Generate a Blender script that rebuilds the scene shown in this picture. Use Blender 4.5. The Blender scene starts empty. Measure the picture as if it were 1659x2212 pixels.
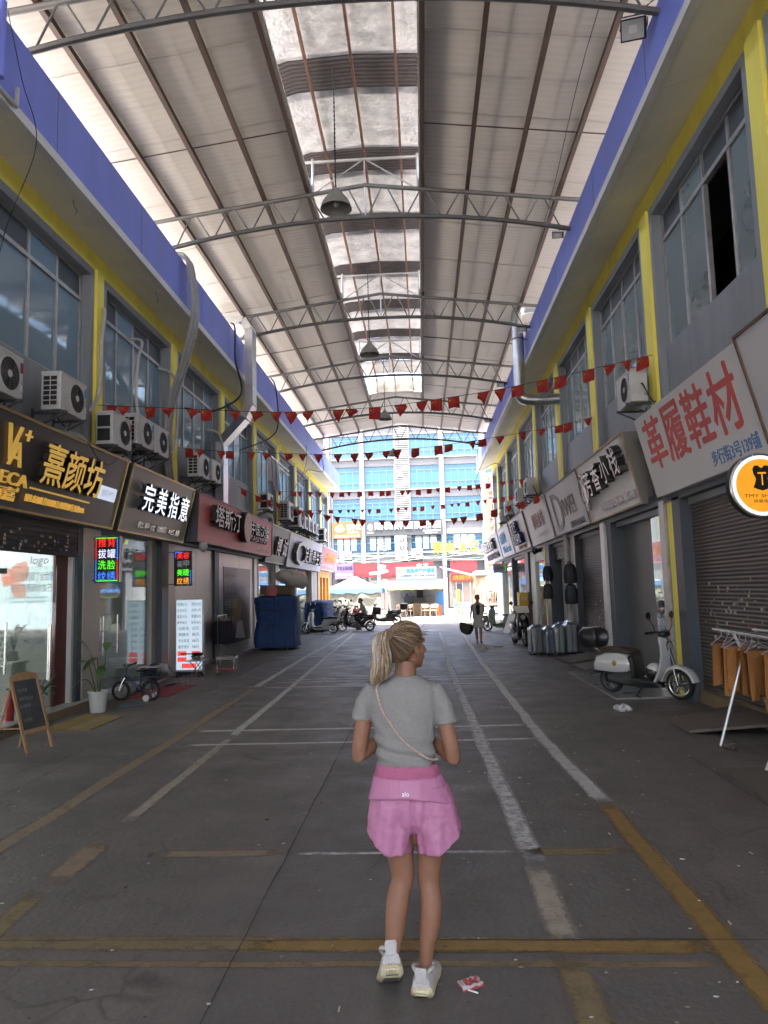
import bpy, bmesh, math, random
from mathutils import Vector as V, Matrix, Quaternion, noise as MN
R = math.radians
pi = math.pi
S = bpy.context.scene
COL = S.collection
random.seed(7)

# ---------------------------------------------------------------- camera, sky, sun, exposure
cam = bpy.data.cameras.new('camera')
co = bpy.data.objects.new('camera', cam)
COL.objects.link(co)
S.camera = co
co.matrix_world = Matrix(((0.9981726737, 0.0319524327, 0.0512869919, 0.0),
                          (0.0544155755, -0.1062853930, -0.9928455874, 0.0),
                          (-0.0262727738, 0.9938221457, -0.1078299849, 1.8),
                          (0, 0, 0, 1)))
cam.sensor_fit = 'VERTICAL'
cam.sensor_height = 24.0
cam.lens = 1560.0 / 2212.0 * 24.0
cam.clip_start = 0.05
cam.clip_end = 1500
SUN_EL, SUN_AZ = R(77), R(200)          # sun high behind the photographer
w = bpy.data.worlds.new('World')
S.world = w
w.use_nodes = True
nt = w.node_tree
sky = nt.nodes.new('ShaderNodeTexSky')
sky.sky_type = 'NISHITA'
sky.sun_disc = False
sky.sun_elevation = SUN_EL
sky.sun_rotation = SUN_AZ
sky.dust_density = 6.0
sky.ozone_density = 0.3
bg = nt.nodes['Background']
bg.inputs[1].default_value = 0.15
nt.links.new(sky.outputs[0], bg.inputs[0])
sl = bpy.data.lights.new('sun', 'SUN')
sl.energy = 3.6
sl.angle = R(0.5)
sl.color = (1.0, 0.95, 0.88)
so = bpy.data.objects.new('sun', sl)
COL.objects.link(so)
sd = V((math.sin(SUN_AZ) * math.cos(SUN_EL), math.cos(SUN_AZ) * math.cos(SUN_EL), math.sin(SUN_EL)))
so.rotation_mode = 'QUATERNION'
so.rotation_quaternion = sd.to_track_quat('Z', 'Y')
so.location = (0, -20, 40)
S.view_settings.view_transform = 'Standard'
S.view_settings.look = 'None'
S.view_settings.gamma = 1
S.view_settings.exposure = 3.95
S.cycles.max_bounces = 10
S.cycles.diffuse_bounces = 7
S.cycles.transparent_max_bounces = 16
S.cycles.sample_clamp_indirect = 8.0

# ---------------------------------------------------------------- materials
EM = 0.20          # lamps and lit letters, set against the exposure
MATS = {}
def mat(name, col, rough=0.6, metal=0.0, var=0.12, scale=4.0, bump=0.0, bscale=None, spec=0.5, coat=0.0, emit=None, estr=0.0, stretch=None, dirt=0.0, dcol=(0.05, 0.04, 0.03)):
    """procedural Principled: base colour broken up by two octaves of noise, optional dirt patches and bump"""
    if name in MATS:
        return MATS[name]
    m = bpy.data.materials.new(name)
    m.use_nodes = True
    t = m.node_tree
    N, L = t.nodes, t.links
    p = N['Principled BSDF']
    p.inputs['Roughness'].default_value = rough
    p.inputs['Metallic'].default_value = metal
    p.inputs['Specular IOR Level'].default_value = spec
    p.inputs['Coat Weight'].default_value = coat
    tc = N.new('ShaderNodeTexCoord')
    vec = tc.outputs['Object']
    if stretch:
        mp = N.new('ShaderNodeMapping')
        mp.inputs['Scale'].default_value = stretch
        L.new(vec, mp.inputs[0]); vec = mp.outputs[0]
    n1 = N.new('ShaderNodeTexNoise')
    n1.inputs['Scale'].default_value = scale
    n1.inputs['Detail'].default_value = 6
    n1.inputs['Roughness'].default_value = 0.62
    L.new(vec, n1.inputs['Vector'])
    r = N.new('ShaderNodeValToRGB')
    r.color_ramp.elements[0].position = 0.3
    r.color_ramp.elements[1].position = 0.7
    a = [max(0, c * (1 - var)) for c in col]; b = [min(1, c * (1 + var)) for c in col]
    r.color_ramp.elements[0].color = (*a, 1); r.color_ramp.elements[1].color = (*b, 1)
    L.new(n1.outputs['Fac'], r.inputs[0])
    out = r.outputs[0]
    if dirt > 0:
        n2 = N.new('ShaderNodeTexNoise')
        n2.inputs['Scale'].default_value = scale * 0.45
        n2.inputs['Detail'].default_value = 9
        n2.inputs['Roughness'].default_value = 0.7
        L.new(vec, n2.inputs['Vector'])
        r2 = N.new('ShaderNodeMapRange')
        r2.inputs[1].default_value = 0.5; r2.inputs[2].default_value = 0.72
        r2.inputs[3].default_value = 0; r2.inputs[4].default_value = dirt
        L.new(n2.outputs['Fac'], r2.inputs[0])
        mx = N.new('ShaderNodeMix'); mx.data_type = 'RGBA'
        L.new(r2.outputs[0], mx.inputs[0]); L.new(out, mx.inputs[6])
        mx.inputs[7].default_value = (*dcol, 1)
        out = mx.outputs[2]
    L.new(out, p.inputs['Base Color'])
    rr = N.new('ShaderNodeMapRange')
    rr.inputs[3].default_value = max(0.02, rough - 0.1); rr.inputs[4].default_value = min(1, rough + 0.1)
    L.new(n1.outputs['Fac'], rr.inputs[0]); L.new(rr.outputs[0], p.inputs['Roughness'])
    if bump:
        nb = N.new('ShaderNodeTexNoise')
        nb.inputs['Scale'].default_value = bscale or scale * 6
        nb.inputs['Detail'].default_value = 5
        L.new(vec, nb.inputs['Vector'])
        bm = N.new('ShaderNodeBump')
        bm.inputs['Strength'].default_value = bump
        bm.inputs['Distance'].default_value = 0.02
        L.new(nb.outputs['Fac'], bm.inputs['Height']); L.new(bm.outputs[0], p.inputs['Normal'])
    if emit:
        p.inputs['Emission Color'].default_value = (*emit, 1)
        p.inputs['Emission Strength'].default_value = estr
    MATS[name] = m
    return m

def translucent(m, col, fac, patchy=False):
    """thin sheet that lets a little daylight through"""
    t = m.node_tree; p = t.nodes['Principled BSDF']; tl = t.nodes.new('ShaderNodeBsdfTranslucent'); tl.inputs[0].default_value = (*col, 1)
    x = t.nodes.new('ShaderNodeMixShader'); x.inputs[0].default_value = fac
    if patchy:
        tc = t.nodes.new('ShaderNodeTexCoord'); n = t.nodes.new('ShaderNodeTexNoise'); n.inputs['Scale'].default_value = 6; n.inputs['Detail'].default_value = 9; n.inputs['Roughness'].default_value = .75
        r = t.nodes.new('ShaderNodeMapRange'); r.inputs[1].default_value = .4; r.inputs[2].default_value = .66; r.inputs[3].default_value = fac * .6; r.inputs[4].default_value = fac * 1.45
        t.links.new(tc.outputs['Object'], n.inputs['Vector']); t.links.new(n.outputs['Fac'], r.inputs[0]); t.links.new(r.outputs[0], x.inputs[0])
    t.links.new(p.outputs[0], x.inputs[1]); t.links.new(tl.outputs[0], x.inputs[2]); t.links.new(x.outputs[0], t.nodes['Material Output'].inputs[0])
    return m
def wave_mat(name, col, axis, period, depth=0.5, rough=0.5, metal=0.0, dark=0.75, var=0.1, dirt=0.0, dcol=(0.08, 0.06, 0.05), sharp=False, nscale=1.5):
    """ribbed sheet: bands along one axis darken the grooves and drive a bump"""
    m = mat(name, col, rough, metal, var, nscale, dirt=dirt, dcol=dcol)
    t = m.node_tree; N, L = t.nodes, t.links
    p = N['Principled BSDF']
    tc = [n for n in N if n.type == 'TEX_COORD'][0]
    wv = N.new('ShaderNodeTexWave')
    wv.wave_type = 'BANDS'; wv.bands_direction = axis
    wv.wave_profile = 'SAW' if sharp else 'SIN'
    wv.inputs['Scale'].default_value = 2 * pi / (20 * period)
    wv.inputs['Distortion'].default_value = 0.0
    L.new(tc.outputs['Object'], wv.inputs['Vector'])
    bm = N.new('ShaderNodeBump'); bm.inputs['Strength'].default_value = depth; bm.inputs['Distance'].default_value = period * 0.25
    L.new(wv.outputs['Fac'], bm.inputs['Height']); L.new(bm.outputs[0], p.inputs['Normal'])
    mr = N.new('ShaderNodeMapRange')
    mr.inputs[1].default_value = 0.0; mr.inputs[2].default_value = 0.35
    mr.inputs[3].default_value = dark; mr.inputs[4].default_value = 1.0
    L.new(wv.outputs['Fac'], mr.inputs[0])
    src = p.inputs['Base Color'].links[0].from_socket
    mx = N.new('ShaderNodeMix'); mx.data_type = 'RGBA'; mx.blend_type = 'MULTIPLY'; mx.inputs[0].default_value = 1
    L.new(src, mx.inputs[6])
    cb = N.new('ShaderNodeCombineColor')
    for i in range(3): L.new(mr.outputs[0], cb.inputs[i])
    L.new(cb.outputs[0], mx.inputs[7]); L.new(mx.outputs[2], p.inputs['Base Color'])
    return m

def glass_mat(name, tint=(0.8, 0.88, 0.86), clear=0.8, rough=0.03, refl=1.0, lighten=0.0, dcol=(.3, .37, .40)):
    m = bpy.data.materials.new(name); m.use_nodes = True
    t = m.node_tree; N, L = t.nodes, t.links
    N.remove(N['Principled BSDF'])
    tr = N.new('ShaderNodeBsdfTransparent'); tr.inputs[0].default_value = (*[c * clear for c in tint], 1)
    gl = N.new('ShaderNodeBsdfGlossy'); gl.inputs['Roughness'].default_value = rough
    gl.inputs[0].default_value = (0.9, 0.95, 0.95, 1)
    fr = N.new('ShaderNodeFresnel'); fr.inputs[0].default_value = 1.5
    ma = N.new('ShaderNodeMath'); ma.operation = 'MULTIPLY'; ma.inputs[1].default_value = refl; ma.use_clamp = True
    L.new(fr.outputs[0], ma.inputs[0])
    mx = N.new('ShaderNodeMixShader')
    L.new(ma.outputs[0], mx.inputs[0]); L.new(tr.outputs[0], mx.inputs[1]); L.new(gl.outputs[0], mx.inputs[2])
    out = mx.outputs[0]
    if lighten:  # diffuse coat that brightens the sheet, in place of light caught by it
        df = N.new('ShaderNodeBsdfDiffuse'); df.inputs[0].default_value = (*dcol, 1); nz = N.new('ShaderNodeTexNoise'); nz.inputs['Scale'].default_value = 1.1; nz.inputs['Detail'].default_value = 8
        tcd = N.new('ShaderNodeTexCoord'); L.new(tcd.outputs['Object'], nz.inputs['Vector'])
        mr = N.new('ShaderNodeMapRange'); mr.inputs[1].default_value = .3; mr.inputs[2].default_value = .7; mr.inputs[3].default_value = lighten * .96; mr.inputs[4].default_value = min(1, lighten * 1.04); L.new(nz.outputs['Fac'], mr.inputs[0])
        m2 = N.new('ShaderNodeMixShader'); L.new(mr.outputs[0], m2.inputs[0]); L.new(out, m2.inputs[1]); L.new(df.outputs[0], m2.inputs[2]); out = m2.outputs[0]
    L.new(out, N['Material Output'].inputs[0])
    MATS[name] = m
    return m

def worn_paint(name, col, cover=0.5, scale=5.0, soft=0.12):
    """road paint worn through to the concrete: noise decides where paint is left"""
    m = mat(name, col, 0.65, 0, 0.18, 9)
    t = m.node_tree; N, L = t.nodes, t.links
    p = N['Principled BSDF']
    tc = [n for n in N if n.type == 'TEX_COORD'][0]
    n = N.new('ShaderNodeTexNoise'); n.inputs['Scale'].default_value = scale * 2.2; n.inputs['Detail'].default_value = 12; n.inputs['Roughness'].default_value = 0.82
    L.new(tc.outputs['Object'], n.inputs['Vector'])
    mr = N.new('ShaderNodeMapRange'); mr.inputs[1].default_value = 0.5 - (cover - 0.5) * 0.5 - soft; mr.inputs[2].default_value = 0.5 - (cover - 0.5) * 0.5 + soft
    L.new(n.outputs['Fac'], mr.inputs[0])
    # wear the two long edges of the strip (UV-free: per-vertex attribute 'edge' is 1 in the middle, 0 at the rim)
    at = N.new('ShaderNodeAttribute'); at.attribute_name = 'edge'
    mm = N.new('ShaderNodeMath'); mm.operation = 'MULTIPLY'
    n3 = N.new('ShaderNodeTexNoise'); n3.inputs['Scale'].default_value = scale * 7; n3.inputs['Detail'].default_value = 9; n3.inputs['Roughness'].default_value = .75
    L.new(tc.outputs['Object'], n3.inputs['Vector'])
    ad = N.new('ShaderNodeMath'); ad.operation = 'ADD'
    L.new(at.outputs['Fac'], ad.inputs[0]); L.new(n3.outputs['Fac'], ad.inputs[1])
    st = N.new('ShaderNodeMapRange'); st.inputs[1].default_value = 0.5; st.inputs[2].default_value = 0.95
    L.new(ad.outputs[0], st.inputs[0])
    L.new(mr.outputs[0], mm.inputs[0]); L.new(st.outputs[0], mm.inputs[1])
    L.new(mm.outputs[0], p.inputs['Alpha'])
    return m

# ---------------------------------------------------------------- mesh helpers
class Fr:
    """local frame on a wall or board: a along u, b along v, d out along n"""
    def __init__(s, o, u, v):
        s.o = V(o); s.u = V(u).normalized(); s.v = V(v).normalized(); s.n = s.u.cross(s.v).normalized()
    def __call__(s, a, b, d=0.0):
        return s.o + s.u * a + s.v * b + s.n * d
TXT = {}
def glyphs(s, bold=0.0):
    k = (s, bold)
    if k not in TXT:
        c = bpy.data.curves.new('glyph', 'FONT'); c.body = s; c.offset = bold; c.resolution_u = 2
        o = bpy.data.objects.new('glyph', c)
        COL.objects.link(o)
        me = bpy.data.meshes.new_from_object(o)
        vs = [(v.co.x, v.co.y) for v in me.vertices]
        fs = [tuple(p.vertices) for p in me.polygons]
        bpy.data.objects.remove(o); bpy.data.curves.remove(c); bpy.data.meshes.remove(me)
        x0 = min(v[0] for v in vs); x1 = max(v[0] for v in vs); y0 = min(v[1] for v in vs); y1 = max(v[1] for v in vs)
        TXT[k] = ([((x - x0) / (x1 - x0), (y - y0) / (y1 - y0)) for x, y in vs], fs)
    return TXT[k]

class MB:
    def __init__(s):
        s.v = []; s.f = []; s.m = []; s.mats = []; s.at = None; s.st = []
    def mi(s, m):
        if m not in s.mats: s.mats.append(m)
        return s.mats.index(m)
    def add(s, vs, fs, m):
        o = len(s.v); s.st.append((o, len(s.f))); s.v += [tuple(p) for p in vs]; k = s.mi(m)
        for f in fs:
            s.f.append(tuple(i + o for i in f)); s.m.append(k)
        return s
    def box(s, x0, y0, z0, x1, y1, z1, m):
        vs = [(x, y, z) for x in (x0, x1) for y in (y0, y1) for z in (z0, z1)]
        return s.add(vs, [(0, 1, 3, 2), (4, 6, 7, 5), (0, 4, 5, 1), (2, 3, 7, 6), (0, 2, 6, 4), (1, 5, 7, 3)], m)
    def fbox(s, F, a0, b0, d0, a1, b1, d1, m):
        vs = [F(a, b, d) for a in (a0, a1) for b in (b0, b1) for d in (d0, d1)]
        return s.add(vs, [(0, 1, 3, 2), (4, 6, 7, 5), (0, 4, 5, 1), (2, 3, 7, 6), (0, 2, 6, 4), (1, 5, 7, 3)], m)
    def tube(s, pts, r, m, n=8, closed=False, ref=None):
        pts = [V(p) for p in pts]; k = len(pts)
        rs = r if isinstance(r, (list, tuple)) else [r] * k
        vs = []; prev = None
        for i, p in enumerate(pts):
            if closed: d = pts[(i + 1) % k] - pts[i - 1]
            else: d = pts[min(i + 1, k - 1)] - pts[max(i - 1, 0)]
            d = d.normalized() if d.length > 1e-9 else V((0, 0, 1))
            if prev is None:
                a = ref if ref else (V((0, 0, 1)) if abs(d.z) < 0.9 else V((1, 0, 0)))
                x = (a - d * a.dot(d)).normalized()
            else:
                x = prev - d * prev.dot(d)
                x = x.normalized() if x.length > 1e-6 else prev
            prev = x; y = d.cross(x)
            rr = rs[i] if isinstance(rs[i], (tuple, list)) else (rs[i], rs[i])
            for j in range(n):
                t = 2 * pi * j / n
                vs.append(p + x * (rr[0] * math.cos(t)) + y * (rr[1] * math.sin(t)))
        fs = []
        for i in range(k if closed else k - 1):
            for j in range(n):
                a = i * n + j; b = i * n + (j + 1) % n; i2 = (i + 1) % k
                fs.append((a, b, i2 * n + (j + 1) % n, i2 * n + j))
        if not closed:
            fs.append(tuple(range(n - 1, -1, -1))); fs.append(tuple((k - 1) * n + j for j in range(n)))
        return s.add(vs, fs, m)
    def ring(s, rings, m, cap=True, close=True):
        """loft: list of rings with equal point counts"""
        n = len(rings[0]); vs = [p for r in rings for p in r]; fs = []
        for i in range(len(rings) - 1):
            for j in range(n if close else n - 1):
                fs.append((i * n + j, i * n + (j + 1) % n, (i + 1) * n + (j + 1) % n, (i + 1) * n + j))
        if cap:
            fs.append(tuple(range(n - 1, -1, -1))); fs.append(tuple((len(rings) - 1) * n + j for j in range(n)))
        return s.add(vs, fs, m)
    def lathe(s, prof, o, m, n=24, axis='z', cap=True):
        o = V(o); rings = []
        for r, h in prof:
            rg = []
            for j in range(n):
                t = 2 * pi * j / n; c, q = r * math.cos(t), r * math.sin(t)
                rg.append(o + (V((c, q, h)) if axis == 'z' else V((h, c, q)) if axis == 'x' else V((q, h, c))))
            rings.append(rg)
        return s.ring(rings, m, cap)
    def ell(s, c, r, m, n=16, k=10, rot=None):
        c = V(c); rings = []
        for i in range(k + 1):
            ph = -pi / 2 + pi * (0.02 + 0.96 * i / k); rg = []
            for j in range(n):
                t = 2 * pi * j / n
                q = V((r[0] * math.cos(ph) * math.cos(t), r[1] * math.cos(ph) * math.sin(t), r[2] * math.sin(ph)))
                rg.append(c + (rot @ q if rot else q))
            rings.append(rg)
        return s.ring(rings, m)
    def prism(s, F, pts, d0, d1, m):
        n = len(pts); vs = [F(a, b, d0) for a, b in pts] + [F(a, b, d1) for a, b in pts]
        fs = [tuple(range(n - 1, -1, -1)), tuple(range(n, 2 * n))] + [(i, (i + 1) % n, n + (i + 1) % n, n + i) for i in range(n)]
        return s.add(vs, fs, m)
    def pillow(s, F, pts, hw, m, lay=((-1, .78), (-.86, .93), (-.5, 1), (.5, 1), (.86, .93), (1, .78))):
        """side profile swollen sideways: rounded body panels"""
        cx = sum(p[0] for p in pts) / len(pts); cy = sum(p[1] for p in pts) / len(pts)
        return s.ring([[F(cx + (a - cx) * k, cy + (b - cy) * k, hw * t) for a, b in pts] for t, k in lay], m)
    def text(s, F, t, a0, b0, a1, b1, d0, d1, m, bold=0.0, shear=0.0, mside=None):
        g, fs = glyphs(t)
        w, h = a1 - a0, b1 - b0
        if bold > 0:      # heavier strokes: the same glyphs struck again a hair to each side, each a little proud of the last
            e = bold * .55 * min(h, w / max(1, len(t)) * 1.1)
            for i, (dx, dy) in enumerate(((-e, 0), (e, 0), (0, -e), (0, e))): s.text(F, t, a0 + dx, b0 + dy, a1 + dx, b1 + dy, d0, d1 + .0004 * (i + 1), m, 0, shear, mside)
        top = [F(a0 + x * w + shear * y * h, b0 + y * h, d1) for x, y in g]
        s.add(top, fs, m)
        if d1 - d0 > 0.006:
            bot = [F(a0 + x * w + shear * y * h, b0 + y * h, d0) for x, y in g]
            ec = {}
            for f in fs:
                for i in range(len(f)):
                    e = (f[i], f[(i + 1) % len(f)]); ec[tuple(sorted(e))] = ec.get(tuple(sorted(e)), []) + [e]
            n = len(top)
            s.add(top + bot, [(e[0][0], e[0][1], e[0][1] + n, e[0][0] + n) for e in ec.values() if len(e) == 1], mside or m)
        return s
    def build_each(s, name, parent=None, **kw):
        """every separate piece becomes a part of its own"""
        en = s.st[1:] + [(len(s.v), len(s.f))]
        for (v0, f0), (v1, f1) in zip(s.st, en):
            k = MB(); k.v = s.v[v0:v1]; k.f = [tuple(i - v0 for i in f) for f in s.f[f0:f1]]; k.mats = [s.mats[s.m[f0]]]; k.m = [0] * (f1 - f0); o = k.build(name, parent, **kw)
        return o
    def build(s, name, parent=None, smooth=True, angle=35, bevel=0.0, recalc=True, loc=None):
        me = bpy.data.meshes.new(name)
        me.from_pydata(s.v, [], s.f)
        for m in s.mats: me.materials.append(m)
        me.polygons.foreach_set('material_index', s.m)
        if recalc:
            b = bmesh.new(); b.from_mesh(me); bmesh.ops.recalc_face_normals(b, faces=b.faces); b.to_mesh(me); b.free()
        if smooth:
            me.shade_smooth(); me.set_sharp_from_angle(angle=R(angle))
        if s.at:
            a = me.attributes.new('edge', 'FLOAT', 'POINT'); a.data.foreach_set('value', s.at)
        o = bpy.data.objects.new(name, me)
        COL.objects.link(o)
        if parent: o.parent = parent
        if loc: o.location = loc
        if bevel:
            bv = o.modifiers.new('bevel', 'BEVEL'); bv.width = bevel; bv.segments = 2; bv.limit_method = 'ANGLE'; bv.angle_limit = R(40)
        return o

def tag(o, label=None, cat=None, group=None, kind=None):
    if label: o['label'] = label
    if cat: o['category'] = cat
    if group: o['group'] = group
    if kind: o['kind'] = kind
    return o
def thing(name, label, cat, loc=(0, 0, 0), rz=0.0, group=None):
    o = bpy.data.objects.new(name, None); COL.objects.link(o)
    o.location = loc; o.rotation_euler = (0, 0, rz); o.empty_display_size = 0.2
    return tag(o, label, cat, group)
def dup(o, parent=None):
    c = o.copy(); COL.objects.link(c)
    if parent: c.parent = parent
    for ch in o.children: dup(ch, c)
    return c
def remesh(parts, name, m, voxel, parent=None, smooth=6, loc=None, disp=None):
    """fuse closed lofts into one continuous skin"""
    o = parts.build(name, None, False, recalc=True)
    md = o.modifiers.new('r', 'REMESH'); md.mode = 'VOXEL'; md.voxel_size = voxel; md.adaptivity = 0
    if smooth:
        sm = o.modifiers.new('s', 'SMOOTH'); sm.factor = 0.5; sm.iterations = smooth
    dg = bpy.context.evaluated_depsgraph_get()
    me = bpy.data.meshes.new_from_object(o.evaluated_get(dg))
    old = o.data; o.modifiers.clear(); o.data = me; bpy.data.meshes.remove(old)
    me.materials.clear(); me.materials.append(m)
    for p in me.polygons: p.material_index = 0
    me.shade_smooth(); me.name = name
    if parent: o.parent = parent
    if loc: o.location = loc
    return o
def oval(c, rx, ry, n=20, sx=V((1, 0, 0)), sy=V((0, 1, 0)), sq=2.0):
    c = V(c); r = []
    for j in range(n):
        t = 2 * pi * j / n; a, b = math.cos(t), math.sin(t)
        r.append(c + sx * (rx * math.copysign(abs(a) ** (2 / sq), a)) + sy * (ry * math.copysign(abs(b) ** (2 / sq), b)))
    return r
def jitter(o, fn):
    me = o.data; nn = [v.normal.copy() for v in me.vertices]; co = [v.co.copy() for v in me.vertices]; out = []
    for c, n in zip(co, nn): out += list(fn(c, n))
    me.vertices.foreach_set('co', out); me.update()
def lerp(a, b, t): return a + (b - a) * t
def arc(c, r, a0, a1, n=8): return [(c[0] + r * math.cos(lerp(a0, a1, i / n)), c[1] + r * math.sin(lerp(a0, a1, i / n))) for i in range(n + 1)]
def smoothpath(pts, k=6):
    pts = [V(p) for p in pts]; out = []
    for i in range(len(pts) - 1):
        p0 = pts[max(i - 1, 0)]; p1 = pts[i]; p2 = pts[i + 1]; p3 = pts[min(i + 2, len(pts) - 1)]
        for j in range(k):
            t = j / k
            out.append(0.5 * ((2 * p1) + (p2 - p0) * t + (2 * p0 - 5 * p1 + 4 * p2 - p3) * t * t + (3 * p1 - p0 - 3 * p2 + p3) * t ** 3))
    out.append(pts[-1]); return out

# palette
M = dict(
    grey=mat('grey_blue_paint', (0.25, 0.27, 0.29), 0.55, var=0.1, scale=2.4, dirt=0.55, dcol=(0.12, 0.12, 0.125), stretch=(1, 1, .14)),
    greyd=mat('dark_grey_paint', (0.055, 0.065, 0.075), 0.5, var=0.15, scale=2, dirt=0.3),
    yellow=mat('yellow_paint', (0.93, 0.80, 0.14), 0.6, var=0.08, scale=2.6, dirt=0.45, dcol=(0.50, 0.40, 0.10), stretch=(1, 1, .18)),
    blue=mat('blue_fascia_paint', (0.16, 0.20, 0.60), 0.5, var=0.12, scale=1.6, dirt=0.55, dcol=(0.17, 0.20, 0.48), stretch=(1, 1.3, .16)),
    white=mat('white_paint', (0.62, 0.61, 0.59), 0.5, var=0.06, scale=2, dirt=0.3, dcol=(0.3, 0.28, 0.25)),
    soffit=mat('soffit_panel', (0.72, 0.70, 0.62), 0.6, var=0.08, scale=0.7, dirt=0.3, dcol=(0.25, 0.23, 0.18)),
    alu=mat('aluminium_frame', (0.42, 0.41, 0.40), 0.4, 0.6, var=0.15, scale=8, dirt=0.4, dcol=(0.15, 0.13, 0.12)),
    steel=mat('stainless_steel', (0.55, 0.54, 0.52), 0.25, 1.0, var=0.08, scale=10),
    galv=mat('galvanised_duct', (0.55, 0.56, 0.58), 0.32, 0.9, var=0.15, scale=3),
    truss=mat('weathered_steel_tube', (0.10, 0.10, 0.10), 0.55, 0.2, var=0.25, scale=3, dirt=0.6, dcol=(0.09, 0.07, 0.06)),
    purlin=mat('rust_brown_purlin', (0.055, 0.028, 0.02), 0.6, 0.0, var=0.35, scale=4, dirt=0.4, dcol=(0.02, 0.012, 0.01)),
    black=mat('black_plastic', (0.012, 0.012, 0.013), 0.35, var=0.2, scale=12),
    rubber=mat('black_rubber', (0.014, 0.014, 0.014), 0.8, var=0.25, scale=20, bump=0.3),
    cable=mat('black_cable', (0.012, 0.012, 0.012), 0.6),
    pvc=mat('grey_pvc', (0.42, 0.41, 0.38), 0.5, dirt=0.3, scale=6),
    wood=mat('pine_wood', (0.33, 0.19, 0.09), 0.55, var=0.3, scale=5, stretch=(8, 8, 1.2), bump=0.2),
    acw=mat('aircon_white', (0.56, 0.55, 0.53), 0.45, var=0.06, scale=5, dirt=0.5, dcol=(0.25, 0.23, 0.2)),
    inner=mat('shop_inner_wall', (0.55, 0.54, 0.50), 0.7, var=0.08, scale=1.5),
    dark=mat('dark_interior', (0.02, 0.021, 0.023), 0.8, var=0.3),  # near-black stands in for the darkness of unlit rooms and hollows
    tile=mat('pale_floor_tile', (0.45, 0.45, 0.43), 0.25, var=0.08, scale=2),
    concrete=mat('pale_concrete', (0.24, 0.22, 0.20), 0.8, var=0.2, scale=1.6, bump=0.4, bscale=20, dirt=0.4, dcol=(0.11, 0.10, 0.09)),
    slab=mat('pale_roof_slab', (0.45, 0.42, 0.37), 0.85, 0, 0.15, 0.7),  # light concrete, kept pale to bounce sun under the canopy
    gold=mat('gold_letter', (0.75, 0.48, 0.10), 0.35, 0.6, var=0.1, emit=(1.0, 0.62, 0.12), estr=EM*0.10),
    lit=mat('lit_white_letter', (0.8, 0.82, 0.9), 0.4, emit=(0.75, 0.82, 1.0), estr=EM*0.45),
)
GL = glass_mat('clear_glass', (0.93, 0.955, 0.945), 0.97, 0.02, 0.6)
GLW = glass_mat('lightened_window_glass', (0.85, 0.93, 0.95), 0.95, 0.05, 1.3, .5, (.36, .51, .61))  # blue coat paints in the glow of lit curtains and reflections
GLR = glass_mat('lightened_grey_window_glass', (0.85, 0.92, 0.92), 0.95, 0.05, 1.3, .40, (.40, .46, .47))  # grey coat paints the same window glow on the right row
def blank(name, col, rough=0.5, **k): return mat(name, col, rough, **k)
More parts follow.
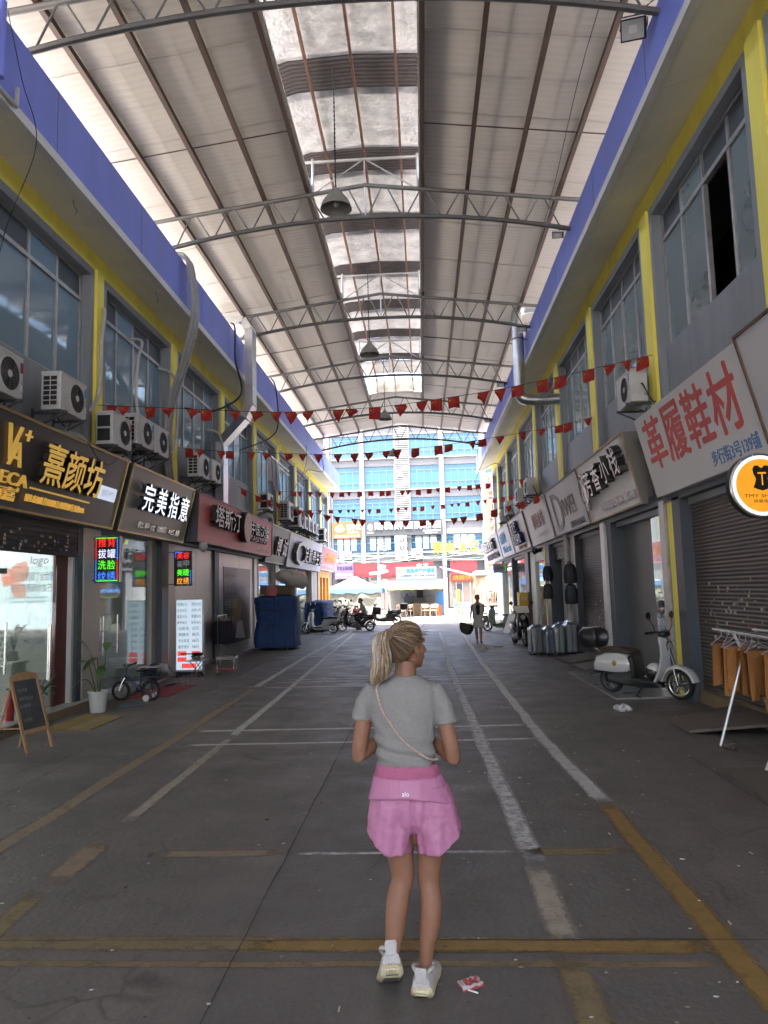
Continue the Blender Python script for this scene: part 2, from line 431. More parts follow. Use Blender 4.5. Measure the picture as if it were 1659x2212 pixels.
# ---------------------------------------------------------------- ground
def ground_mat():
    m = mat('worn_concrete_floor', (0.112, 0.098, 0.087), 0.52, 0, 0.22, 1.1, bump=0.25, bscale=26, dirt=0.55, dcol=(0.052, 0.043, 0.036))
    t = m.node_tree; N, L = t.nodes, t.links
    p = N['Principled BSDF']
    tc = [n for n in N if n.type == 'TEX_COORD'][0]
    src = p.inputs['Base Color'].links[0].from_socket
    def mul(src, fac_socket, col):
        mx = N.new('ShaderNodeMix'); mx.data_type = 'RGBA'; mx.blend_type = 'MIX'
        L.new(fac_socket, mx.inputs[0]); L.new(src, mx.inputs[6]); mx.inputs[7].default_value = (*col, 1)
        return mx.outputs[2]
    def rng(s, a, b, c, d):
        r = N.new('ShaderNodeMapRange'); r.inputs[1].default_value = a; r.inputs[2].default_value = b; r.inputs[3].default_value = c; r.inputs[4].default_value = d
        L.new(s, r.inputs[0]); return r.outputs[0]
    def nz(scale, detail=6, rough=0.6, sc=None):
        n = N.new('ShaderNodeTexNoise'); n.inputs['Scale'].default_value = scale; n.inputs['Detail'].default_value = detail; n.inputs['Roughness'].default_value = rough
        if sc:
            mp = N.new('ShaderNodeMapping'); mp.inputs['Scale'].default_value = sc; L.new(tc.outputs['Object'], mp.inputs[0]); L.new(mp.outputs[0], n.inputs['Vector'])
        else: L.new(tc.outputs['Object'], n.inputs['Vector'])
        return n.outputs['Fac']
    sep = N.new('ShaderNodeSeparateXYZ'); L.new(tc.outputs['Object'], sep.inputs[0])
    # a separately poured, greyer and smoother slab between two joints
    a = rng(sep.outputs['X'], -1.02, -0.99, 0, 1); b = rng(sep.outputs['X'], 1.36, 1.39, 1, 0)
    mm = N.new('ShaderNodeMath'); mm.operation = 'MULTIPLY'; L.new(a, mm.inputs[0]); L.new(b, mm.inputs[1])
    m2 = N.new('ShaderNodeMath'); m2.operation = 'MULTIPLY'; L.new(mm.outputs[0], m2.inputs[0]); L.new(rng(nz(0.8, 8), 0.25, 0.6, 0.25, 0.85), m2.inputs[1])
    src = mul(src, m2.outputs[0], (0.086, 0.077, 0.070))
    # long tyre-dirt streaks, dark oil spots, pale flecks, tracked dust
    src = mul(src, rng(nz(1.6, 8, 0.7, (2.6, 0.35, 1)), 0.5, 0.75, 0, 0.5), (0.052, 0.043, 0.036))
    src = mul(src, rng(nz(3.2, 4, 0.5), 0.66, 0.74, 0, 0.55), (0.040, 0.035, 0.032))
    src = mul(src, rng(nz(0.5, 9, 0.75), 0.55, 0.75, 0, 0.4), (0.135, 0.117, 0.102))
    src = mul(src, rng(nz(11, 3, 0.5), 0.73, 0.755, 0, 0.55), (0.30, 0.29, 0.27))
    src = mul(src, rng(nz(70, 4, 0.8), 0.52, 0.7, 0, 0.6), (0.165, 0.148, 0.13))
    src = mul(src, rng(nz(45, 4, 0.8), 0.55, 0.72, 0, 0.65), (0.042, 0.036, 0.031))
    # fine cracks
    vo = N.new('ShaderNodeTexVoronoi'); vo.feature = 'DISTANCE_TO_EDGE'; vo.inputs['Scale'].default_value = 0.42
    nd = N.new('ShaderNodeTexNoise'); nd.inputs['Scale'].default_value = 2.2; nd.inputs['Detail'].default_value = 7
    L.new(tc.outputs['Object'], nd.inputs['Vector'])
    va = N.new('ShaderNodeVectorMath'); va.operation = 'MULTIPLY_ADD'; va.inputs[1].default_value = (0.5, 0.5, 0)
    L.new(nd.outputs['Color'], va.inputs[0]); L.new(tc.outputs['Object'], va.inputs[2]); L.new(va.outputs[0], vo.inputs['Vector'])
    cr = rng(vo.outputs['Distance'], 0.0, 0.008, 1, 0)
    m3 = N.new('ShaderNodeMath'); m3.operation = 'MULTIPLY'; L.new(cr, m3.inputs[0]); L.new(rng(nz(0.7, 3), 0.5, 0.62, 0, 0.7), m3.inputs[1])
    src = mul(src, m3.outputs[0], (0.03, 0.026, 0.023))
    L.new(src, p.inputs['Base Color'])
    L.new(rng(nz(1.8, 8, 0.65), 0.3, 0.7, 0.42, 0.72), p.inputs['Roughness'])
    return m
g = MB()
g.add([(-400, -300, 0), (400, -300, 0), (400, 600, 0), (-400, 600, 0)], [(0, 1, 2, 3)], ground_mat())
tag(g.build('ground', smooth=False), kind='structure')
g = MB()
asph = mat('far_road_asphalt', (0.13, 0.125, 0.118), 0.85, 0, 0.15, 1.0, bump=0.3, bscale=30, dirt=0.3, dcol=(0.2, 0.19, 0.18))  # even asphalt tone of the road
g.add([(-120, 44.2, .004), (120, 44.2, .004), (120, 67, .004), (-120, 67, .004)], [(0, 1, 2, 3)], asph)
tag(g.build('road', smooth=False), kind='structure')
# paler patched strips along the shop fronts, with broken edges
def strip(name, inner, outer, y0, y1, m, amp=0.12, seed=1, z=0.004, n=60):
    g = MB(); vs = []
    for i in range(n + 1):
        y = lerp(y0, y1, i / n)
        vs.append((outer, y, z)); vs.append((inner + amp * MN.noise((y * 0.9, seed, 0)) * 2 + amp * 0.4 * MN.noise((y * 4, seed, 3)), y, z))
    g.add(vs, [(2 * i, 2 * i + 1, 2 * i + 3, 2 * i + 2) for i in range(n)], m)
    return tag(g.build(name, smooth=False), kind='structure')
pale = mat('patched_concrete', (0.115, 0.10, 0.088), 0.75, 0, 0.25, 1.4, bump=0.35, bscale=22, dirt=0.6, dcol=(0.09, 0.08, 0.07))
strip('pavement', -4.15, -5.55, 8.0, 34, pale, 0.16, 2)
strip('pavement', 2.75, 4.1, 3.0, 7.4, mat('patched_concrete_dark', (0.085, 0.073, 0.056), 0.8, 0, 0.25, 1.3, bump=0.35, bscale=22, dirt=0.5, dcol=(0.08, 0.07, 0.06)), 0.12, 5)
g = MB()
g.box(2.95, 11.75, 0.0, 4.1, 15.4, 0.03, mat('pale_tile_apron', (0.20, 0.19, 0.18), 0.3, 0, 0.08, 2.0, dirt=0.3, dcol=(0.16, 0.15, 0.14)))
tag(g.build('pavement', smooth=False), kind='structure')

# joints in the slab
jm = mat('slab_joint', (0.022, 0.019, 0.017), 0.9)
g = MB()
def joint(p, q, wd=0.014, seed=0):
    p, q = V(p), V(q); n = max(8, int((q - p).length / 0.25)); d = (q - p).normalized(); s = V((-d.y, d.x, 0)); vs = []
    for i in range(n + 1):
        c = p.lerp(q, i / n) + s * (0.008 * MN.noise((i * 0.4, seed, 1)) + .006 * MN.noise((i * 1.7, seed, 4))); k = wd * (0.5 + abs(MN.noise((i * 0.9, seed, 7))) * 1.6)
        vs += [c - s * k / 2, c + s * k / 2]
    g.add(vs, [(2 * i, 2 * i + 1, 2 * i + 3, 2 * i + 2) for i in range(n)], jm)
for i, (a, b) in enumerate([((-1.0, 1, .0045), (-1.0, 34, .0045)), ((-5.5, 3.945, .0048), (3.9, 3.94, .0048)), ((-5.4, 8.25, .0045), (4, 8.35, .0045)), ((-5.4, 16.9, .0045), (4, 17, .0045)), ((-3.95, 4, .0045), (-3.95, 8, .0045)), ((2.7, 6, .0045), (2.75, 24, .0045)), ((-5.4, 25, .0045), (4, 25, .0045))]):
    joint(a, b, 0.008, i)
tag(g.build('slab_joints', smooth=False), kind='structure')

# paint chips, grit and crumbs scattered over the lane
g = MB(); rs = random.Random(21); sm_ = [mat('paint_chip', (.42, .41, .39), .8), mat('grit', (.05, .043, .037), .9), mat('dry_crumb', (.24, .19, .13), .9)]
for i in range(900):
    y = 2.4 + 22 * rs.random() ** 1.7; x = rs.uniform(-5.2, 3.9) if i % 3 else rs.gauss(.8, .9); r_ = rs.uniform(.003, .011) * (1 + y * .04); a = rs.uniform(0, 6); m_ = sm_[rs.choices((0, 1, 2), (5, 5, 2))[0]]
    g.add([(x + r_ * math.cos(a + t) * (1 + .5 * (k % 2)), y + r_ * math.sin(a + t) * .8, .0055) for k, t in enumerate((0, 1.3, 2.5, 3.9, 5.1))] + [(x, y, .007 + r_ * .2)], [(0, 1, 5), (1, 2, 5), (2, 3, 5), (3, 4, 5), (4, 0, 5)], m_)
tag(g.build('ground_grit', smooth=False, recalc=False), kind='stuff')
# painted bay lines: worn strips
PW = dict(white=worn_paint('worn_white_paint', (0.46, 0.45, 0.44), 0.64, 4.5), whitish=worn_paint('thin_white_paint', (0.40, 0.385, 0.36), 0.8, 2.6),
          yellow=worn_paint('worn_yellow_paint', (0.20, 0.12, 0.033), 0.9, 2.2), pale=worn_paint('faded_cream_paint', (0.28, 0.24, 0.185), 0.75, 2.5),
          faint=worn_paint('faint_yellow_paint', (0.17, 0.125, 0.062), 0.75, 2.6), brown=worn_paint('faded_ochre_paint', (0.19, 0.142, 0.092), 0.85, 2.4))
def line(pts, wd, m, z=0.008):
    z = .0016 + (z - .007) * .35      # paint lies hard on the slab, crossing strips a hair apart
    g = MB(); at = []; vs = []; n = 0
    pts = [V((*p, z)) for p in pts]; P = []
    for a, b in zip(pts, pts[1:]):
        k = max(2, int((b - a).length / 0.2)); P += [a.lerp(b, i / k) for i in range(k)]
    P.append(pts[-1])
    for i, p in enumerate(P):
        d = (P[min(i + 1, len(P) - 1)] - P[max(i - 1, 0)]).normalized(); s = V((-d.y, d.x, 0))
        j = 0.018 * MN.noise((p.x * 2, p.y * 2, 0.5))
        for k, e in ((-.62, 0), (-.3, .5), (.3, .5), (.62, 0)):
            vs.append(p + s * (wd * k + j)); at.append(e if 0 < i < len(P) - 1 else 0)
    g.add(vs, [(4 * i + k, 4 * i + k + 1, 4 * i + k + 5, 4 * i + k + 4) for i in range(len(P) - 1) for k in range(3)], PW[m])
    g.at = at
    return tag(g.build('road_marking', smooth=False), kind='structure')
line([(-3.12, 3), (-3.16, 5.5), (-3.2, 9.5), (-3.3, 14)], .17, 'brown')
line([(-3.3, 14.05), (-3.36, 20), (-3.34, 26), (-3.3, 33)], .15, 'whitish')
line([(-2.38, 3.2), (-2.42, 4.6)], .14, 'faint'); line([(-2.42, 4.65), (-2.44, 5.5)], .2, 'brown')
line([(-2.45, 5.9), (-2.5, 9.3)], .11, 'pale'); line([(-2.5, 9.3), (-2.62, 15), (-2.8, 22), (-3.0, 31)], .12, 'whitish')
line([(.63, 1.5), (.65, 3.8)], .15, 'faint', .012); line([(.66, 3.85), (.67, 5.0)], .15, 'pale'); line([(.67, 5.0), (.64, 7), (.62, 9), (.58, 13), (.56, 16.5), (.6, 23), (.62, 31)], .145, 'white')
line([(1.46, 1.5), (1.45, 3.9), (1.45, 5.2), (1.44, 6.3)], .155, 'yellow'); line([(1.44, 6.3), (1.38, 8), (1.35, 10), (1.36, 18), (1.43, 24), (1.53, 31)], .15, 'whitish')
line([(-6, 3.9), (-2, 3.93), (1.4, 3.87)], .15, 'faint', .0075); line([(-1.0, 3.9), (0.6, 3.88), (1.4, 3.86)], .13, 'yellow', .010)
line([(-5.5, 3.72), (1.4, 3.7)], .06, 'faint', .0072)
line([(-2.0, 5.2), (-1.0, 5.22)], .13, 'brown'); line([(-1.0, 5.2), (.6, 5.2)], .05, 'white', .0072); line([(.55, 5.2), (1.4, 5.2)], .14, 'faint')
for y, a, b, wd, m in ((8.85, -3.0, 1.36, .10, 'whitish'), (9.72, -3.15, 1.36, .12, 'whitish'), (14.0, -3.2, 1.4, .10, 'whitish'), (14.75, -3.2, 1.5, .12, 'white'), (15.2, -3.0, 1.5, .09, 'white'), (20.5, -4.4, 1.5, .14, 'whitish'), (21.1, -3.3, 4.0, .10, 'white'), (24.6, -3, -1, .12, 'whitish'), (29.5, -3.0, 1.5, .1, 'white'), (26.5, .6, 1.5, .08, 'white')):
    line([(a, y + .0), (b, y + .05)], wd, m, .0088)

# ---------------------------------------------------------------- the two shop rows
shut = wave_mat('roller_shutter_slats', (0.14, 0.12, 0.104), 'Z', 0.055, 0.8, 0.5, 0.35, 0.45, 0.12, dirt=0.35, dcol=(0.06, 0.05, 0.04))
curt = mat('blue_curtain', (0.22, 0.38, 0.52), 0.8, var=0.15, scale=2)
curt2 = mat('grey_curtain', (0.50, 0.52, 0.52), 0.8, var=0.15, scale=2)
ledw = dict(red=(1, .03, .02), green=(.1, 1, .02), blue=(.02, .25, 1), white=(.8, .8, 1), amber=(1, .4, .02))
def row(side, XW, XF, zsW, zsF, zbt, bays, zhead, zsill, yend, label):
    root = thing('shop_row_building', label, 'building', (XW, 0, 0))
    loc = lambda x, y, z: (x - XW, y, z)
    def B(mb, d0, y0, z0, d1, y1, z1, m):    # d is measured out from the wall into the street
        a, b = sorted((-side * d0, -side * d1))
        mb.box(a, y0, z0, b, y1, z1, m)
    k = MB()   # soffit, sloping slightly, in panels
    ys = [-14 + 2.1 * i for i in range(int((yend + 14) / 2.1) + 1)] + [yend]
    for y0, y1 in zip(ys, ys[1:]):
        e = 0.004
        vs = []
        for x, zz in ((XW, zsW), (XF, zsF)):
            for y in (y0 + e, y1 - e):
                vs += [loc(x, y, zz), loc(x, y, zz + .06)]
        k.add(vs, [(0, 2, 6, 4), (1, 5, 7, 3), (0, 4, 5, 1), (2, 3, 7, 6), (0, 1, 3, 2), (4, 6, 7, 5)], M['soffit'])
    k.build('soffit', root, smooth=False)
    k = MB(); B(k, abs(XF - XW) - .10, -14, zsF - .02, abs(XF - XW) + .02, yend, zsF + .12, M['white']); k.build('fascia_edge', root, smooth=False)
    k = MB(); B(k, abs(XF - XW) - .12, -14, zsF + .12, abs(XF - XW), yend, zbt, M['blue']); k.build('fascia', root, smooth=False)
    for i in range(int((yend + 12) / 3.05)):
        y = -12 + 3.05 * i + .4 * math.sin(i * 2.3); k = MB(); B(k, abs(XF - XW) + .0005, y, zsF + .12, abs(XF - XW) + .003, y + .008, zbt, mat('panel_seam', (.05, .055, .16), .7)); k.build('fascia_seam', root, smooth=False)
    k = MB(); B(k, -9, -14, zsW + .1, abs(XF - XW) - .12, yend, zsW + .3, M['slab']); k.build('roof', root, smooth=False)
    k = MB()
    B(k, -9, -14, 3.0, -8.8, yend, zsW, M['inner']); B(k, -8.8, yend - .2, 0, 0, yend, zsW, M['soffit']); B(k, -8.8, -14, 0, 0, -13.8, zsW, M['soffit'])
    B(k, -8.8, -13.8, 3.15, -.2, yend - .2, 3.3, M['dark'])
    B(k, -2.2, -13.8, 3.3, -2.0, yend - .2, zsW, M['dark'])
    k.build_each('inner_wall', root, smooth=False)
    k = MB(); B(k, -.2, -13.8, zhead, .04, yend, zsW - .002, M['yellow']); k.build('wall_band', root, smooth=False)
    prev = -13.8
    for (y0, y1) in list(bays) + [(yend, yend)]:
        if y0 - prev > .05:
            k = MB()
            if y0 - prev > 1: B(k, -.2, prev, 3.2, .0, y0, zhead, M['grey'])
            else:
                B(k, -.2, prev, 3.2, .05, y0, zhead, M['yellow'])
                if y0 < yend: B(k, .05, prev + .06, 3.2, .1, y0 - .06, zhead + .05, M['yellow'])
            k.build('pilaster', root, smooth=False)
        prev = y1
    for i, (y0, y1) in enumerate(bays):
        k = MB(); c = .12
        B(k, -.18, y0, 3.2, .07, y0 + c, zhead + .02, M['grey']); B(k, -.18, y1 - c, 3.2, .07, y1, zhead + .02, M['grey'])
        B(k, -.18, y0 + c, zhead - .12, .07, y1 - c, zhead + .02, M['grey'])
        k.build('window_surround', root, smooth=False)
        k = MB(); B(k, -.2, y0 + c, 3.0, -.04, y1 - c, zsill, M['grey']); k.build('wall_panel', root, smooth=False)
        a, b, zt = y0 + c, y1 - c, zhead - .12
        ztr = zt - .50; kk = MB(); t = .045
        B(kk, -.17, a, zsill, -.09, a + t, zt, M['alu']); B(kk, -.17, b - t, zsill, -.09, b, zt, M['alu'])
        B(kk, -.17, a + t, zt - t, -.09, b - t, zt, M['alu']); B(kk, -.17, a + t, zsill, -.09, b - t, zsill + t, M['alu'])
        B(kk, -.165, a + t, ztr, -.085, b - t, ztr + .07, M['alu'])
        n = 4 if (b - a) > 3 else 3
        op = (side > 0 and i == 1)
        for j in range(1, n):
            y = lerp(a, b, j / n); B(kk, -.16, y - .03, ztr + .07, -.1, y + .03, zt - t, M['alu']); B(kk, -.16, y - .035, zsill + t, -.095, y + .035, ztr, M['alu'])
        fr = kk.build('window', root, smooth=False)
        p = MB()
        for j in range(n):
            ya, yb = lerp(a, b, j / n) + .03, lerp(a, b, (j + 1) / n) - .03
            if not (op and j == 1) and not (side < 0 and i == 6 and j == 0):
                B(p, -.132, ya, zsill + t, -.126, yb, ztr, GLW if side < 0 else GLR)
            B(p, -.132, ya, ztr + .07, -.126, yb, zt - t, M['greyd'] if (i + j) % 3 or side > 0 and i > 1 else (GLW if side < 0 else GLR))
        p.build('pane', fr, smooth=False)
        # curtains behind
        cm = MB(); cc = curt if side < 0 and i < 4 else curt2
        for j in range(n):
            if (i * 7 + j * 3) % 5 == 0 or op: continue
            ya, yb = lerp(a, b, j / n), lerp(a, b, (j + 1) / n) - .1 * ((i + j) % 3)
            q = []; nn = 36
            for s_ in range(nn + 1):
                y = lerp(ya, yb, s_ / nn); d = -.36 + .03 * math.sin(s_ * 1.5) + .02 * MN.noise((y * 5, i, 0))
                q += [(-side * d, y, zsill), (-side * d, y, ztr + .1)]
            cm.add(q, [(2 * s_, 2 * s_ + 2, 2 * s_ + 3, 2 * s_ + 1) for s_ in range(nn)], cc)
        if cm.v: cm.build('curtain', fr, smooth=True, recalc=False)
    return root, B
LB = [(4.3, 8.0), (8.35, 11.95), (12.34, 15.84), (16.28, 19.82), (20.3, 23.85), (24.35, 27.8), (28.3, 31.8), (32.3, 35.8), (36.3, 39.8), (40.2, 43.2)]
RB = [(3.9, 7.75), (8.22, 11.95), (12.45, 16.2), (16.68, 20.35), (20.96, 24.7), (25.15, 28.9), (29.35, 33.1), (33.5, 37.2), (37.6, 40.2)]
left, BL = row(-1, -5.7, -4.9, 7.92, 7.83, 8.9, LB, 7.55, 5.36, 43.5, 'left shop row with yellow band, blue fascia and dark gold lettered signboards')
right, BR = row(1, 4.1, 3.2, 8.53, 8.26, 9.12, RB, 8.1, 5.68, 40.6, 'right shop row with yellow band, blue fascia and brown roller shutters')

def pane_door(parent, B, d, y0, y1, z0, z1, n=1, handles=(), gm=GL):
    """frameless glass leaves with patch fittings and bar handles"""
    k = MB()
    for j in range(n):
        a, b = lerp(y0, y1, j / n) + .006, lerp(y0, y1, (j + 1) / n) - .006
        B(k, d - .006, a, z0, d + .006, b, z1, gm)
    dr = k.build('glass_door', parent, smooth=False)
    if handles:
        for y in handles:
            h = MB()
            for dd in (-.07, .07):
                x = (d + dd) * (1 if parent is left else -1)
                h.tube([(x, y, z0 + .65), (x, y, z0 + 1.35)], .018, M['steel'], 8)
            for zz in (.75, 1.25):
                h.tube([((d - .07) * (1 if parent is left else -1), y, z0 + zz), ((d + .07) * (1 if parent is left else -1), y, z0 + zz)], .008, M['steel'], 6)
            h.build('handle', dr)
    return dr
# ---- left ground floor (d from x=-5.7)
k = MB(); BL(k, -8.8, -13.8, 0, .14, 12.05, .14, M['tile']); BL(k, .14, -13.8, 0, .15, 12.05, .125, mat('tan_step_tile', (0.21, 0.15, 0.09), 0.5, var=.15, scale=3, dirt=.3))
BL(k, -8.8, 12.05, 0, .05, 15.75, .12, M['tile']); BL(k, -8.8, 15.75, 0, -.05, 43.2, .10, M['tile']); k.build_each('step', left, smooth=False)
k = MB()
BL(k, -.2, -13.8, 2.98, .12, 43.5, 3.2, M['greyd'])
BL(k, -8.8, 11.55, .14, -.02, 11.62, 3.15, M['inner']); BL(k, -.2, 11.62, .14, .03, 11.8, 3.0, M['greyd'])
BL(k, -8.8, 12.25, .12, -.2, 12.35, 3.15, M['inner'])
beige = mat('beige_aluminium_panel', (0.40, 0.37, 0.33), 0.45, .3, .06, 1.2, dirt=.25, dcol=(.22, .2, .18))
BL(k, -.2, 11.8, .12, .06, 12.4, 3.0, beige)
BL(k, -.3, 15.35, .1, .08, 15.75, 3.0, M['greyd']); BL(k, -.3, 15.75, .1, .02, 16.35, 3.0, beige)
BL(k, -8.8, 15.4, .1, -.3, 15.5, 3.15, M['inner'])
k.build_each('ground_floor_wall', left, smooth=False)
k = MB(); BL(k, -.14, 11.16, .14, -.1, 11.55, 2.95, mat('red_painted_panel', (.11, .018, .018), .5)); k.build('door_jamb', left, smooth=False)
k = MB(); BL(k, .0, 3.5, 2.47, .04, 11.55, 3.0, mat('dark_rolled_shutter', (.022, .02, .019), .5, .3)); 
for z in (2.55, 2.63, 2.71, 2.79, 2.87): BL(k, .04, 3.5, z, .055, 11.55, z + .05, MATS['dark_rolled_shutter'])
sh = k.build('roller_shutter', left, smooth=False)
def stickers(parent, B, d, regions, n, seed, axis_s):
    rs = random.Random(seed); k = MB()
    cols = [mat('sticker_white', (.45, .44, .42), .6), mat('sticker_grey', (.22, .21, .2), .6), mat('sticker_cream', (.40, .33, .2), .6), mat('sticker_red', (.28, .04, .04), .6), mat('sticker_blue', (.2, .22, .34), .6)]
    for i in range(n):
        y0, z0, y1, z1 = rs.choice(regions); y = rs.uniform(y0, y1); z = z0 + .055 * rs.randint(0, max(1, int((z1 - z0) / .055)))
        w_, h_ = rs.uniform(.025, .085), rs.uniform(.02, .05)
        c = rs.choices(cols, (5, 5, 3, .7, .8 if axis_s < 0 else 0.05))[0]
        dd = d + rs.uniform(0, .003)
        B(k, dd, y, z, dd + .001, y + w_, z + h_, c)
    return tag(k.build('flyer_stickers', parent, smooth=False), kind='stuff')
stickers(sh, BL, .057, [(6.8, 2.5, 11.3, 2.8)], 60, 3, -1).parent = sh
pane_door(left, BL, -.12, 4.0, 8.0, .15, 2.5, 3, ()); pane_door(left, BL, -.12, 8.02, 11.15, .15, 2.5, 2, (9.45, 9.75))
pane_door(left, BL, -.1, 12.42, 15.1, .13, 2.95, 3, (12.75, 13.35))
k = MB(); BL(k, -.15, 15.1, .12, -.05, 15.35, 2.98, beige); k.build('door_jamb', left, smooth=False)
# shop three: closed metal panel front, pillars
k = MB(); sil = mat('silver_panel_front', (.36, .35, .335), .38, .5, .08, .8, dirt=.3, dcol=(.2, .19, .18))
ys = [16.38, 17.9, 19.4]
for a, b in zip(ys, ys[1:]): BL(k, -.06, a + .006, .1, .0, b - .006, 3.0, sil)
ys = [19.8, 20.3, 22.2, 24.05]
for a, b in zip(ys, ys[1:]): BL(k, -.06, a + .006, .1, .0, b - .006, 3.0, sil)
BL(k, -.06, 19.4, .1, .06, 19.8, 3.0, M['greyd']); BL(k, -.06, 24.05, .1, .05, 24.4, 3.0, sil)
k.build_each('ground_floor_wall', left, smooth=False)
k = MB(); BL(k, .0, 20.42, .36, .012, 23.6, 2.6, mat('dark_poster', (.045, .04, .042), .45)); po = k.build('wall_poster', left, smooth=False)
FL = Fr((0, 0, 0), (0, 1, 0), (0, 0, 1))
k = MB(); pt = mat('poster_grey_letters', (.30, .29, .28), .6)
for i, s_ in enumerate(('手擀现烤', '中国汉堡', '开创者')):
    k.text(FL, s_, 20.55, 1.86 - i * .46, 20.55 + (1.35 if i < 2 else 1.05), 2.12 - i * .46, .013, .014, pt, .01)
k.text(FL, '塔斯汀中国汉堡', 20.55, 2.3, 21.6, 2.4, .013, .014, pt)
k.prism(FL, [(21.9 + .55 * math.cos(t) * (1 + .15 * math.sin(3 * t)), 1.2 + .5 * math.sin(t) * (1 + .1 * math.sin(5 * t)) + .12) for t in [2 * pi * i / 30 for i in range(30)]], .0125, .014, mat('poster_bread', (.22, .14, .07), .6))
k.prism(FL, [(21.7, .5), (22.9, .42), (22.5, 1.0), (21.9, .95)], .0145, .016, mat('poster_white_fold', (.4, .39, .38), .6))
k.build('poster_print', po, smooth=False)
# further shops
k = MB(); 
for a, b in ((24.4, 24.7), (27.55, 28.2), (31.9, 32.3), (36.5, 36.95), (38.75, 39.0)): BL(k, -.2, a, .1, .05, b, 3.0, M['greyd'] if a < 27 else beige)
for y in (24.5, 28.3, 32.2, 36.9, 43.3): BL(k, -8.8, y, .1, -.25, y + .1, 3.15, M['inner'])
k.build_each('ground_floor_wall', left, smooth=False)
for a, b in ((24.7, 27.55), (28.2, 31.9), (32.3, 36.5)): pane_door(left, BL, -.1, a, b, .11, 2.95, 3)
k = MB(); BL(k, -.05, 36.95, .1, .0, 38.75, 3.0, wave_mat('pale_shutter', (.36, .34, .31), 'Z', .06, .6, .5, .2, .6)); k.build('roller_shutter', left, smooth=False)
k = MB(); orange = mat('orange_shop_frame', (.62, .28, .04), .5)
for a, b in ((39.0, 39.4), (40.2, 40.5), (41.6, 41.9), (42.9, 43.4)): BL(k, -.15, a, .1, .06, b, 3.0, orange)
BL(k, -.15, 39.4, 2.6, .05, 42.9, 3.0, orange); k.build_each('shop_frame', left, smooth=False)
k = MB(); BL(k, -.12, 39.4, .1, -.1, 42.9, 2.6, mat('tan_door_panel', (.4, .24, .09), .5)); k.build('door', left, smooth=False)
# red/green vertical banner inside shop five
# ---- right ground floor (d from x=4.1)
k = MB(); BR(k, -8.8, -13.8, 0, .0, 12.0, .19, mat('tan_step_tile', (0, 0, 0))); BR(k, -8.8, 12.0, 0, -.02, 40.4, .08, M['tile']); k.build_each('step', right, smooth=False)
k = MB(); BR(k, -.2, -13.8, 3.1, .1, 40.6, 3.3, M['greyd'])
BR(k, -.25, 11.36, .0, .1, 11.7, 3.15, M['greyd'])
BR(k, -.25, 12.05, .08, .12, 12.3, 3.15, M['alu'])
BR(k, -.3, 15.6, .08, .08, 15.95, 3.15, M['greyd']); BR(k, -.3, 15.97, .08, .14, 16.28, 3.15, mat('white_aluminium_post', (.5, .49, .48), .4, .4, dirt=.2))
BR(k, -.3, 19.32, .08, .08, 19.85, 3.15, mat('black_door_frame', (.018, .02, .028), .4)); 
BR(k, -.3, 23.25, .08, .08, 23.95, 3.15, M['greyd']); BR(k, -.3, 28.05, .08, .06, 29.0, 3.15, M['greyd']); BR(k, -.2, 33.2, .08, .04, 33.6, 3.15, M['greyd'])
BR(k, -.2, 37.4, .08, .05, 40.4, 3.15, M['white'])
BR(k, -.28, 13.45, .08, -.2, 15.6, 3.1, mat('grey_inner_panel', (.13, .135, .14), .5, dirt=.2))
for y in (12.15, 15.7, 19.5, 23.6, 28.5, 33.3): BR(k, -8.8, y, .08, -.3, y + .1, 3.15, M['inner'])
k.build_each('ground_floor_wall', right, smooth=False)
k = MB(); BR(k, -.2, 11.72, .0, .08, 11.99, 3.2, M['yellow']); k.build('pilaster', right, smooth=False); k = MB(); BR(k, -.1, 23.97, .08, .1, 24.12, 3.1, M['yellow']); k.build('pilaster', right, smooth=False)
k = MB(); BR(k, -.12, 3.2, .19, -.08, 11.36, 3.12, shut); s1 = k.build('roller_shutter', right, smooth=False)
stickers(s1, BR, -.08, [(8.4, .6, 11.2, 1.7), (8.4, .9, 10.6, 1.2), (9.2, 1.2, 10.9, 1.9)], 95, 5, 1)
k = MB(); BR(k, -.12, 16.28, .08, -.08, 19.32, 3.12, shut); s2 = k.build('roller_shutter', right, smooth=False)
stickers(s2, BR, -.08, [(16.6, .5, 18.7, 1.0), (16.7, .8, 18.4, 1.5), (16.6, .55, 18.3, .85)], 170, 8, 1)
k = MB(); BR(k, -.14, 20.0, 2.62, -.1, 23.25, 3.12, shut); s3 = k.build('roller_shutter', right, smooth=False)
stickers(s3, BR, -.1, [(20.4, 2.62, 23, 2.8)], 40, 9, 1)
k = MB(); BR(k, -.9, 20.0, .08, -.85, 23.25, 3.1, mat('white_room_wall', (.5, .49, .47), .7, dirt=.2)); BR(k, -.85, 21.2, 1.35, -.82, 21.9, 1.6, M['white']); k.build_each('inner_wall', right, smooth=False)
pane_door(right, BR, -.1, 12.32, 13.45, .1, 3.05, 1, (12.6,))
k = MB(); BR(k, -.16, 24.2, .08, -.02, 24.5, 3.1, M['soffit']); BR(k, -.16, 26.9, .08, -.02, 28.0, 3.1, M['soffit']); BR(k, -.14, 24.5, 2.7, -.04, 26.9, 3.1, M['soffit']); k.build_each('door_jamb', right, smooth=False)
pane_door(right, BR, -.1, 24.5, 26.9, .1, 2.7, 2, (25.6, 25.9))
GG = glass_mat('green_edge_glass', (.70, .86, .80), .85, .03, 1.6)
pane_door(right, BR, -.1, 29.0, 33.2, .1, 2.95, 4, (30.6, 31.8), GG); pane_door(right, BR, -.1, 33.6, 37.4, .1, 2.95, 3, (), GG)
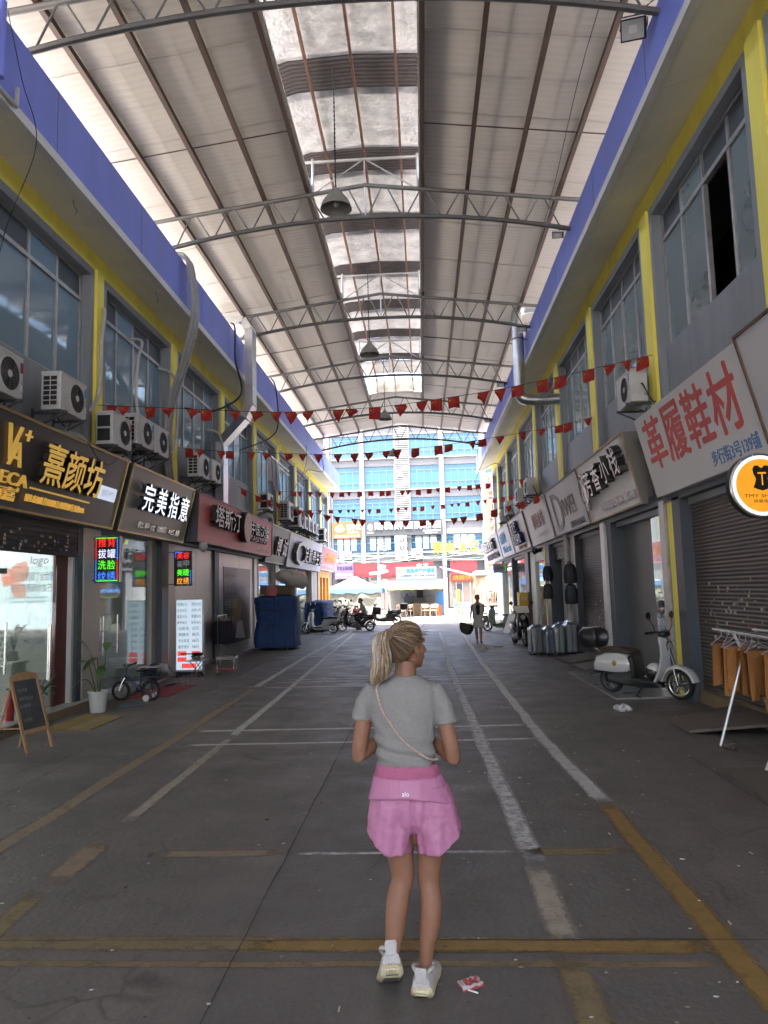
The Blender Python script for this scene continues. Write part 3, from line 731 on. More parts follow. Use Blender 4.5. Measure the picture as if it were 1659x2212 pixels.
# ---------------------------------------------------------------- canopy over the lane
XR = -0.95
can = thing('canopy_roof', 'arched sheet metal canopy on tube trusses spanning the lane between both shop rows', 'canopy', (XR, 0, 0))
def zu(dx): return 10.15 - .13 * abs(dx)
def zl(dx): return 9.45 - .0275 * dx * dx
sheet = wave_mat('cream_sandwich_panel', (0.36, 0.335, 0.31), 'Y', 0.14, 0.15, 0.55, 0.0, 0.93, 0.07, dirt=0.35, dcol=(0.42, 0.37, 0.33), nscale=0.7)
translucent(sheet, (.78, .745, .70), .088)  # translucency added to brighten roof and lane; such a panel is opaque
Y0, Y1 = -9.0, 36.6
for sgn in (-1, 1):
    k = MB(); y = Y0; i = 0; rs = random.Random(4 + sgn)
    while y < Y1 - .01:
        y2 = min(y + .95, Y1); dz = .012 * (i % 2) + rs.uniform(0, .006)
        prof = [1.12, 2.05, 2.5, 2.97, 3.45, 3.9, 4.4, 4.85, 5.4]
        for a, b in zip(prof, prof[1:]):
            sag = lambda d: -.018 if d in (2.5, 3.45, 4.4) else 0
            xs = (sgn * a, sgn * b); zz = (zu(a) + .17 + dz + sag(a), zu(b) + .17 + dz + sag(b))
            vs = [(x, yy, z + t) for x, z in zip(xs, zz) for yy in (y + .004, y2 + .01) for t in (0, .05)]
            k.add(vs, [(0, 1, 3, 2), (4, 6, 7, 5), (0, 4, 5, 1), (2, 3, 7, 6), (0, 2, 6, 4), (1, 5, 7, 3)], sheet)
        y = y2; i += 1
    k.build('roof_sheet', can, smooth=False)
    for d in (1.19, 2.1, 3.02, 3.94, 4.86):
        k = MB(); x = sgn * d; z = zu(d) + .045
        k.box(x - .028, Y0, z, x + .028, Y1, z + .115, M['purlin']); k.box(x - .04, Y0, z - .008, x + .04, Y1, z, M['purlin'])
        k.build('purlin', can, smooth=False)
# closed ridge beyond the skylight
k = MB(); y = 30.3
while y < Y1:
    y2 = min(y + .95, Y1)
    for s_ in (-1, 1):
        vs = [(x, yy, z + t) for x, z in ((0, zu(0) + .17), (s_ * 1.12, zu(1.12) + .17)) for yy in (y + .004, y2) for t in (0, .05)]
        k.add(vs, [(0, 1, 3, 2), (4, 6, 7, 5), (0, 4, 5, 1), (2, 3, 7, 6), (0, 2, 6, 4), (1, 5, 7, 3)], sheet)
    y = y2
k.build('roof_sheet', can, smooth=False)
# raised ridge: foil-faced insulation between bare corrugated bays
foil = mat('crinkled_foil_insulation', (.36, .36, .375), .42, .5, .35, 2.2, bump=.9, bscale=16, dirt=.75, dcol=(.20, .17, .15))
bare = mat('bare_corrugated_sheet', (.04, .034, .036), .5, .3, .3, 3, dirt=.4, dcol=(.09, .06, .05))
def zr(x): return 10.93 - .05 * abs(x) - .3 * max(0, abs(x) - 1.12)
fo, ba = MB(), MB()
yb = 11.45 - 2.63 * 9
while yb < 30.2:
    ya, yc = yb + .84, min(yb + 2.63, 30.2)
    # bare bay: real corrugation running across
    if yb + .84 < 30.2 and yb > Y0:
        vs = []; n = 44
        for i in range(n + 1):
            yy = yb - .12 + 1.08 * i / n; h = .05 + .03 * math.sin(i * pi / 2 + .6)
            for x in (-1.55, -1.1, 0, 1.1, 1.55): vs.append((x, yy, zr(x) + .06 + h))
        ba.add(vs, [(5 * i + j, 5 * i + j + 1, 5 * i + j + 6, 5 * i + j + 5) for i in range(n) for j in range(4)], bare)
    ya = max(ya, Y0)
    if yc > ya:
        nx, ny = 28, 16; vs = []
        for i in range(ny + 1):
            yy = lerp(ya, yc, i / ny)
            for j in range(nx + 1):
                x = lerp(-1.55, 1.55, j / nx)
                pl = abs(((x + 1.6) % .8) / .8 - .5)    # pinned at the ridge purlins, belly between
                h = -.05 * (1 - (2 * pl) ** 2) * math.sin(pi * i / ny) + .012 * MN.noise((x * 5, yy * 5, 0)) - .03 * (abs(math.sin(pi * (yy - ya) / .6)) ** .5)
                vs.append((x, yy, zr(x) + .05 + h))
        fo.add(vs, [(i * (nx + 1) + j, i * (nx + 1) + j + 1, (i + 1) * (nx + 1) + j + 1, (i + 1) * (nx + 1) + j) for i in range(ny) for j in range(nx)], foil)
    yb += 2.63
ba.box(-1.1, 30.2, 10.25, 1.1, 30.22, 10.85, mat('dirty_foil_end', (.16, .15, .14), .5, .3, .4, 4, dirt=.6))
fo.build('foil_insulation', can, recalc=False); ba.build('corrugated_sheet', can, recalc=False)
translucent(foil, (.8, .77, .73), .016, True); translucent(bare, (.5, .45, .42), .004)  # translucency added to foil and bare sheet to brighten the ridge
for x in (-.78, 0, .76):
    k = MB(); k.box(x - .022, Y0, zr(x) - .12, x + .022, 30.2, zr(x) - .02, mat('rusty_ridge_purlin', (.12, .055, .035), .7, 0, .3, 5)); k.build('purlin', can, smooth=False)
for i in range(-3, 6):
    Yt = 8.58 + 5.53 * i
    if Yt < Y0: continue
    k = MB(); m = M['truss'] if Yt < 33 else M['purlin']
    k.tube([(dx, Yt, zu(dx)) for dx in (-5.6, -3, -1.1, 0, 1.1, 3, 5.3)], .045, m, 8)
    k.tube([(dx, Yt, zl(dx)) for dx in [-4.15 + 8.3 * j / 16 for j in range(17)]], .048, m, 8)
    n = 10; xs = [-4.0 + 8.0 * j / n for j in range(n + 1)]
    for j in range(n):
        a, b = xs[j], xs[j + 1]; c = (a + b) / 2
        k.tube([(a + .04, Yt, zl(a)), (c - .05, Yt, zu(c))], .017, m, 6); k.tube([(c + .05, Yt, zu(c)), (b - .04, Yt, zl(b))], .017, m, 6)
    k.build('truss', can)
    if Yt < 31:
        k = MB(); pt = mat('pale_truss_tube', (.36, .37, .38), .5, .2, dirt=.3)
        for x in (-1.08, 1.1): k.tube([(x, Yt, zu(x)), (x, Yt, 10.78)], .03, pt, 8)
        k.tube([(-1.35, Yt, 10.72), (1.25, Yt, 10.72)], .03, pt, 8); k.tube([(0, Yt, zl(0)), (0, Yt, 10.72)], .018, pt, 6)
        k.tube([(-1.05, Yt, zu(1.05) + .02), (-.05, Yt, 10.7)], .016, pt, 6); k.tube([(1.05, Yt, zu(1.05) + .02), (.05, Yt, 10.7)], .016, pt, 6)
        k.build('ridge_frame', can)
    k = MB()
    for x, zb in ((-5.3, 8.22), (5.15, 8.83)): k.tube([(x, Yt, zb), (x, Yt, zu(x))], .05, m, 8)
    k.build('column', can)
for y in (12.15, 23.2, 34): 
    k = MB(); k.tube([(-4.5, y, zu(4.5) + .12), (-1.15, y, zu(1.15) + .12)], .012, M['purlin'], 6); k.tube([(4.5, y, zu(4.5) + .12), (1.15, y, zu(1.15) + .12)], .012, M['purlin'], 6); k.build('sag_rod', can)
# ---------------------------------------------------------------- signboards
def board(side, y0, y1, label, face, fn, trim=None, xb=None, xt=None, z0=None, z1=None, endm=None, name='signboard'):
    """a box sign leaning out from the wall; a runs along the writing direction, b up the face"""
    if side < 0: xb, xt, z0, z1, xw = xb or -5.5, xt or -5.2, z0 or 3.0, z1 or 4.23, -5.69
    else: xb, xt, z0, z1, xw = xb or 3.9, xt or 3.6, z0 or 3.2, z1 or 4.5, 4.09
    cy = (y0 + y1) / 2
    root = thing(name, label, 'sign', (xb, cy, z0))
    F = Fr((0, -cy, 0) if side < 0 else (0, -cy, 0), (0, 1, 0) if side < 0 else (0, -1, 0), (xt - xb, 0, z1 - z0))
    H = math.hypot(xt - xb, z1 - z0)
    k = MB(); pr = [(0, 0), (xt - xb, z1 - z0), (xw - xb, z1 - z0), (xw - xb, 0)]
    if side > 0: F.o = V((0, -cy, 0))
    vs = [(x, y - cy, z) for y in (y0, y1) for x, z in pr]
    k.add(vs, [(0, 1, 2, 3), (4, 7, 6, 5), (1, 5, 6, 2), (3, 2, 6, 7), (0, 3, 7, 4)], endm or M['greyd'])
    k.add([vs[0], vs[1], vs[5], vs[4]], [(0, 1, 2, 3)], face)
    k.build('sign_box', root, smooth=False)
    A0, A1 = (y0, y1) if side < 0 else (-y1, -y0)
    if side > 0:
        F = Fr((0, -cy, 0), (0, -1, 0), (xt - xb, 0, z1 - z0)); F.o = F.o  # a = -y
        F.o = V((0, -cy, 0))
    if trim:
        t = MB(); e = .035
        for a, b, c, d in ((A0, 0, A1, e), (A0, H - e, A1, H), (A0, e, A0 + e, H - e), (A1 - e, e, A1, H - e)): t.fbox(F, a, b, -.01, c, d, .022, trim)
        t.build('trim', root, smooth=False)
    if fn:
        q = MB(); fn(q, F, A0, A1, H); q.build('lettering', root, smooth=False)
    return root, F
gtrim = mat('gold_edge_trim', (.45, .33, .13), .35, .7)
brz = mat('dark_bronze_panel', (.095, .086, .08), .35, .55, .10, .5, dirt=.2, dcol=(.05, .045, .04))
def L1(t, F, a0, a1, H):
    g = M['gold']
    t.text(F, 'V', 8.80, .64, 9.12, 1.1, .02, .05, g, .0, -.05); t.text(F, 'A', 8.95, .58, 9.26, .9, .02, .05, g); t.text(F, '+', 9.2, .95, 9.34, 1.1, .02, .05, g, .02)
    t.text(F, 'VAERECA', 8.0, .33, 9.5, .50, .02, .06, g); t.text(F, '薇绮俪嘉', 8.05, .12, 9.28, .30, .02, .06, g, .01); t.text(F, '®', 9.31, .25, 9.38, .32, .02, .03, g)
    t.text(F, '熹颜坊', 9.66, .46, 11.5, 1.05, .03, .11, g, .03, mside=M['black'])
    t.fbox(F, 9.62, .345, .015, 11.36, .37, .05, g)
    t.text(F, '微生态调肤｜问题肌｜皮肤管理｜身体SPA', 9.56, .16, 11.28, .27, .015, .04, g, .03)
    t.fbox(F, 11.66, .47, .0, 12.28, .70, .03, mat('pale_lit_plate', (.5, .55, .6), .5, emit=(.7, .8, 1), estr=EM*.25)); t.text(F, '美容·养生', 11.72, .52, 12.22, .65, .03, .034, M['white'])
board(-1, 6.6, 12.5, 'dark bronze signboard with gold VA monogram and large gold characters', brz, L1, gtrim)
brz2 = mat('brown_bronze_panel', (.22, .20, .18), .4, .25, .15, .6, dirt=.2, dcol=(.07, .06, .05))
def L2(t, F, a0, a1, H):
    for i, c in enumerate('完美指意'): t.text(F, c, 13.3 + i * .68, .48 - .0 * i, 13.82 + i * .68, 1.0, .03, .12, M['lit'], .02, -.12, mside=M['black'])
    t.text(F, '韩式 美甲 化妆｜纹绣培训｜半永久 美睫', 13.5, .12, 15.8, .27, .015, .05, M['steel'], .02)
board(-1, 12.72, 16.28, 'brown bronze signboard with four lit bluish white brush characters', brz2, L2, gtrim)
redp = mat('crimson_embossed_panel', (.60, .08, .085), .5, 0, .15, 2.0, bump=.6, bscale=14, dirt=.3, dcol=(.32, .14, .14))
wl = mat('white_channel_face', (.62, .62, .60), .45)
dred = mat('dark_red_edge', (.16, .02, .025), .45)
def L3(t, F, a0, a1, H):
    t.text(F, '塔斯汀', 17.5, .45, 19.95, .98, .02, .16, wl, .03, mside=M['black'])
    t.text(F, '中国汉堡', 21.35, .55, 23.85, .92, .02, .12, wl, .02, mside=M['black']); t.text(F, 'TASITING', 21.35, .36, 23.8, .50, .02, .1, wl, .015, mside=M['black'])
    t.text(F, '加盟热线 招商中心', 22.7, .1, 24.3, .2, .0, .01, wl)
    t.prism(F, [(20.65 + .46 * math.cos(x), .68 + .44 * math.sin(x)) for x in [2 * pi * i / 28 for i in range(28)]], .02, .2, M['black'])
    t.prism(F, [(20.65 + .43 * math.cos(x), .68 + .41 * math.sin(x)) for x in [2 * pi * i / 28 for i in range(28)]], .2, .205, mat('plain_pink_plaque', (.45, .24, .22), .5))
board(-1, 16.55, 24.85, 'long crimson embossed signboard with white raised characters and a pale oval plaque', redp, L3, dred, xb=-5.25, xt=-5.2, z0=3.05)
grn = mat('sage_green_panel', (.10, .14, .125), .5, 0, .12, .8, dirt=.2)
def L4(t, F, a0, a1, H): 
    for i, c in enumerate('博诚'): t.text(F, c, 25.9 + i * 1.15, .32, 26.75 + i * 1.15, .98, .02, .12, wl, .03, mside=mat('brown_letter_side', (.08, .05, .04), .5))
board(-1, 24.95, 28.3, 'sage green signboard with two white raised characters', grn, L4, M['white'], z0=2.9)
wbl = mat('white_to_blue_print', (.50, .52, .56), .45, 0, .25, .35, dirt=.6, dcol=(.14, .18, .55))
def L5(t, F, a0, a1, H):
    bs = MATS['brown_letter_side']
    t.text(F, 'C', 29.2, .15, 31.3, 1.12, .02, .2, wl, .03, mside=bs)
    for i, c in enumerate('足颜养生馆'): t.text(F, c, 31.5 + i * 1.1, .3, 32.4 + i * 1.1, .95, .02, .18, wl, .03, mside=bs)
board(-1, 28.35, 37.7, 'white and blue printed signboard with big brown sided letters', wbl, L5, M['white'], xb=-5.4, z0=2.85)
pnk = mat('faded_pink_panel', (.52, .18, .20), .5, 0, .15, .8)
def L6(t, F, a0, a1, H):
    t.text(F, '一品海鲜大排档', 39.0, .5, 43.6, .98, .01, .03, mat('orange_letter', (.75, .35, .08), .5), .02); t.text(F, '海鲜 烧烤 火锅 订餐热线', 39, .2, 43.5, .38, .005, .01, wl)
board(-1, 37.9, 44.4, 'faded pink signboard with orange characters, farthest on the left row', pnk, L6, M['soffit'])
# right row
wgr = mat('tarpaulin_white_print', (.60, .59, .58), .6, 0, .08, .7, bump=.5, bscale=3, dirt=.3, dcol=(.45, .44, .43))
rl = mat('red_print', (.55, .085, .075), .6, 0, .15, 1.2); bl_ = mat('blue_print', (.10, .19, .38), .6, 0, .15, 2)
def R2_(t, F, a0, a1, H):
    for i, c in enumerate('革履鞋材'): t.text(F, c, -11.8 + i * .87, .42, -11.02 + i * .87, 1.22, .0, .006, rl, .03)
    t.text(F, '步行街3号139铺', -9.6, .10, -8.26, .30, .0, .006, bl_, .02)
board(1, 8.14, 12.06, 'white tarpaulin signboard with big red characters and a small blue shop number', wgr, R2_, None, endm=wgr)
def R1_(t, F, a0, a1, H): pass
board(1, 3.0, 8.10, 'plain pale blank signboard with brown frame nearest on the right row', mat('plain_pale_board', (.52, .51, .52), .6, 0, .05, .5), R1_, mat('brown_rusty_trim', (.13, .075, .045), .6, .2, .3, 5), xb=3.88, xt=3.58, z0=3.3, z1=4.54)
brush = mat('brushed_steel_panel', (.70, .685, .665), .5, .0, .08, .6, dirt=.25, dcol=(.35, .31, .27), stretch=(1, 1, .15))  # pale non-metal base stands in for far light reflected in the steel
rust = mat('rusted_edge_trim', (.36, .25, .16), .5, .4, .4, 8)
chr_ = mat('chrome_letter', (.40, .39, .39), .3, .5); cs = mat('dark_letter_side', (.045, .045, .045), .4, .3)  # near-black sides put the letters' dark shadows into the colour
def R3_(t, F, a0, a1, H):
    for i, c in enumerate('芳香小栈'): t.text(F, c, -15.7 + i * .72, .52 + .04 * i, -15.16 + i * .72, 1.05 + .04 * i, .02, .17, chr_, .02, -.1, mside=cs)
    cc = (-16.15, .68)
    rg = [(cc[0] + .33 * math.cos(x), cc[1] + .40 * math.sin(x)) for x in [2 * pi * i / 28 for i in range(28)]]
    t.tube([F(a, b, .1) for a, b in rg], .03, chr_, 6, True)
    for i in range(5): t.tube([F(cc[0] - .22 + .05 * i, cc[1] + .34 - .03 * i - .62 * j / 8, .1 + .0 * j) + F.u * (.10 * math.sin(j * .8 + i * .4)) for j in range(9)], .018, chr_, 5)
    t.prism(F, [(-16.12, .4), (-15.98, .46), (-15.95, .6), (-15.9, .7), (-15.98, .82), (-16.1, .85), (-16.16, .6)], .08, .12, chr_)
    t.text(F, '主营内衣批发 零售 美甲 美睫 护理', -15.4, .14, -13.0, .30, .01, .05, chr_, .02)
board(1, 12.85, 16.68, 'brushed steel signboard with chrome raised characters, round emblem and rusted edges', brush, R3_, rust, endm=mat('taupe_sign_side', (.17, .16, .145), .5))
grb = mat('grey_weathered_board', (.64, .625, .61), .5, .0, .10, .5, dirt=.4, dcol=(.24, .22, .2), stretch=(1, 1, .2))
dl = mat('faded_grey_letter', (.15, .14, .13), .5)
def R4_(t, F, a0, a1, H):
    t.text(F, 'D', -20.5, .12, -19.35, 1.15, .005, .02, dl, -.015); t.text(F, 'IWEI', -19.2, .42, -17.75, .86, .005, .02, dl, -.01)
    t.text(F, '主营服饰鞋包内衣配饰批发', -18.9, .08, -17.2, .24, .005, .01, dl, .01)
board(1, 16.78, 21.12, 'grey weathered signboard with thin capital letters and an oversized D', grb, R4_, M['greyd'])
def R5_(t, F, a0, a1, H):
    t.text(F, '柳框衣坊', -24.4, .5, -22.2, .98, .005, .012, mat('faded_pink_print', (.42, .25, .22), .6), .03); t.text(F, 'LIUKUANG', -24.4, .2, -22.2, .36, .003, .006, M['soffit'])
board(1, 21.3, 25.55, 'pale grey signboard with faded pink characters', grb, R5_, M['white'])
nv = mat('navy_letter', (.03, .03, .12), .4)
def R6_(t, F, a0, a1, H):
    t.text(F, '爱发艺', -29.2, .72, -27.6, 1.15, .02, .15, wl, .03, mside=nv); t.text(F, '剪烫染吹', -29.2, .26, -26.9, .68, .02, .18, wl, .03, mside=nv); t.text(F, '造型护理 专业接发', -29, .05, -26.8, .2, .01, .02, mat('ochre_print', (.4, .3, .08), .6), .02)
board(1, 26.0, 30.35, 'white signboard with two rows of navy sided raised characters', mat('white_print_board', (.72, .71, .71), .5, 0, .1, .6), R6_, mat('pale_pink_trim', (.5, .3, .28), .5))
def R7_(t, F, a0, a1, H): t.text(F, '鑫源鞋业', -34.6, .6, -32.2, 1.1, .005, .02, mat('bright_blue_print', (.05, .25, .5), .5), .03); t.text(F, 'Wholesale', -34.3, .18, -31.3, .5, .005, .02, MATS['bright_blue_print'], .02)
board(1, 30.6, 35.0, 'white signboard with bright blue characters over an English word', MATS['white_print_board'], R7_, M['white'])
def R8_(t, F, a0, a1, H): t.text(F, '服装批发商行', -42.0, .58, -36.4, 1.15, .02, .2, wl, .03, mside=M['black']); t.text(F, 'DIANPUZHAO', -42, .12, -36.0, .42, .02, .1, M['black'], .03)
board(1, 35.2, 42.6, 'white signboard with black sided characters, farthest on the right row', MATS['white_print_board'], R8_, M['white'], endm=M['white'])

# round lit sign sticking out from the right row
rs_ = thing('round_sign', 'round orange lit sign with black bodice emblem sticking out at the right edge', 'sign', (3.50, 7.55, 2.77))
FR = Fr((0, 0, 0), (1, .12, 0), (0, 0, 1))
k = MB(); cir = lambda r, n=40: [(r * math.cos(2 * pi * i / n), r * math.sin(2 * pi * i / n)) for i in range(n)]
k.prism(FR, cir(.335), -.09, .0, M['black']); k.tube([FR(a, b, 0) for a, b in cir(.325)], .014, M['steel'], 8, True); k.fbox(FR, .3, -.03, -.07, .62, .03, -.02, M['black']); k.build('sign_case', rs_)
k = MB(); k.prism(FR, cir(.315), .0, .006, mat('lit_white_rim', (.7, .75, .8), .4, emit=(.75, .85, 1), estr=EM*.28)); k.build('lit_rim', rs_, smooth=False)
k = MB(); k.prism(FR, cir(.275), .006, .012, mat('lit_orange_face', (.7, .3, .02), .4, emit=(1, .36, .015), estr=EM*.2)); k.build('lit_face', rs_, smooth=False)
k = MB(); B_ = M['black']
hf = [(0, .155), (.035, .185), (.07, .185), (.092, .15), (.085, .10), (.06, .05), (.075, 0), (.095, -.04), (.05, -.06), (0, -.075)]
k.prism(FR, [(a, b + .02) for a, b in hf] + [(-a, b + .02) for a, b in hf[-2:0:-1]], .012, .018, B_)
k.text(FR, 'T', -.045, -.0, .045, .135, .018, .022, MATS['lit_orange_face']); k.text(FR, 'TMY SHAPE', -.2, -.125, .2, -.09, .012, .016, B_); k.text(FR, '婷曼逸塑', -.105, -.18, .105, -.145, .012, .016, B_)
k.build('emblem', rs_, smooth=False)

# LED text signs hung square to the lane
def dotted(k, F, a0, b0, a1, b1, cols, n=(14, 26)):
    i = 0
    P = [(lerp(a0, a1, j / n[0]), b1, 0) for j in range(n[0])] + [(a1, lerp(b1, b0, j / n[1]), 1) for j in range(n[1])] + [(lerp(a1, a0, j / n[0]), b0, 2) for j in range(n[0])] + [(a0, lerp(b0, b1, j / n[1]), 3) for j in range(n[1])]
    for a, b, e in P:
        c = cols(e, a, b)
        if c: k.fbox(F, a - .008, b - .008, .0, a + .008, b + .008, .006, led[c])
led = {n: mat('led_' + n, (.02, .02, .02), .4, emit=c, estr=EM*0.55) for n, c in dict(red=(1, .02, .015), green=(.1, 1, .02), blue=(.03, .22, 1), white=(.7, .75, 1), amber=(1, .38, .02), off=(.12, .12, .13)).items()}
def led_sign(label, x0, x1, y, z0, z1, lines, cols, brx):
    r = thing('led_sign', label, 'sign', ((x0 + x1) / 2, y, z0)); w2 = (x1 - x0) / 2; h = z1 - z0
    F = Fr((0, -.04, 0), (1, 0, 0), (0, 0, 1))
    k = MB(); k.box(-w2 - .02, -.036, -.015, w2 + .02, .036, h + .015, M['black']); k.box(w2 + .02, -.04, -.015, w2 + .035, .04, h + .015, M['alu']); k.build('sign_case', r, smooth=False)
    k = MB(); n = len(lines)
    for i, (s_, c) in enumerate(lines):
        zz = h - (i + 1) * h / n
        for j, ch in enumerate(s_):
            nn = len(s_); ww = (2 * w2 - .08) / nn
            k.text(F, ch, -w2 + .05 + j * ww, zz + .02, -w2 + .05 + (j + .88) * ww, zz + h / n - .015, -.002, .002, led[c], -.005)
    dotted(k, F, -w2 + .015, .015, w2 - .015, h - .015, cols)
    k.build('led_text', r, smooth=False)
    for z in (h - .02, .02): k = MB(); k.tube([(0, 0, z), (brx - (x0 + x1) / 2, 0, z + .01)], .01, M['black'], 6); k.build('bracket', r)
    return r
led_sign('lit LED sign in red, white, green and blue, beside the bronze shop fronts', -5.96, -5.55, 13.0, 2.09, 2.90, [('推背', 'red'), ('拔罐', 'white'), ('洗脸', 'green'), ('纹绣', 'blue')], lambda e, a, b: 'green' if e in (0, 2) else ('blue' if (e == 1) == (b > .4) else 'red'), -6.2) if False else None
led_sign('larger lit LED sign with red, white, green and blue characters and full dotted border', -5.58, -5.18, 12.1, 2.07, 2.83, [('推背', 'red'), ('拔罐', 'white'), ('洗脸', 'green'), ('纹绣', 'blue')], lambda e, a, b: 'green' if e in (0, 2) else ('blue' if (e == 1) == (b > .38) else 'red'), -5.66)
led_sign('smaller lit LED sign over the lit price board, one line dimmed grey', -5.52, -5.15, 15.9, 2.03, 2.78, [('美容', 'red'), ('美甲', 'off'), ('美睫', 'green'), ('纹绣', 'amber')], lambda e, a, b: 'blue' if (e == 0 and a < 0) or (e == 3 and b > .6) or (e == 1 and b < .32) else None, -5.7)
led_sign('small wide LED sign with rainbow border under the farthest right signboard', 3.42, 4.0, 35.4, 2.52, 2.93, [('批发零售', 'off'), ('欢迎光临', 'off')], lambda e, a, b: ('red', 'green', 'blue', 'blue')[e], 4.1)
# ---------------------------------------------------------------- air conditioners, ducts, lamps, flags
def aircon(grid=True, seed=0):
    r = thing('air_conditioner', None, 'air conditioner')
    k = MB(); k.box(-.15, -.40, 0, .15, .40, .56, M['acw']); k.box(-.155, -.405, .53, .155, .405, .575, M['acw']); k.build('casing', r, smooth=False, bevel=.012)
    k = MB(); cy, cz, rr = .09, .28, .235                      # fan guard on the +x face
    k.lathe([(rr, .151), (rr, .158), (rr - .02, .16), (rr - .02, .152)], (0, cy, cz), M['acw'], 28, 'x', False)
    k.lathe([(rr - .02, .1515), (.001, .1515)], (0, cy, cz), M['dark'], 28, 'x', False)
    gm = mat('aircon_guard', (.10, .10, .10), .5)
    for q in range(1, 8): k.tube([(.158, cy + rr * q / 8 * math.cos(t), cz + rr * q / 8 * math.sin(t)) for t in [2 * pi * j / 24 for j in range(24)]], .0035, gm, 4, True)
    for q in range(8): k.tube([(.157, cy, cz), (.157, cy + rr * math.cos(q * pi / 4), cz + rr * math.sin(q * pi / 4))], .004, gm, 4)
    k.lathe([(.05, .156), (.045, .164), (.001, .165)], (0, cy, cz), M['acw'], 16, 'x')
    k.build('fan_guard', r)
    k = MB()                                                    # coil behind a grid on the near end
    k.box(-.12, -.403, .06, .10, -.4, .5, M['dark'])
    if grid:
        for j in range(7): k.box(-.125, -.412, .055 + j * .074, .105, -.403, .067 + j * .074, M['acw'])
        for j in range(3): k.box(-.125 + j * .109, -.411, .055, -.113 + j * .109, -.403, .51, M['acw'])
    else: k.box(-.125, -.412, .27, .105, -.403, .30, M['acw'])
    k.build('coil_grille', r, smooth=False)
    k = MB(); k.box(.151, .33, .36, .154, .395, .50, mat('blue_rating_label', (.08, .28, .55), .5) if seed % 2 == 0 else MATS['sticker_red']); k.box(.151, .335, .12, .153, .39, .2, M['white']); k.build('rating_label', r, smooth=False)
    for y in (-.3, .3):
        k = MB(); k.box(-.32, y - .018, -.035, .2, y + .018, 0, M['greyd']); k.tube([(-.32, y, -.26), (.17, y, -.03)], .014, M['greyd'], 6); k.box(-.335, y - .018, -.3, -.315, y + .018, .05, M['greyd']); k.build('bracket', r, smooth=False)
    k = MB(); k.tube(smoothpath([(-.1, .41, .12), (-.12, .47, .1), (-.22, .47, -.1), (-.3, .44, -.35)], 5), .018, M['pvc'], 7); k.tube(smoothpath([(-.05, .40, .3), (-.05, .5, .25), (-.2, .5, -.05), (-.33, .42, .1)], 5), .012, M['cable'], 6); k.build('refrigerant_pipe', r)
    return r
AC = aircon(True, 0); AC2 = aircon(False, 1)
def put_ac(proto, side, y, z, label, x=None, sc=1.0, used=[]):
    o = proto if proto not in used else dup(proto)
    used.append(proto)
    o.location = (x if x is not None else (-5.34 if side < 0 else 3.76), y, z); o.rotation_euler = (0, 0, 0 if side < 0 else pi)
    o.scale = (sc, sc, sc); o['label'] = label; o['group'] = 'air conditioner units on the shop walls'
put_ac(AC2, -1, 8.62, 4.40, 'white air conditioner cut by the left edge, nearest on the left wall')
put_ac(AC, -1, 10.42, 4.55, 'air conditioner with blue label over the gold lettered signboard')
put_ac(AC2, -1, 12.2, 4.40, 'first air conditioner of the row of three above the gap between two bronze signs')
put_ac(AC, -1, 13.25, 4.62, 'middle air conditioner of the row of three over the brown bronze sign')
put_ac(AC, -1, 14.1, 4.62, 'last air conditioner of the row of three, beside the hanging conduits')
put_ac(AC, -1, 17.0, 4.60, 'air conditioner with gridded end over the start of the crimson sign')
put_ac(AC, -1, 18.05, 4.66, 'air conditioner just before the square duct, over the crimson sign', sc=.95)
put_ac(AC2, -1, 24.6, 4.66, 'air conditioner below the hanging washing on the left wall')
put_ac(AC, -1, 28.3, 4.65, 'big air conditioner over the sage green sign', sc=1.25)
put_ac(AC2, -1, 30.6, 4.55, 'tall old grey air conditioner on the left wall', sc=1.5)
for i in range(4): put_ac(AC, -1, 32.3 + i * 1.15, 4.62, ('first', 'second', 'third', 'fourth')[i] + ' in the row of four distant air conditioners over the white and blue sign')
put_ac(AC2, -1, 38.6, 4.5, 'air conditioner over the pink sign, farthest on the left wall', sc=1.2)
put_ac(AC, 1, 12.6, 4.88, 'air conditioner over the brushed steel sign, nearest on the right wall')
put_ac(AC, 1, 24.9, 4.9, 'air conditioner over the pale grey sign with faded pink characters')
put_ac(AC2, 1, 27.3, 4.9, 'lower air conditioner over the sign with navy characters')
put_ac(AC, 1, 31.0, 4.85, 'air conditioner over the sign with blue characters')
put_ac(AC2, 1, 33.2, 4.75, 'farthest air conditioner on the right wall')

# ventilation ducts
def ribtube(k, pts, r, m, step=.16, n=16):
    P = smoothpath(pts, 6); k.tube(P, r, m, n); acc = 0
    for a, b in zip(P, P[1:]):
        L_ = (b - a).length; acc += L_
        if acc >= step:
            acc = 0; d = (b - a).normalized(); k.tube([b - d * .006, b + d * .006], r * 1.035, m, n)
dr = thing('ventilation_duct', 'round spiral metal duct rising past the blue fascia of the right row', 'duct', (2.95, 20.4, 7.2))
k = MB(); q = lambda x, y, z: (x - 2.95, y - 20.4, z - 7.2)
ribtube(k, [q(4.05, 20.4, 7.1), q(3.4, 20.4, 7.1), q(3.02, 20.4, 7.16), q(2.95, 20.4, 7.4), q(2.95, 20.4, 8.2), q(2.95, 20.4, 9.0), q(2.95, 20.4, 9.55), q(3.0, 20.4, 9.75), q(3.25, 20.4, 9.85), q(3.9, 20.4, 9.85)], .165, M['galv'], .12, 20); k.build('spiral_pipe', dr)
k = MB(); k.tube([q(2.95 + .18 * math.cos(t), 20.4 + .18 * math.sin(t), 8.9) for t in [2 * pi * j / 20 for j in range(20)]], .012, M['cable'], 5, True); k.box(*q(3.1, 20.38, 8.89), *q(3.25, 20.42, 8.91), M['cable']); k.build('clamp', dr)
dl_ = thing('ventilation_duct', 'square galvanised duct dropping from the roof down the left wall', 'duct', (-4.6, 19.2, 7))
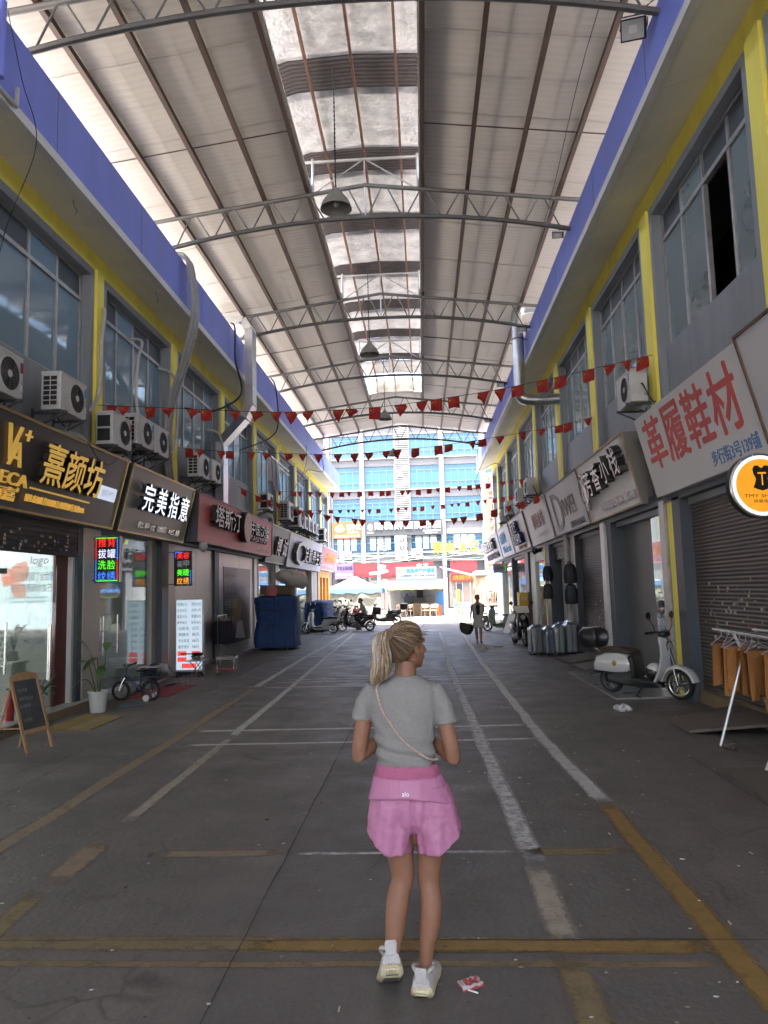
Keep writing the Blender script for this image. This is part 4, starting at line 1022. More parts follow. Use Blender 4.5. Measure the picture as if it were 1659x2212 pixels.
k = MB(); q = lambda x, y, z: (x + 4.6, y - 19.2, z - 7)
def sqduct(k, pts, w, dpt, m):
    for (a, b) in zip(pts, pts[1:]):
        a, b = V(a), V(b); n = max(1, int((b - a).length / .45)); d = (b - a).normalized(); u = V((0, 1, 0)); v = d.cross(u).normalized()
        for i in range(n):
            p0 = a.lerp(b, i / n) + d * .003; p1 = a.lerp(b, (i + 1) / n) - d * .003
            k.ring([[p + u * (sx * w) + v * (sy * dpt) for sx, sy in ((-1, -1), (1, -1), (1, 1), (-1, 1))] for p in (p0, p1)], m)
        for i in range(n + 1):
            p = a.lerp(b, i / n); k.ring([[p + d * e + u * (sx * (w + .012)) + v * (sy * (dpt + .012)) for sx, sy in ((-1, -1), (1, -1), (1, 1), (-1, 1))] for e in (-.012, .012)], m)
sqduct(k, [q(-5.6, 19.2, 9.35), q(-4.75, 19.2, 9.3), q(-4.58, 19.2, 9.05), q(-4.58, 19.2, 6.95), q(-4.75, 19.2, 6.6), q(-5.5, 19.6, 6.0), q(-5.5, 19.6, 4.2)], .23, .11, M['galv']); k.build('duct_run', dl_, smooth=False)
def hose(label, pts, r=.03, m=None, n=1, cat='conduit', spread=.05, name='corrugated_conduit'):
    m = m or mat('grey_conduit', (.36, .36, .35), .55, dirt=.3)
    k = MB(); o = V(pts[0])
    for i in range(n): ribtube(k, [V(p) - o + V((0.02 * (i % 2), spread * (i - (n - 1) / 2) * (1 if j else .4), 0)) for j, p in enumerate(pts)], r, m, .09, 8)
    t = tag(k.build(name), label, cat); t.location = o; return t
hose('bundle of grey corrugated conduits hanging over the left blue fascia', [(-5.1, 14.4, 8.98), (-4.82, 14.5, 8.95), (-4.72, 14.55, 8.5), (-4.7, 14.65, 7.7), (-5.0, 14.95, 6.9), (-5.45, 15.3, 5.9), (-5.55, 15.4, 5.0), (-5.6, 15.8, 4.2)], .034, None, 4, spread=.10)
hose('white corrugated pipe along the first yellow pilaster on the left wall', [(-5.75, 12.45, 7.0), (-5.55, 12.2, 6.9), (-5.53, 12.05, 6.3), (-5.53, 12.0, 5.4), (-5.5, 11.6, 4.9)], .035, mat('cream_pipe', (.5, .48, .43), .5))
hose('white pipe looping down in front of the second left window', [(-5.8, 13.9, 7.0), (-5.5, 13.8, 6.9), (-5.48, 13.55, 6.4), (-5.48, 13.5, 5.6), (-5.4, 13.6, 5.1)], .03, MATS['cream_pipe'])
hose('white pipe bending from the right end of the second left window', [(-5.8, 15.5, 6.9), (-5.55, 15.75, 6.8), (-5.5, 15.9, 6.3), (-5.5, 15.85, 5.4), (-5.45, 15.4, 4.9)], .03, MATS['cream_pipe'])
hose('white pipe at the third left window beside the square duct', [(-5.8, 19.1, 6.3), (-5.5, 19.3, 6.2), (-5.3, 19.0, 5.6), (-5.35, 18.7, 5.0)], .035, MATS['cream_pipe'])
hose('black cable drooping from the left fascia beside the square duct', [(-4.85, 18.2, 8.92), (-4.7, 18.0, 8.7), (-4.72, 18.1, 7.9), (-4.7, 18.6, 7.1), (-5.2, 17.6, 6.4), (-5.6, 16.8, 6.3)], .025, M['cable'], cat='cable', name='cable')
hose('second black cable drooping from the left fascia beyond the square duct', [(-4.85, 23.2, 8.92), (-4.7, 23.2, 8.6), (-4.7, 23.6, 7.5), (-4.9, 23.2, 6.9), (-5.5, 21.6, 6.2)], .022, M['cable'], cat='cable', name='cable')
hose('grey drain pipe elbow on top of the gold lettered signboard', [(-5.62, 10.6, 4.25), (-5.5, 10.6, 4.3), (-5.48, 10.95, 4.36), (-5.5, 11.3, 4.36), (-5.5, 11.42, 4.26), (-5.5, 11.44, 4.1)], .085, M['pvc'], name='drain_pipe', cat='pipe')
hose('grey drain pipe elbow in the gap above the brown bronze signboard', [(-5.62, 12.6, 4.3), (-5.5, 12.7, 4.36), (-5.5, 13.0, 4.38), (-5.5, 13.2, 4.3), (-5.5, 13.22, 4.15)], .07, M['pvc'], name='drain_pipe', cat='pipe')
hose('grey drain pipe elbow behind the end of the crimson signboard', [(-5.62, 24.4, 4.4), (-5.4, 24.6, 4.5), (-5.35, 25.2, 4.5), (-5.35, 25.4, 4.3), (-5.35, 25.42, 4.15)], .1, M['pvc'], name='drain_pipe', cat='pipe')
hose('thin black wire looped over the gold lettered signboard', [(-5.25, 10.7, 4.26), (-5.17, 10.9, 4.2), (-5.16, 11.2, 4.02), (-5.16, 11.6, 4.0), (-5.2, 12.1, 4.22)], .007, M['cable'], cat='wire', name='wire')
hose('black wire hanging from the near left fascia', [(-4.87, 7.9, 9.0), (-4.84, 8.2, 8.3), (-4.86, 8.6, 7.7), (-5.3, 8.7, 6.6), (-5.5, 8.6, 5.2)], .006, M['cable'], cat='wire', name='wire')
hose('long thin wire slung under the canopy along the right fascia', [(2.95, 3, 9.6), (2.6, 9, 9.5), (2.75, 14, 9.35), (2.9, 22, 9.3), (3.0, 30, 9.2)], .007, M['cable'], cat='wire', name='wire')
hose('black cable bracket bent around the far end of the right soffit', [(3.1, 38, 9.1), (3.1, 38, 8.2), (3.1, 36, 7.7), (4.0, 36, 7.9), (4.05, 36, 6.0)], .015, M['cable'], cat='cable', name='cable')
hose('thin wire sagging from the right soffit to the far signboards', [(3.25, 33, 8.2), (2.7, 35, 6.9), (3.0, 33, 5.6), (3.6, 30, 4.6)], .010, M['cable'], cat='wire', name='wire')
hose('black cable dangling from the far left soffit', [(-4.8, 30, 8.0), (-4.7, 29.5, 7.2), (-4.9, 29, 6.4), (-5.5, 28.5, 5.4)], .010, M['cable'], cat='wire', name='wire')
hose('pale grey conduit boxed around the far left soffit', [(-4.82, 35, 8.4), (-4.78, 35, 7.7), (-5.6, 34.8, 7.7), (-5.62, 34.8, 6.2)], .025, M['pvc'])
hose('grey plastic downpipe beside the room with white wall on the right', [(3.98, 20.2, 3.2), (3.98, 20.2, 2), (3.98, 20.2, .05)], .08, M['pvc'], name='drain_pipe', cat='pipe')
# metal hooks under the left soffit
for i, (y, lab) in enumerate(((10.2, 'bent metal hook under the near left soffit'), (13.6, 'metal hook under the left soffit by the conduits'), (16.0, 'small metal hook under the left soffit before the square duct'))):
    k = MB(); k.tube(smoothpath([(0, 0, 0), (0, 0, -.1), (.03, .05, -.16), (.02, .02, -.22)], 4), .014, M['steel'], 6); o = tag(k.build('hook'), lab, 'hook'); o.location = (-5.15, y, 7.87)

# pendant lamps
def pendant():
    r = thing('pendant_lamp', None, 'lamp')
    shade = mat('dusty_enamel_shade', (.27, .26, .24), .55, .1, .2, 6, dirt=.4); k = MB()
    k.lathe([(.035, .36), (.06, .34), (.075, .29), (.13, .24), (.2, .15), (.245, .06), (.262, 0), (.255, .0), (.235, .06), (.19, .145), (.12, .225), (.06, .27)], (0, 0, 0), shade, 32, 'z', False); k.build('shade', r)
    k = MB(); k.ell((0, 0, .1), (.055, .055, .075), mat('frosted_bulb', (.5, .48, .42), .3)); k.build('bulb', r)
    k = MB(); k.tube([(0, 0, .34), (0, 0, 2.55)], .009, M['cable'], 6)
    for i in range(28): k.ell((0, 0, .4 + i * .077), (.016, .016, .03), M['cable'], 6, 4)
    k.build('chain', r); return r
PL = pendant()
for i, (y, lab) in enumerate(((11.16, 'nearest and largest grey pendant lamp shade under the canopy'), (18.56, 'second grey pendant lamp down the canopy, above the flags'), (26.3, 'third pendant lamp down the canopy, just over the nearest flag string'), (34.2, 'fourth pendant lamp, half hidden by a dark flag'), (42.4, 'farthest pendant lamp, hanging against the far block'))):
    o = PL if i == 0 else dup(PL)
    o.location = (-1.23 if i < 4 else -1.2, y, 8.02 + (.1 if i == 2 else .2 if i == 3 else .42 if i == 4 else 0)); o['label'] = lab; o['group'] = 'pendant lamps hung along the ridge'
k = MB(); k.tube([(-1.2, 36.3, 10.1), (-1.2, 42.4, 10.6)], .012, M['cable'], 5); tag(k.build('wire'), 'wire carrying the farthest pendant lamp beyond the canopy end', 'wire')

# floodlights on truss ends
def flood():
    r = thing('floodlight', None, 'floodlight'); k = MB(); k.box(-.16, -.04, -.13, .16, .04, .13, M['black']); k.build('case', r, smooth=False, bevel=.01)
    k = MB(); k.box(-.14, -.046, -.11, .14, -.04, .11, mat('floodlight_glass', (.45, .45, .44), .2)); k.box(-.05, -.05, -.04, .05, -.046, .05, M['white']); k.build('lens', r, smooth=False)
    k = MB(); k.tube([(-.17, 0, 0), (-.17, .08, .15), (.17, .08, .15), (.17, 0, 0)], .01, M['truss'], 6); k.tube([(0, .08, .15), (.25, .12, .28)], .01, M['truss'], 6); k.build('bracket', r); return r
FLD = flood()
for i, (y, z, s_, lab) in enumerate(((8.9, 9.02, 1.0, 'square floodlight on the nearest truss by the right fascia'), (14.3, 8.95, .7, 'slim white floodlight on the second truss by the right fascia'), (19.7, 8.95, .8, 'floodlight on the third truss behind the round duct'), (25.2, 8.95, .9, 'white floodlight on the fourth truss by the right fascia'), (30.7, 8.95, .8, 'farthest floodlight on a truss by the right fascia'))):
    o = FLD if i == 0 else dup(FLD); o.location = (2.98, y, z); o.rotation_euler = (R(38), R(10), R(-25)); o.scale = (s_, s_, s_ * (1 if i == 0 else .7)); o['label'] = lab; o['group'] = 'floodlights along the right fascia'
k = MB(); k.lathe([(.02, .18), (.05, .17), (.075, .12), (.08, .0), (.07, -.03), (.001, -.035)], (0, 0, 0), mat('milky_lamp_cover', (.40, .36, .38), .35), 18); k.tube([(0, 0, .17), (0, 0, .26)], .02, M['white'], 8); k.box(-.05, -.02, .24, .05, .02, .27, M['white'])
o = tag(k.build('wall_lamp'), 'milky lamp cover hanging under the white tarpaulin sign', 'lamp'); o.location = (3.86, 8.9, 2.98); o.scale = (.8, .8, .8)
for x, y, z, lab in ((-5.15, 16.75, 2.93, 'grey dome camera under the crimson signboard'), (3.75, 24.4, 2.98, 'black dome camera under the grey signs on the right')):
    k = MB(); k.lathe([(.09, .1), (.1, 0), (.085, -.05), (.05, -.1), (.001, -.12)], (0, 0, 0), M['pvc'] if x < 0 else M['black'], 16); o = tag(k.build('security_camera'), lab, 'camera'); o.location = (x, y, z)

# national flag bunting: every flag hangs, folds or twists its own way
fred = mat('red_flag_cloth', (.36, .024, .02), .75, 0, .25, 3)
fred.node_tree.nodes['Principled BSDF'].inputs['Transmission Weight'].default_value = 0.0
fn_ = fred.node_tree; tl = fn_.nodes.new('ShaderNodeBsdfTranslucent'); tl.inputs[0].default_value = (.5, .05, .04, 1); ms_ = fn_.nodes.new('ShaderNodeMixShader'); ms_.inputs[0].default_value = .4
fn_.links.new(fn_.nodes['Principled BSDF'].outputs[0], ms_.inputs[1]); fn_.links.new(tl.outputs[0], ms_.inputs[2]); fn_.links.new(ms_.outputs[0], fn_.nodes['Material Output'].inputs[0]); fyel = mat('yellow_star', (.45, .27, .03), .7)
def star(c, r, rot=0): return [(c[0] + (r if i % 2 == 0 else r * .4) * math.cos(pi / 2 + rot + i * pi / 5), c[1] + (r if i % 2 == 0 else r * .4) * math.sin(pi / 2 + rot + i * pi / 5)) for i in range(10)]
def bunting(label, pts, n, w, seed, stars=True, limp=.62):
    rs = random.Random(seed); P = smoothpath(pts, 10)
    r = thing('bunting', label, 'bunting', tuple(P[0]), group='flag strings across the lane'); o = P[0]
    k = MB(); k.tube([p - o for p in P], .005, M['cable'], 4); k.build('cord', r)
    L = [0]
    for a, b in zip(P, P[1:]): L.append(L[-1] + (b - a).length)
    def at(s):
        for i in range(len(L) - 1):
            if s <= L[i + 1]: return P[i].lerp(P[i + 1], (s - L[i]) / max(1e-6, L[i + 1] - L[i]))
        return P[-1]
    h = w * 1.0
    for j in range(n):
        h = w * rs.uniform(.85, 1.15); s0 = L[-1] * (j + .5 + rs.uniform(-.28, .28)) / n; mode = rs.random()
        fold = 0 if mode < 1 - limp else rs.choice((1, 2, 3)); nx, ny = 10, 10; ph = rs.uniform(0, 6); amp = rs.uniform(.1, .3) * w; tw = rs.uniform(-.5, .5)
        def fp(u, v):
            if fold == 1: u2 = u * (1 - .75 * v) + .4 * v; v2 = v * (.75 + .2 * u)
            elif fold == 2: u2 = u * (1 - .5 * v) ; v2 = v * (.35 + .75 * u)
            elif fold == 3: u2 = u * (1 - .35 * v) + .5 * v; v2 = v * (1.05 - .8 * u)
            else: u2 = u + .05 * v * math.sin(ph); v2 = v * (1 + .06 * math.sin(u * 5 + ph))
            a = at(min(L[-1], max(0, s0 + (u2 - .5) * w))) - o
            d = amp * math.sin(u * 5 + v * 2 + ph) * v + tw * w * (u - .5) * v + (.25 * w * math.sin(3 * v + ph) * v if fold else 0)
            return V((a.x, a.y + d, a.z - v2 * h))
        k = MB(); vs = [fp(i / nx, q / ny) for q in range(ny + 1) for i in range(nx + 1)]
        k.add(vs, [(q * (nx + 1) + i, q * (nx + 1) + i + 1, (q + 1) * (nx + 1) + i + 1, (q + 1) * (nx + 1) + i) for q in range(ny) for i in range(nx)], fred)
        if stars:
            for (cu, cv, rr, rt) in ((.17, .27, .13, 0), (.36, .1, .05, .4), (.43, .2, .05, .9), (.43, .34, .05, .2), (.36, .45, .05, .5)):
                for off in (-.0035, .0035):
                    sp = [fp(max(0, min(1, a)), max(0, min(1, b))) + V((0, off, 0)) for a, b in star((cu, cv), rr, rt)]; c = fp(cu, cv) + V((0, off, 0))
                    k.add([c] + sp, [(0, 1 + i, 1 + (i + 1) % 10) for i in range(10)], fyel)
        k.build('flag', r, recalc=False, angle=80)
bunting('nearest flag string, from the left conduits up to the white tarpaulin sign', [(-5.6, 12.1, 5.16), (-4.47, 12.1, 5.07), (-2.78, 12.1, 4.93), (-1.84, 12.1, 4.9), (-.62, 12.1, 4.93), (.4, 12.1, 5.03), (1.44, 12.1, 5.16), (2.52, 12.1, 5.35), (3.31, 12.1, 5.51), (4.09, 12.1, 5.66)], 27, .20, 1)
bunting('second flag string, crossing under the third pendant lamp', [(-5.71, 16.5, 5.28), (-4.36, 16.5, 5.13), (-1.92, 16.5, 4.98), (-.47, 16.5, 5.03), (.63, 16.5, 5.11), (1.8, 16.5, 5.25), (3.05, 16.5, 5.43), (4.09, 16.5, 5.65)], 25, .19, 2)
bunting('lowest flag string, sagging across the black slatted sign beyond', [(-5.68, 22, 5.15), (-5.16, 22, 4.86), (-4.48, 22, 4.59), (-3.74, 22, 4.33), (-2.66, 22, 4.1), (-1.79, 22, 3.98), (-.66, 22, 3.91), (.48, 22, 3.91), (1.61, 22, 4.01), (3.0, 22, 4.35), (4.05, 22, 4.75)], 23, .21, 3)
bunting('nearly level flag string at mid height of the far blue windows', [(-5.68, 28, 5.8), (-4.98, 28, 5.76), (-3.46, 28, 5.68), (-1.91, 28, 5.67), (-.23, 28, 5.68), (1.26, 28, 5.74), (2.36, 28, 5.81), (4.05, 28, 5.95)], 25, .20, 4)
bunting('farthest flag string, just above the lowest one', [(-5.68, 31, 5.42), (-4.51, 31, 5.34), (-1.59, 31, 5.3), (-.08, 31, 5.35), (1.42, 31, 5.43), (2.58, 31, 5.53), (4.05, 31, 5.7)], 26, .18, 5)
# washing on a pole
r = thing('clothes_pole', 'pole with pale washing hung outside a left upper window', 'washing', (-5.2, 25.8, 6.6))
k = MB(); k.tube([(-.4, -2.4, 0), (.0, -2.0, 0), (.0, 2.4, 0), (-.4, 2.6, 0)], .02, M['steel'], 6); k.build('pole', r)
for i, (y, c, hh) in enumerate(((-1.3, (.44, .42, .44), .95), (-.6, (.40, .38, .42), 1.1), (.1, (.42, .43, .52), 1.05))):
    k = MB(); vs = []; nx = 12
    for q in range(9):
        for j in range(nx + 1): vs.append((.06 * math.sin(j * 1.3 + i) * q / 8, y + .5 * (j / nx - .5) * (1 + .25 * q / 8), -.05 - hh * q / 8 * (.95 + .05 * math.sin(j))))
    k.add(vs, [(q * (nx + 1) + j, q * (nx + 1) + j + 1, (q + 1) * (nx + 1) + j + 1, (q + 1) * (nx + 1) + j) for q in range(8) for j in range(nx)], mat('washing_%d' % i, c, .8)); k.build('garment', r, recalc=False)

r = thing('drain_pipe', 'blue painted pipe stub bent over the near end of the left fascia', 'pipe', (-4.84, 7.75, 8.0)); k = MB(); k.tube(smoothpath([(0, 0, 0), (0, 0, .9), (-.02, 0, .98), (-.25, 0, 1.0)], 5), .045, M['blue'], 10); k.build('pipe_run', r); k = MB(); k.tube([(-.05, -.25, -.12), (.0, .35, -.12), (.0, .35, .12)], .03, M['pvc'], 8); k.build('elbow', r)
# ---------------------------------------------------------------- things along the left shop fronts
leafm = mat('dark_green_leaf', (.035, .075, .022), .4, 0, .35, 9); leaf2 = mat('mid_green_leaf', (.06, .11, .035), .45, 0, .3, 9); stemm = mat('plant_stem', (.06, .085, .03), .6)
def leaf(k, base, tip, wd, m, droop=.1, n=7, up=V((0, 0, 1))):
    base, tip = V(base), V(tip); d = tip - base; L = d.length; s = d.normalized().cross(up); s = s.normalized() if s.length > .01 else V((1, 0, 0)); vs = []
    for i in range(n + 1):
        t = i / n; c = base + d * t + V((0, 0, droop * L * (math.sin(pi * t) - t * .6))); ww = wd * math.sin(pi * min(1, .08 + t * .92)) ** .8
        vs += [c - s * ww + V((0, 0, .25 * ww)), c, c + s * ww + V((0, 0, .25 * ww))]
    k.add(vs, [(3 * i + j, 3 * i + j + 1, 3 * i + j + 4, 3 * i + j + 3) for i in range(n) for j in range(2)], m)
def plant(label, loc, pot, leaves, potm, group=None, name='potted_plant'):
    r = thing(name, label, 'plant', loc, group=group); k = MB(); a, b, h = pot
    k.lathe([(b * .9, 0), (b, .01), (a, h), (a * 1.05, h), (a * 1.05, h - .03), (a * .93, h - .03), (a * .9, h - .05), (.001, h - .05)], (0, 0, 0), potm, 28); k.build('pot', r)
    k = MB()
    for st, tip, wd, m in leaves:
        P = smoothpath(st, 5); k.tube(P, [.012 * (1 - .5 * i / len(P)) for i in range(len(P))], stemm, 6); leaf(k, P[-1], tip, wd, m)
    k.build('leaves', r, recalc=False); return r
wpot = mat('white_plastic_pot', (.48, .48, .45), .5, 0, .06, 3, dirt=.2)
plant('tall plant with broad drooping leaves in a white pot at the open glass door', (-5.2, 11.42, 0), (.15, .115, .34), [
    ([(.0, 0, .3), (-.03, 0, .6), (-.10, -.05, .9)], (-.33, -.12, 1.2), .085, leafm), ([(.02, .02, .3), (.0, .0, .6), (-.02, .0, .85)], (-.18, -.18, .66), .11, leafm),
    ([(.03, 0, .3), (.03, .02, .55), (.04, .04, .72)], (.08, -.12, .5), .075, leafm), ([(-.02, -.02, .3), (-.06, -.06, .5), (-.12, -.1, .8)], (-.26, -.2, .78), .09, leafm), ([(-.05, 0, .3), (-.14, -.04, .5), (-.25, -.08, .52)], (-.38, -.15, .36), .05, leaf2), ([(0, .04, .3), (.04, .12, .7), (.05, .16, .95)], (.02, .3, 1.1), .07, leaf2)], wpot)
rs = random.Random(5)
plant('bushy small plant inside the glass by the red painted jamb', (-5.95, 11.0, .14), (.09, .07, .16), [([(0, 0, .15), (.1 * math.cos(i), .1 * math.sin(i), .24 + .05 * (i % 3))], (.28 * math.cos(i), .28 * math.sin(i), .22 + .1 * (i % 4)), .035, leaf2) for i in range(16)], wpot)
plant('leafy plant on the white reception counter behind the glass', (-6.16, 10.66, .9), (.06, .08, .14), [([(0, 0, .15), (.05 * math.cos(i * 2.4), .05 * math.sin(i * 2.4), .3 + .03 * (i % 6))], (.25 * math.cos(i * 2.4), .25 * math.sin(i * 2.4), .26 + .05 * (i % 7)), .035, leafm) for i in range(20)], mat('grey_glazed_pot', (.25, .25, .24), .3))
plant('large leaved plant on the floor behind the chalkboard', (-5.5, 8.35, .14), (.14, .11, .3), [([(0, 0, .3), (.12 * math.cos(i * 1.3), .12 * math.sin(i * 1.3), .62)], (.38 * math.cos(i * 1.3), .38 * math.sin(i * 1.3), .55 + .12 * (i % 3)), .09, leafm) for i in range(8)], wpot)
# reception counter and lit poster seen through the glass
r = thing('reception_counter', 'white reception counter inside the first glass fronted shop', 'counter', (-6.45, 10.6, .14)); k = MB(); k.box(-.6, -.2, 0, .42, .2, .72, M['inner']); k.box(-.63, -.23, .72, .45, .23, .76, M['white']); k.build('cabinet', r, smooth=False, bevel=.01)
k = MB(); k.box(-.2, -.03, -.2, .2, .03, .2, M['soffit'])
for i in range(6):
    for j in range(4): k.ell((-.16 + i * .064, -.034, -.14 + j * .09), (.02, .01, .03), M['greyd'], 8, 5)
o = tag(k.build('display_board', smooth=False), 'tilted sample board on the reception counter', 'display'); o.location = (-6.42, 10.58, 1.1); o.rotation_euler = (R(-25), 0, R(12))
r = thing('lightbox_poster', 'lit pale blue poster with pink butterfly inside the first glass fronted shop', 'poster', (-6.6, 11.3, 1.3)); F = Fr((0, 0, 0), (1, 0, 0), (0, 0, 1))
pl = mat('lit_pale_blue_print', (.5, .56, .6), .5, emit=(.8, .93, 1.0), estr=EM * 0.5); k = MB(); k.box(-1.3, 0, 0, .76, .1, 1.4, M['white']); k.fbox(F, -1.27, .03, .0, .73, 1.37, .004, pl); k.build('light_panel', r, smooth=False)
pk = mat('lit_pink_print', (.6, .3, .25), .5, emit=(1, .55, .45), estr=EM * .3); k = MB(); tx = mat('dark_red_print', (.10, .012, .012), .6)
for ang, L_, wd in ((1.0, .8, .26), (2.0, .55, .2), (-.7, .55, .2), (2.6, .35, .15)):
    c = (.02, .75); L_ *= .55; wd *= .6; P = [(c[0] + t_ * L_ * math.cos(ang) - s_ * wd * math.sin(pi * t_) * math.sin(ang), c[1] + t_ * L_ * math.sin(ang) + s_ * wd * math.sin(pi * t_) * math.cos(ang)) for s_, rng in ((1, range(0, 13)), (-1, range(12, -1, -1))) for t_ in [i / 12 for i in rng]]
    k.prism(F, P, .004, .006, pk)
k.text(F, 'logo', .30, 1.02, .60, 1.2, .004, .006, tx, -.01, .15); k.text(F, '你已经照顾了全世界', -.0, .8, .71, .94, .004, .006, tx); k.text(F, '别忘了照顾你自己', -.0, .62, .68, .75, .004, .006, tx)
k.text(F, 'TAKE CARE OF THE WHOLE WORLD', -.0, .52, .6, .55, .004, .006, tx); k.text(F, 'DO NOT FORGET TO TAKE CARE OF YOURSELF', -.0, .45, .58, .48, .004, .006, tx); k.build('print', r, smooth=False)
r = thing('fire_extinguisher', 'red fire extinguisher on the floor behind the first glass door', 'extinguisher', (-5.78, 9.95, .14)); k = MB(); k.lathe([(.05, 0), (.055, .01), (.055, .3), (.04, .36), (.018, .39), (.001, .39)], (0, 0, 0), mat('extinguisher_red', (.35, .02, .02), .3), 20); k.build('cylinder', r); k = MB(); k.box(-.02, -.02, .38, .02, .02, .43, M['black']); k.box(-.02, -.08, .43, .02, .03, .45, M['black']); k.tube(smoothpath([(.02, 0, .41), (.09, 0, .38), (.08, 0, .15)], 5), .01, M['black'], 6); k.build('valve', r)
r = thing('ceiling_light', 'white lit ceiling panel inside the first glass fronted shop', 'lamp', (-6.9, 9.8, 3.08)); k = MB(); k.box(-.5, -1.4, 0, .5, 1.4, .05, M['white']); k.build('housing', r, smooth=False); k = MB(); k.box(-.46, -1.36, -.006, .46, 1.36, -.001, mat('lit_ceiling_panel', (.6, .6, .6), .5, emit=(1, .97, .9), estr=EM * 3.2)); k.build('diffuser', r, smooth=False)
# black framed open leaf at the picture edge
r = thing('glass_door', 'open glass leaf in a black frame at the left edge', 'door', (-5.35, 8.05, .0)); k = MB()
for a in ((-.5, 0, .05, -.46, .04, 1.72), (.06, 0, .05, .1, .04, 1.72), (-.46, 0, 1.68, .06, .04, 1.72), (-.46, 0, .05, .06, .04, .1)): k.box(*a, M['black'])
k.build('frame', r, smooth=False); k = MB(); k.box(-.46, .015, .1, .06, .025, 1.68, GL); k.build('pane', r, smooth=False)
r = thing('glass_door', 'frameless glass leaf standing open towards the lane by the chalkboard', 'door', (-5.6, 9.2, .1)); k = MB(); k.box(0, -.006, 0, .75, .006, 2.15, GL); k.build('pane', r, smooth=False)
k = MB(); k.box(.0, -.03, 2.05, .14, .03, 2.12, M['black']); k.box(.0, -.03, .0, .14, .03, .06, M['black']); k.build('patch_fitting', r, smooth=False); r.rotation_euler = (0, 0, R(38))
k = MB(); 
for dd in (-.05, .05): k.tube([(.68, dd, .62), (.68, dd, 1.36)], .017, M['steel'], 8)
k.build('handle', r)
# chalkboard easel
r = thing('chalkboard', 'small wooden easel chalkboard with faint chalk writing on the left pavement', 'chalkboard', (-4.66, 8.69, 0)); u = V((.09, .36, 0)).normalized(); F = Fr((0, 0, 0), u, V((-.24, .0, .9)))
k = MB(); wdt = .2; k.fbox(F, -wdt - .02, 0, -.012, -wdt + .02, .93, .012, M['wood']); k.fbox(F, wdt - .02, 0, -.012, wdt + .02, .93, .012, M['wood']); k.fbox(F, -wdt + .02, .22, -.012, wdt - .02, .27, .012, M['wood'])
k.prism(F, [(-wdt + .02, .86), (wdt - .02, .86), (wdt + .0, .92), (.08, .955), (-.08, .955), (-wdt, .92)], -.0125, .0125, M['wood']); k.build('frame', r, smooth=False, bevel=.003)
k = MB(); k.fbox(F, -wdt + .02, .27, -.006, wdt - .02, .86, .004, mat('dusty_blackboard', (.045, .05, .052), .6, 0, .35, 4, dirt=.4, dcol=(.10, .105, .105))); b = k.build('board', r, smooth=False)
k = MB(); ch = mat('chalk', (.22, .23, .23), .9)
for i, (s_, y, w_) in enumerate((('今日特惠', .72, .16), ('皮肤清洁 68', .62, .22), ('补水护理', .53, .16), ('欢迎体验', .36, .14))): k.text(F, s_, -.15, y, -.15 + w_, y + .045, .004, .0055, ch, -.015)
k.build('chalk_writing', b, smooth=False)
k = MB()
for s_ in (-1, 1): k.tube([F(s_ * (wdt - .02), .84, -.02), F(s_ * (wdt + .0), .84, -.02) + V((-.16, -.05, -.8))], .013, M['wood'], 6)
k.tube([F(-wdt, .3, 0), F(-wdt, .3, 0) + V((-.28, -.02, 0))], .008, M['wood'], 6); k.build('rear_leg', r)
def mat_sheet(name, label, pts, m, z=.012, cat='mat'):
    k = MB(); n = len(pts); k.add([(x, y, .0005) for x, y in pts] + [(x, y, z) for x, y in pts], [tuple(range(n - 1, -1, -1)), tuple(range(n, 2 * n))] + [(i, (i + 1) % n, n + (i + 1) % n, n + i) for i in range(n)], m); return tag(k.build(name, smooth=False), label, cat)
gm_ = wave_mat('golden_coir_mat', (.22, .155, .055), 'X', .5, .3, .9, 0, .8, .25, dirt=.3, dcol=(.14, .10, .05))
mat_sheet('door_mat', 'worn golden door mat on the pavement before the first glass front', [(-5.31, 9.9), (-4.6, 9.88), (-4.6, 10.95), (-5.28, 11.22)], gm_, .018)
mat_sheet('floor_mat', 'red carpet mat before the second glass front', [(-5.42, 12.84), (-4.64, 12.93), (-4.62, 14.65), (-5.42, 14.64)], mat('red_carpet', (.22, .025, .03), .95, 0, .2, 14, bump=.4), .014)
k = MB()
for i in range(9): k.box(-.2, -.2 + i * .048, .0, .2, -.175 + i * .048, .012, M['greyd'])
k.box(-.22, -.22, 0, -.2, .22, .014, M['greyd']); k.box(.2, -.22, 0, .22, .22, .014, M['greyd']); k.box(-.2, -.2, 0, .2, .2, .004, M['black'])
o = tag(k.build('drain_grate', smooth=False), 'iron drain grate in the pavement beside the white plant pot', 'drain'); o.location = (-4.88, 12.05, .003); o.rotation_euler = (0, 0, .25)
# storage box and basket on the step
r = thing('storage_box', 'clear plastic box of dark cloths on the step behind the child bicycle', 'box', (-5.55, 14.75, .12)); k = MB(); cl = glass_mat('cloudy_plastic', (.8, .82, .84), .75, .2, 1.5)
k.box(-.17, -.3, .0, .17, .3, .27, cl); k.box(-.185, -.315, .26, .185, .315, .285, M['pvc']); k.build('tub', r, smooth=False); k = MB(); k.ell((0, 0, .16), (.14, .26, .17), mat('navy_cloth', (.03, .035, .06), .9, bump=.5)); k.build('cloths', r)
k = MB(); k.box(-.16, -.03, 0, .16, .03, .035, M['black']); k.tube(smoothpath([(.16, 0, .02), (.3, -.05, .01), (.5, .1, .01), (.7, .5, .3)], 6), .006, M['cable'], 5); o = tag(k.build('power_strip'), 'black power strip lying at the edge of the red mat', 'power strip'); o.location = (-5.15, 14.5, .014); o.rotation_euler = (0, 0, 1.3)
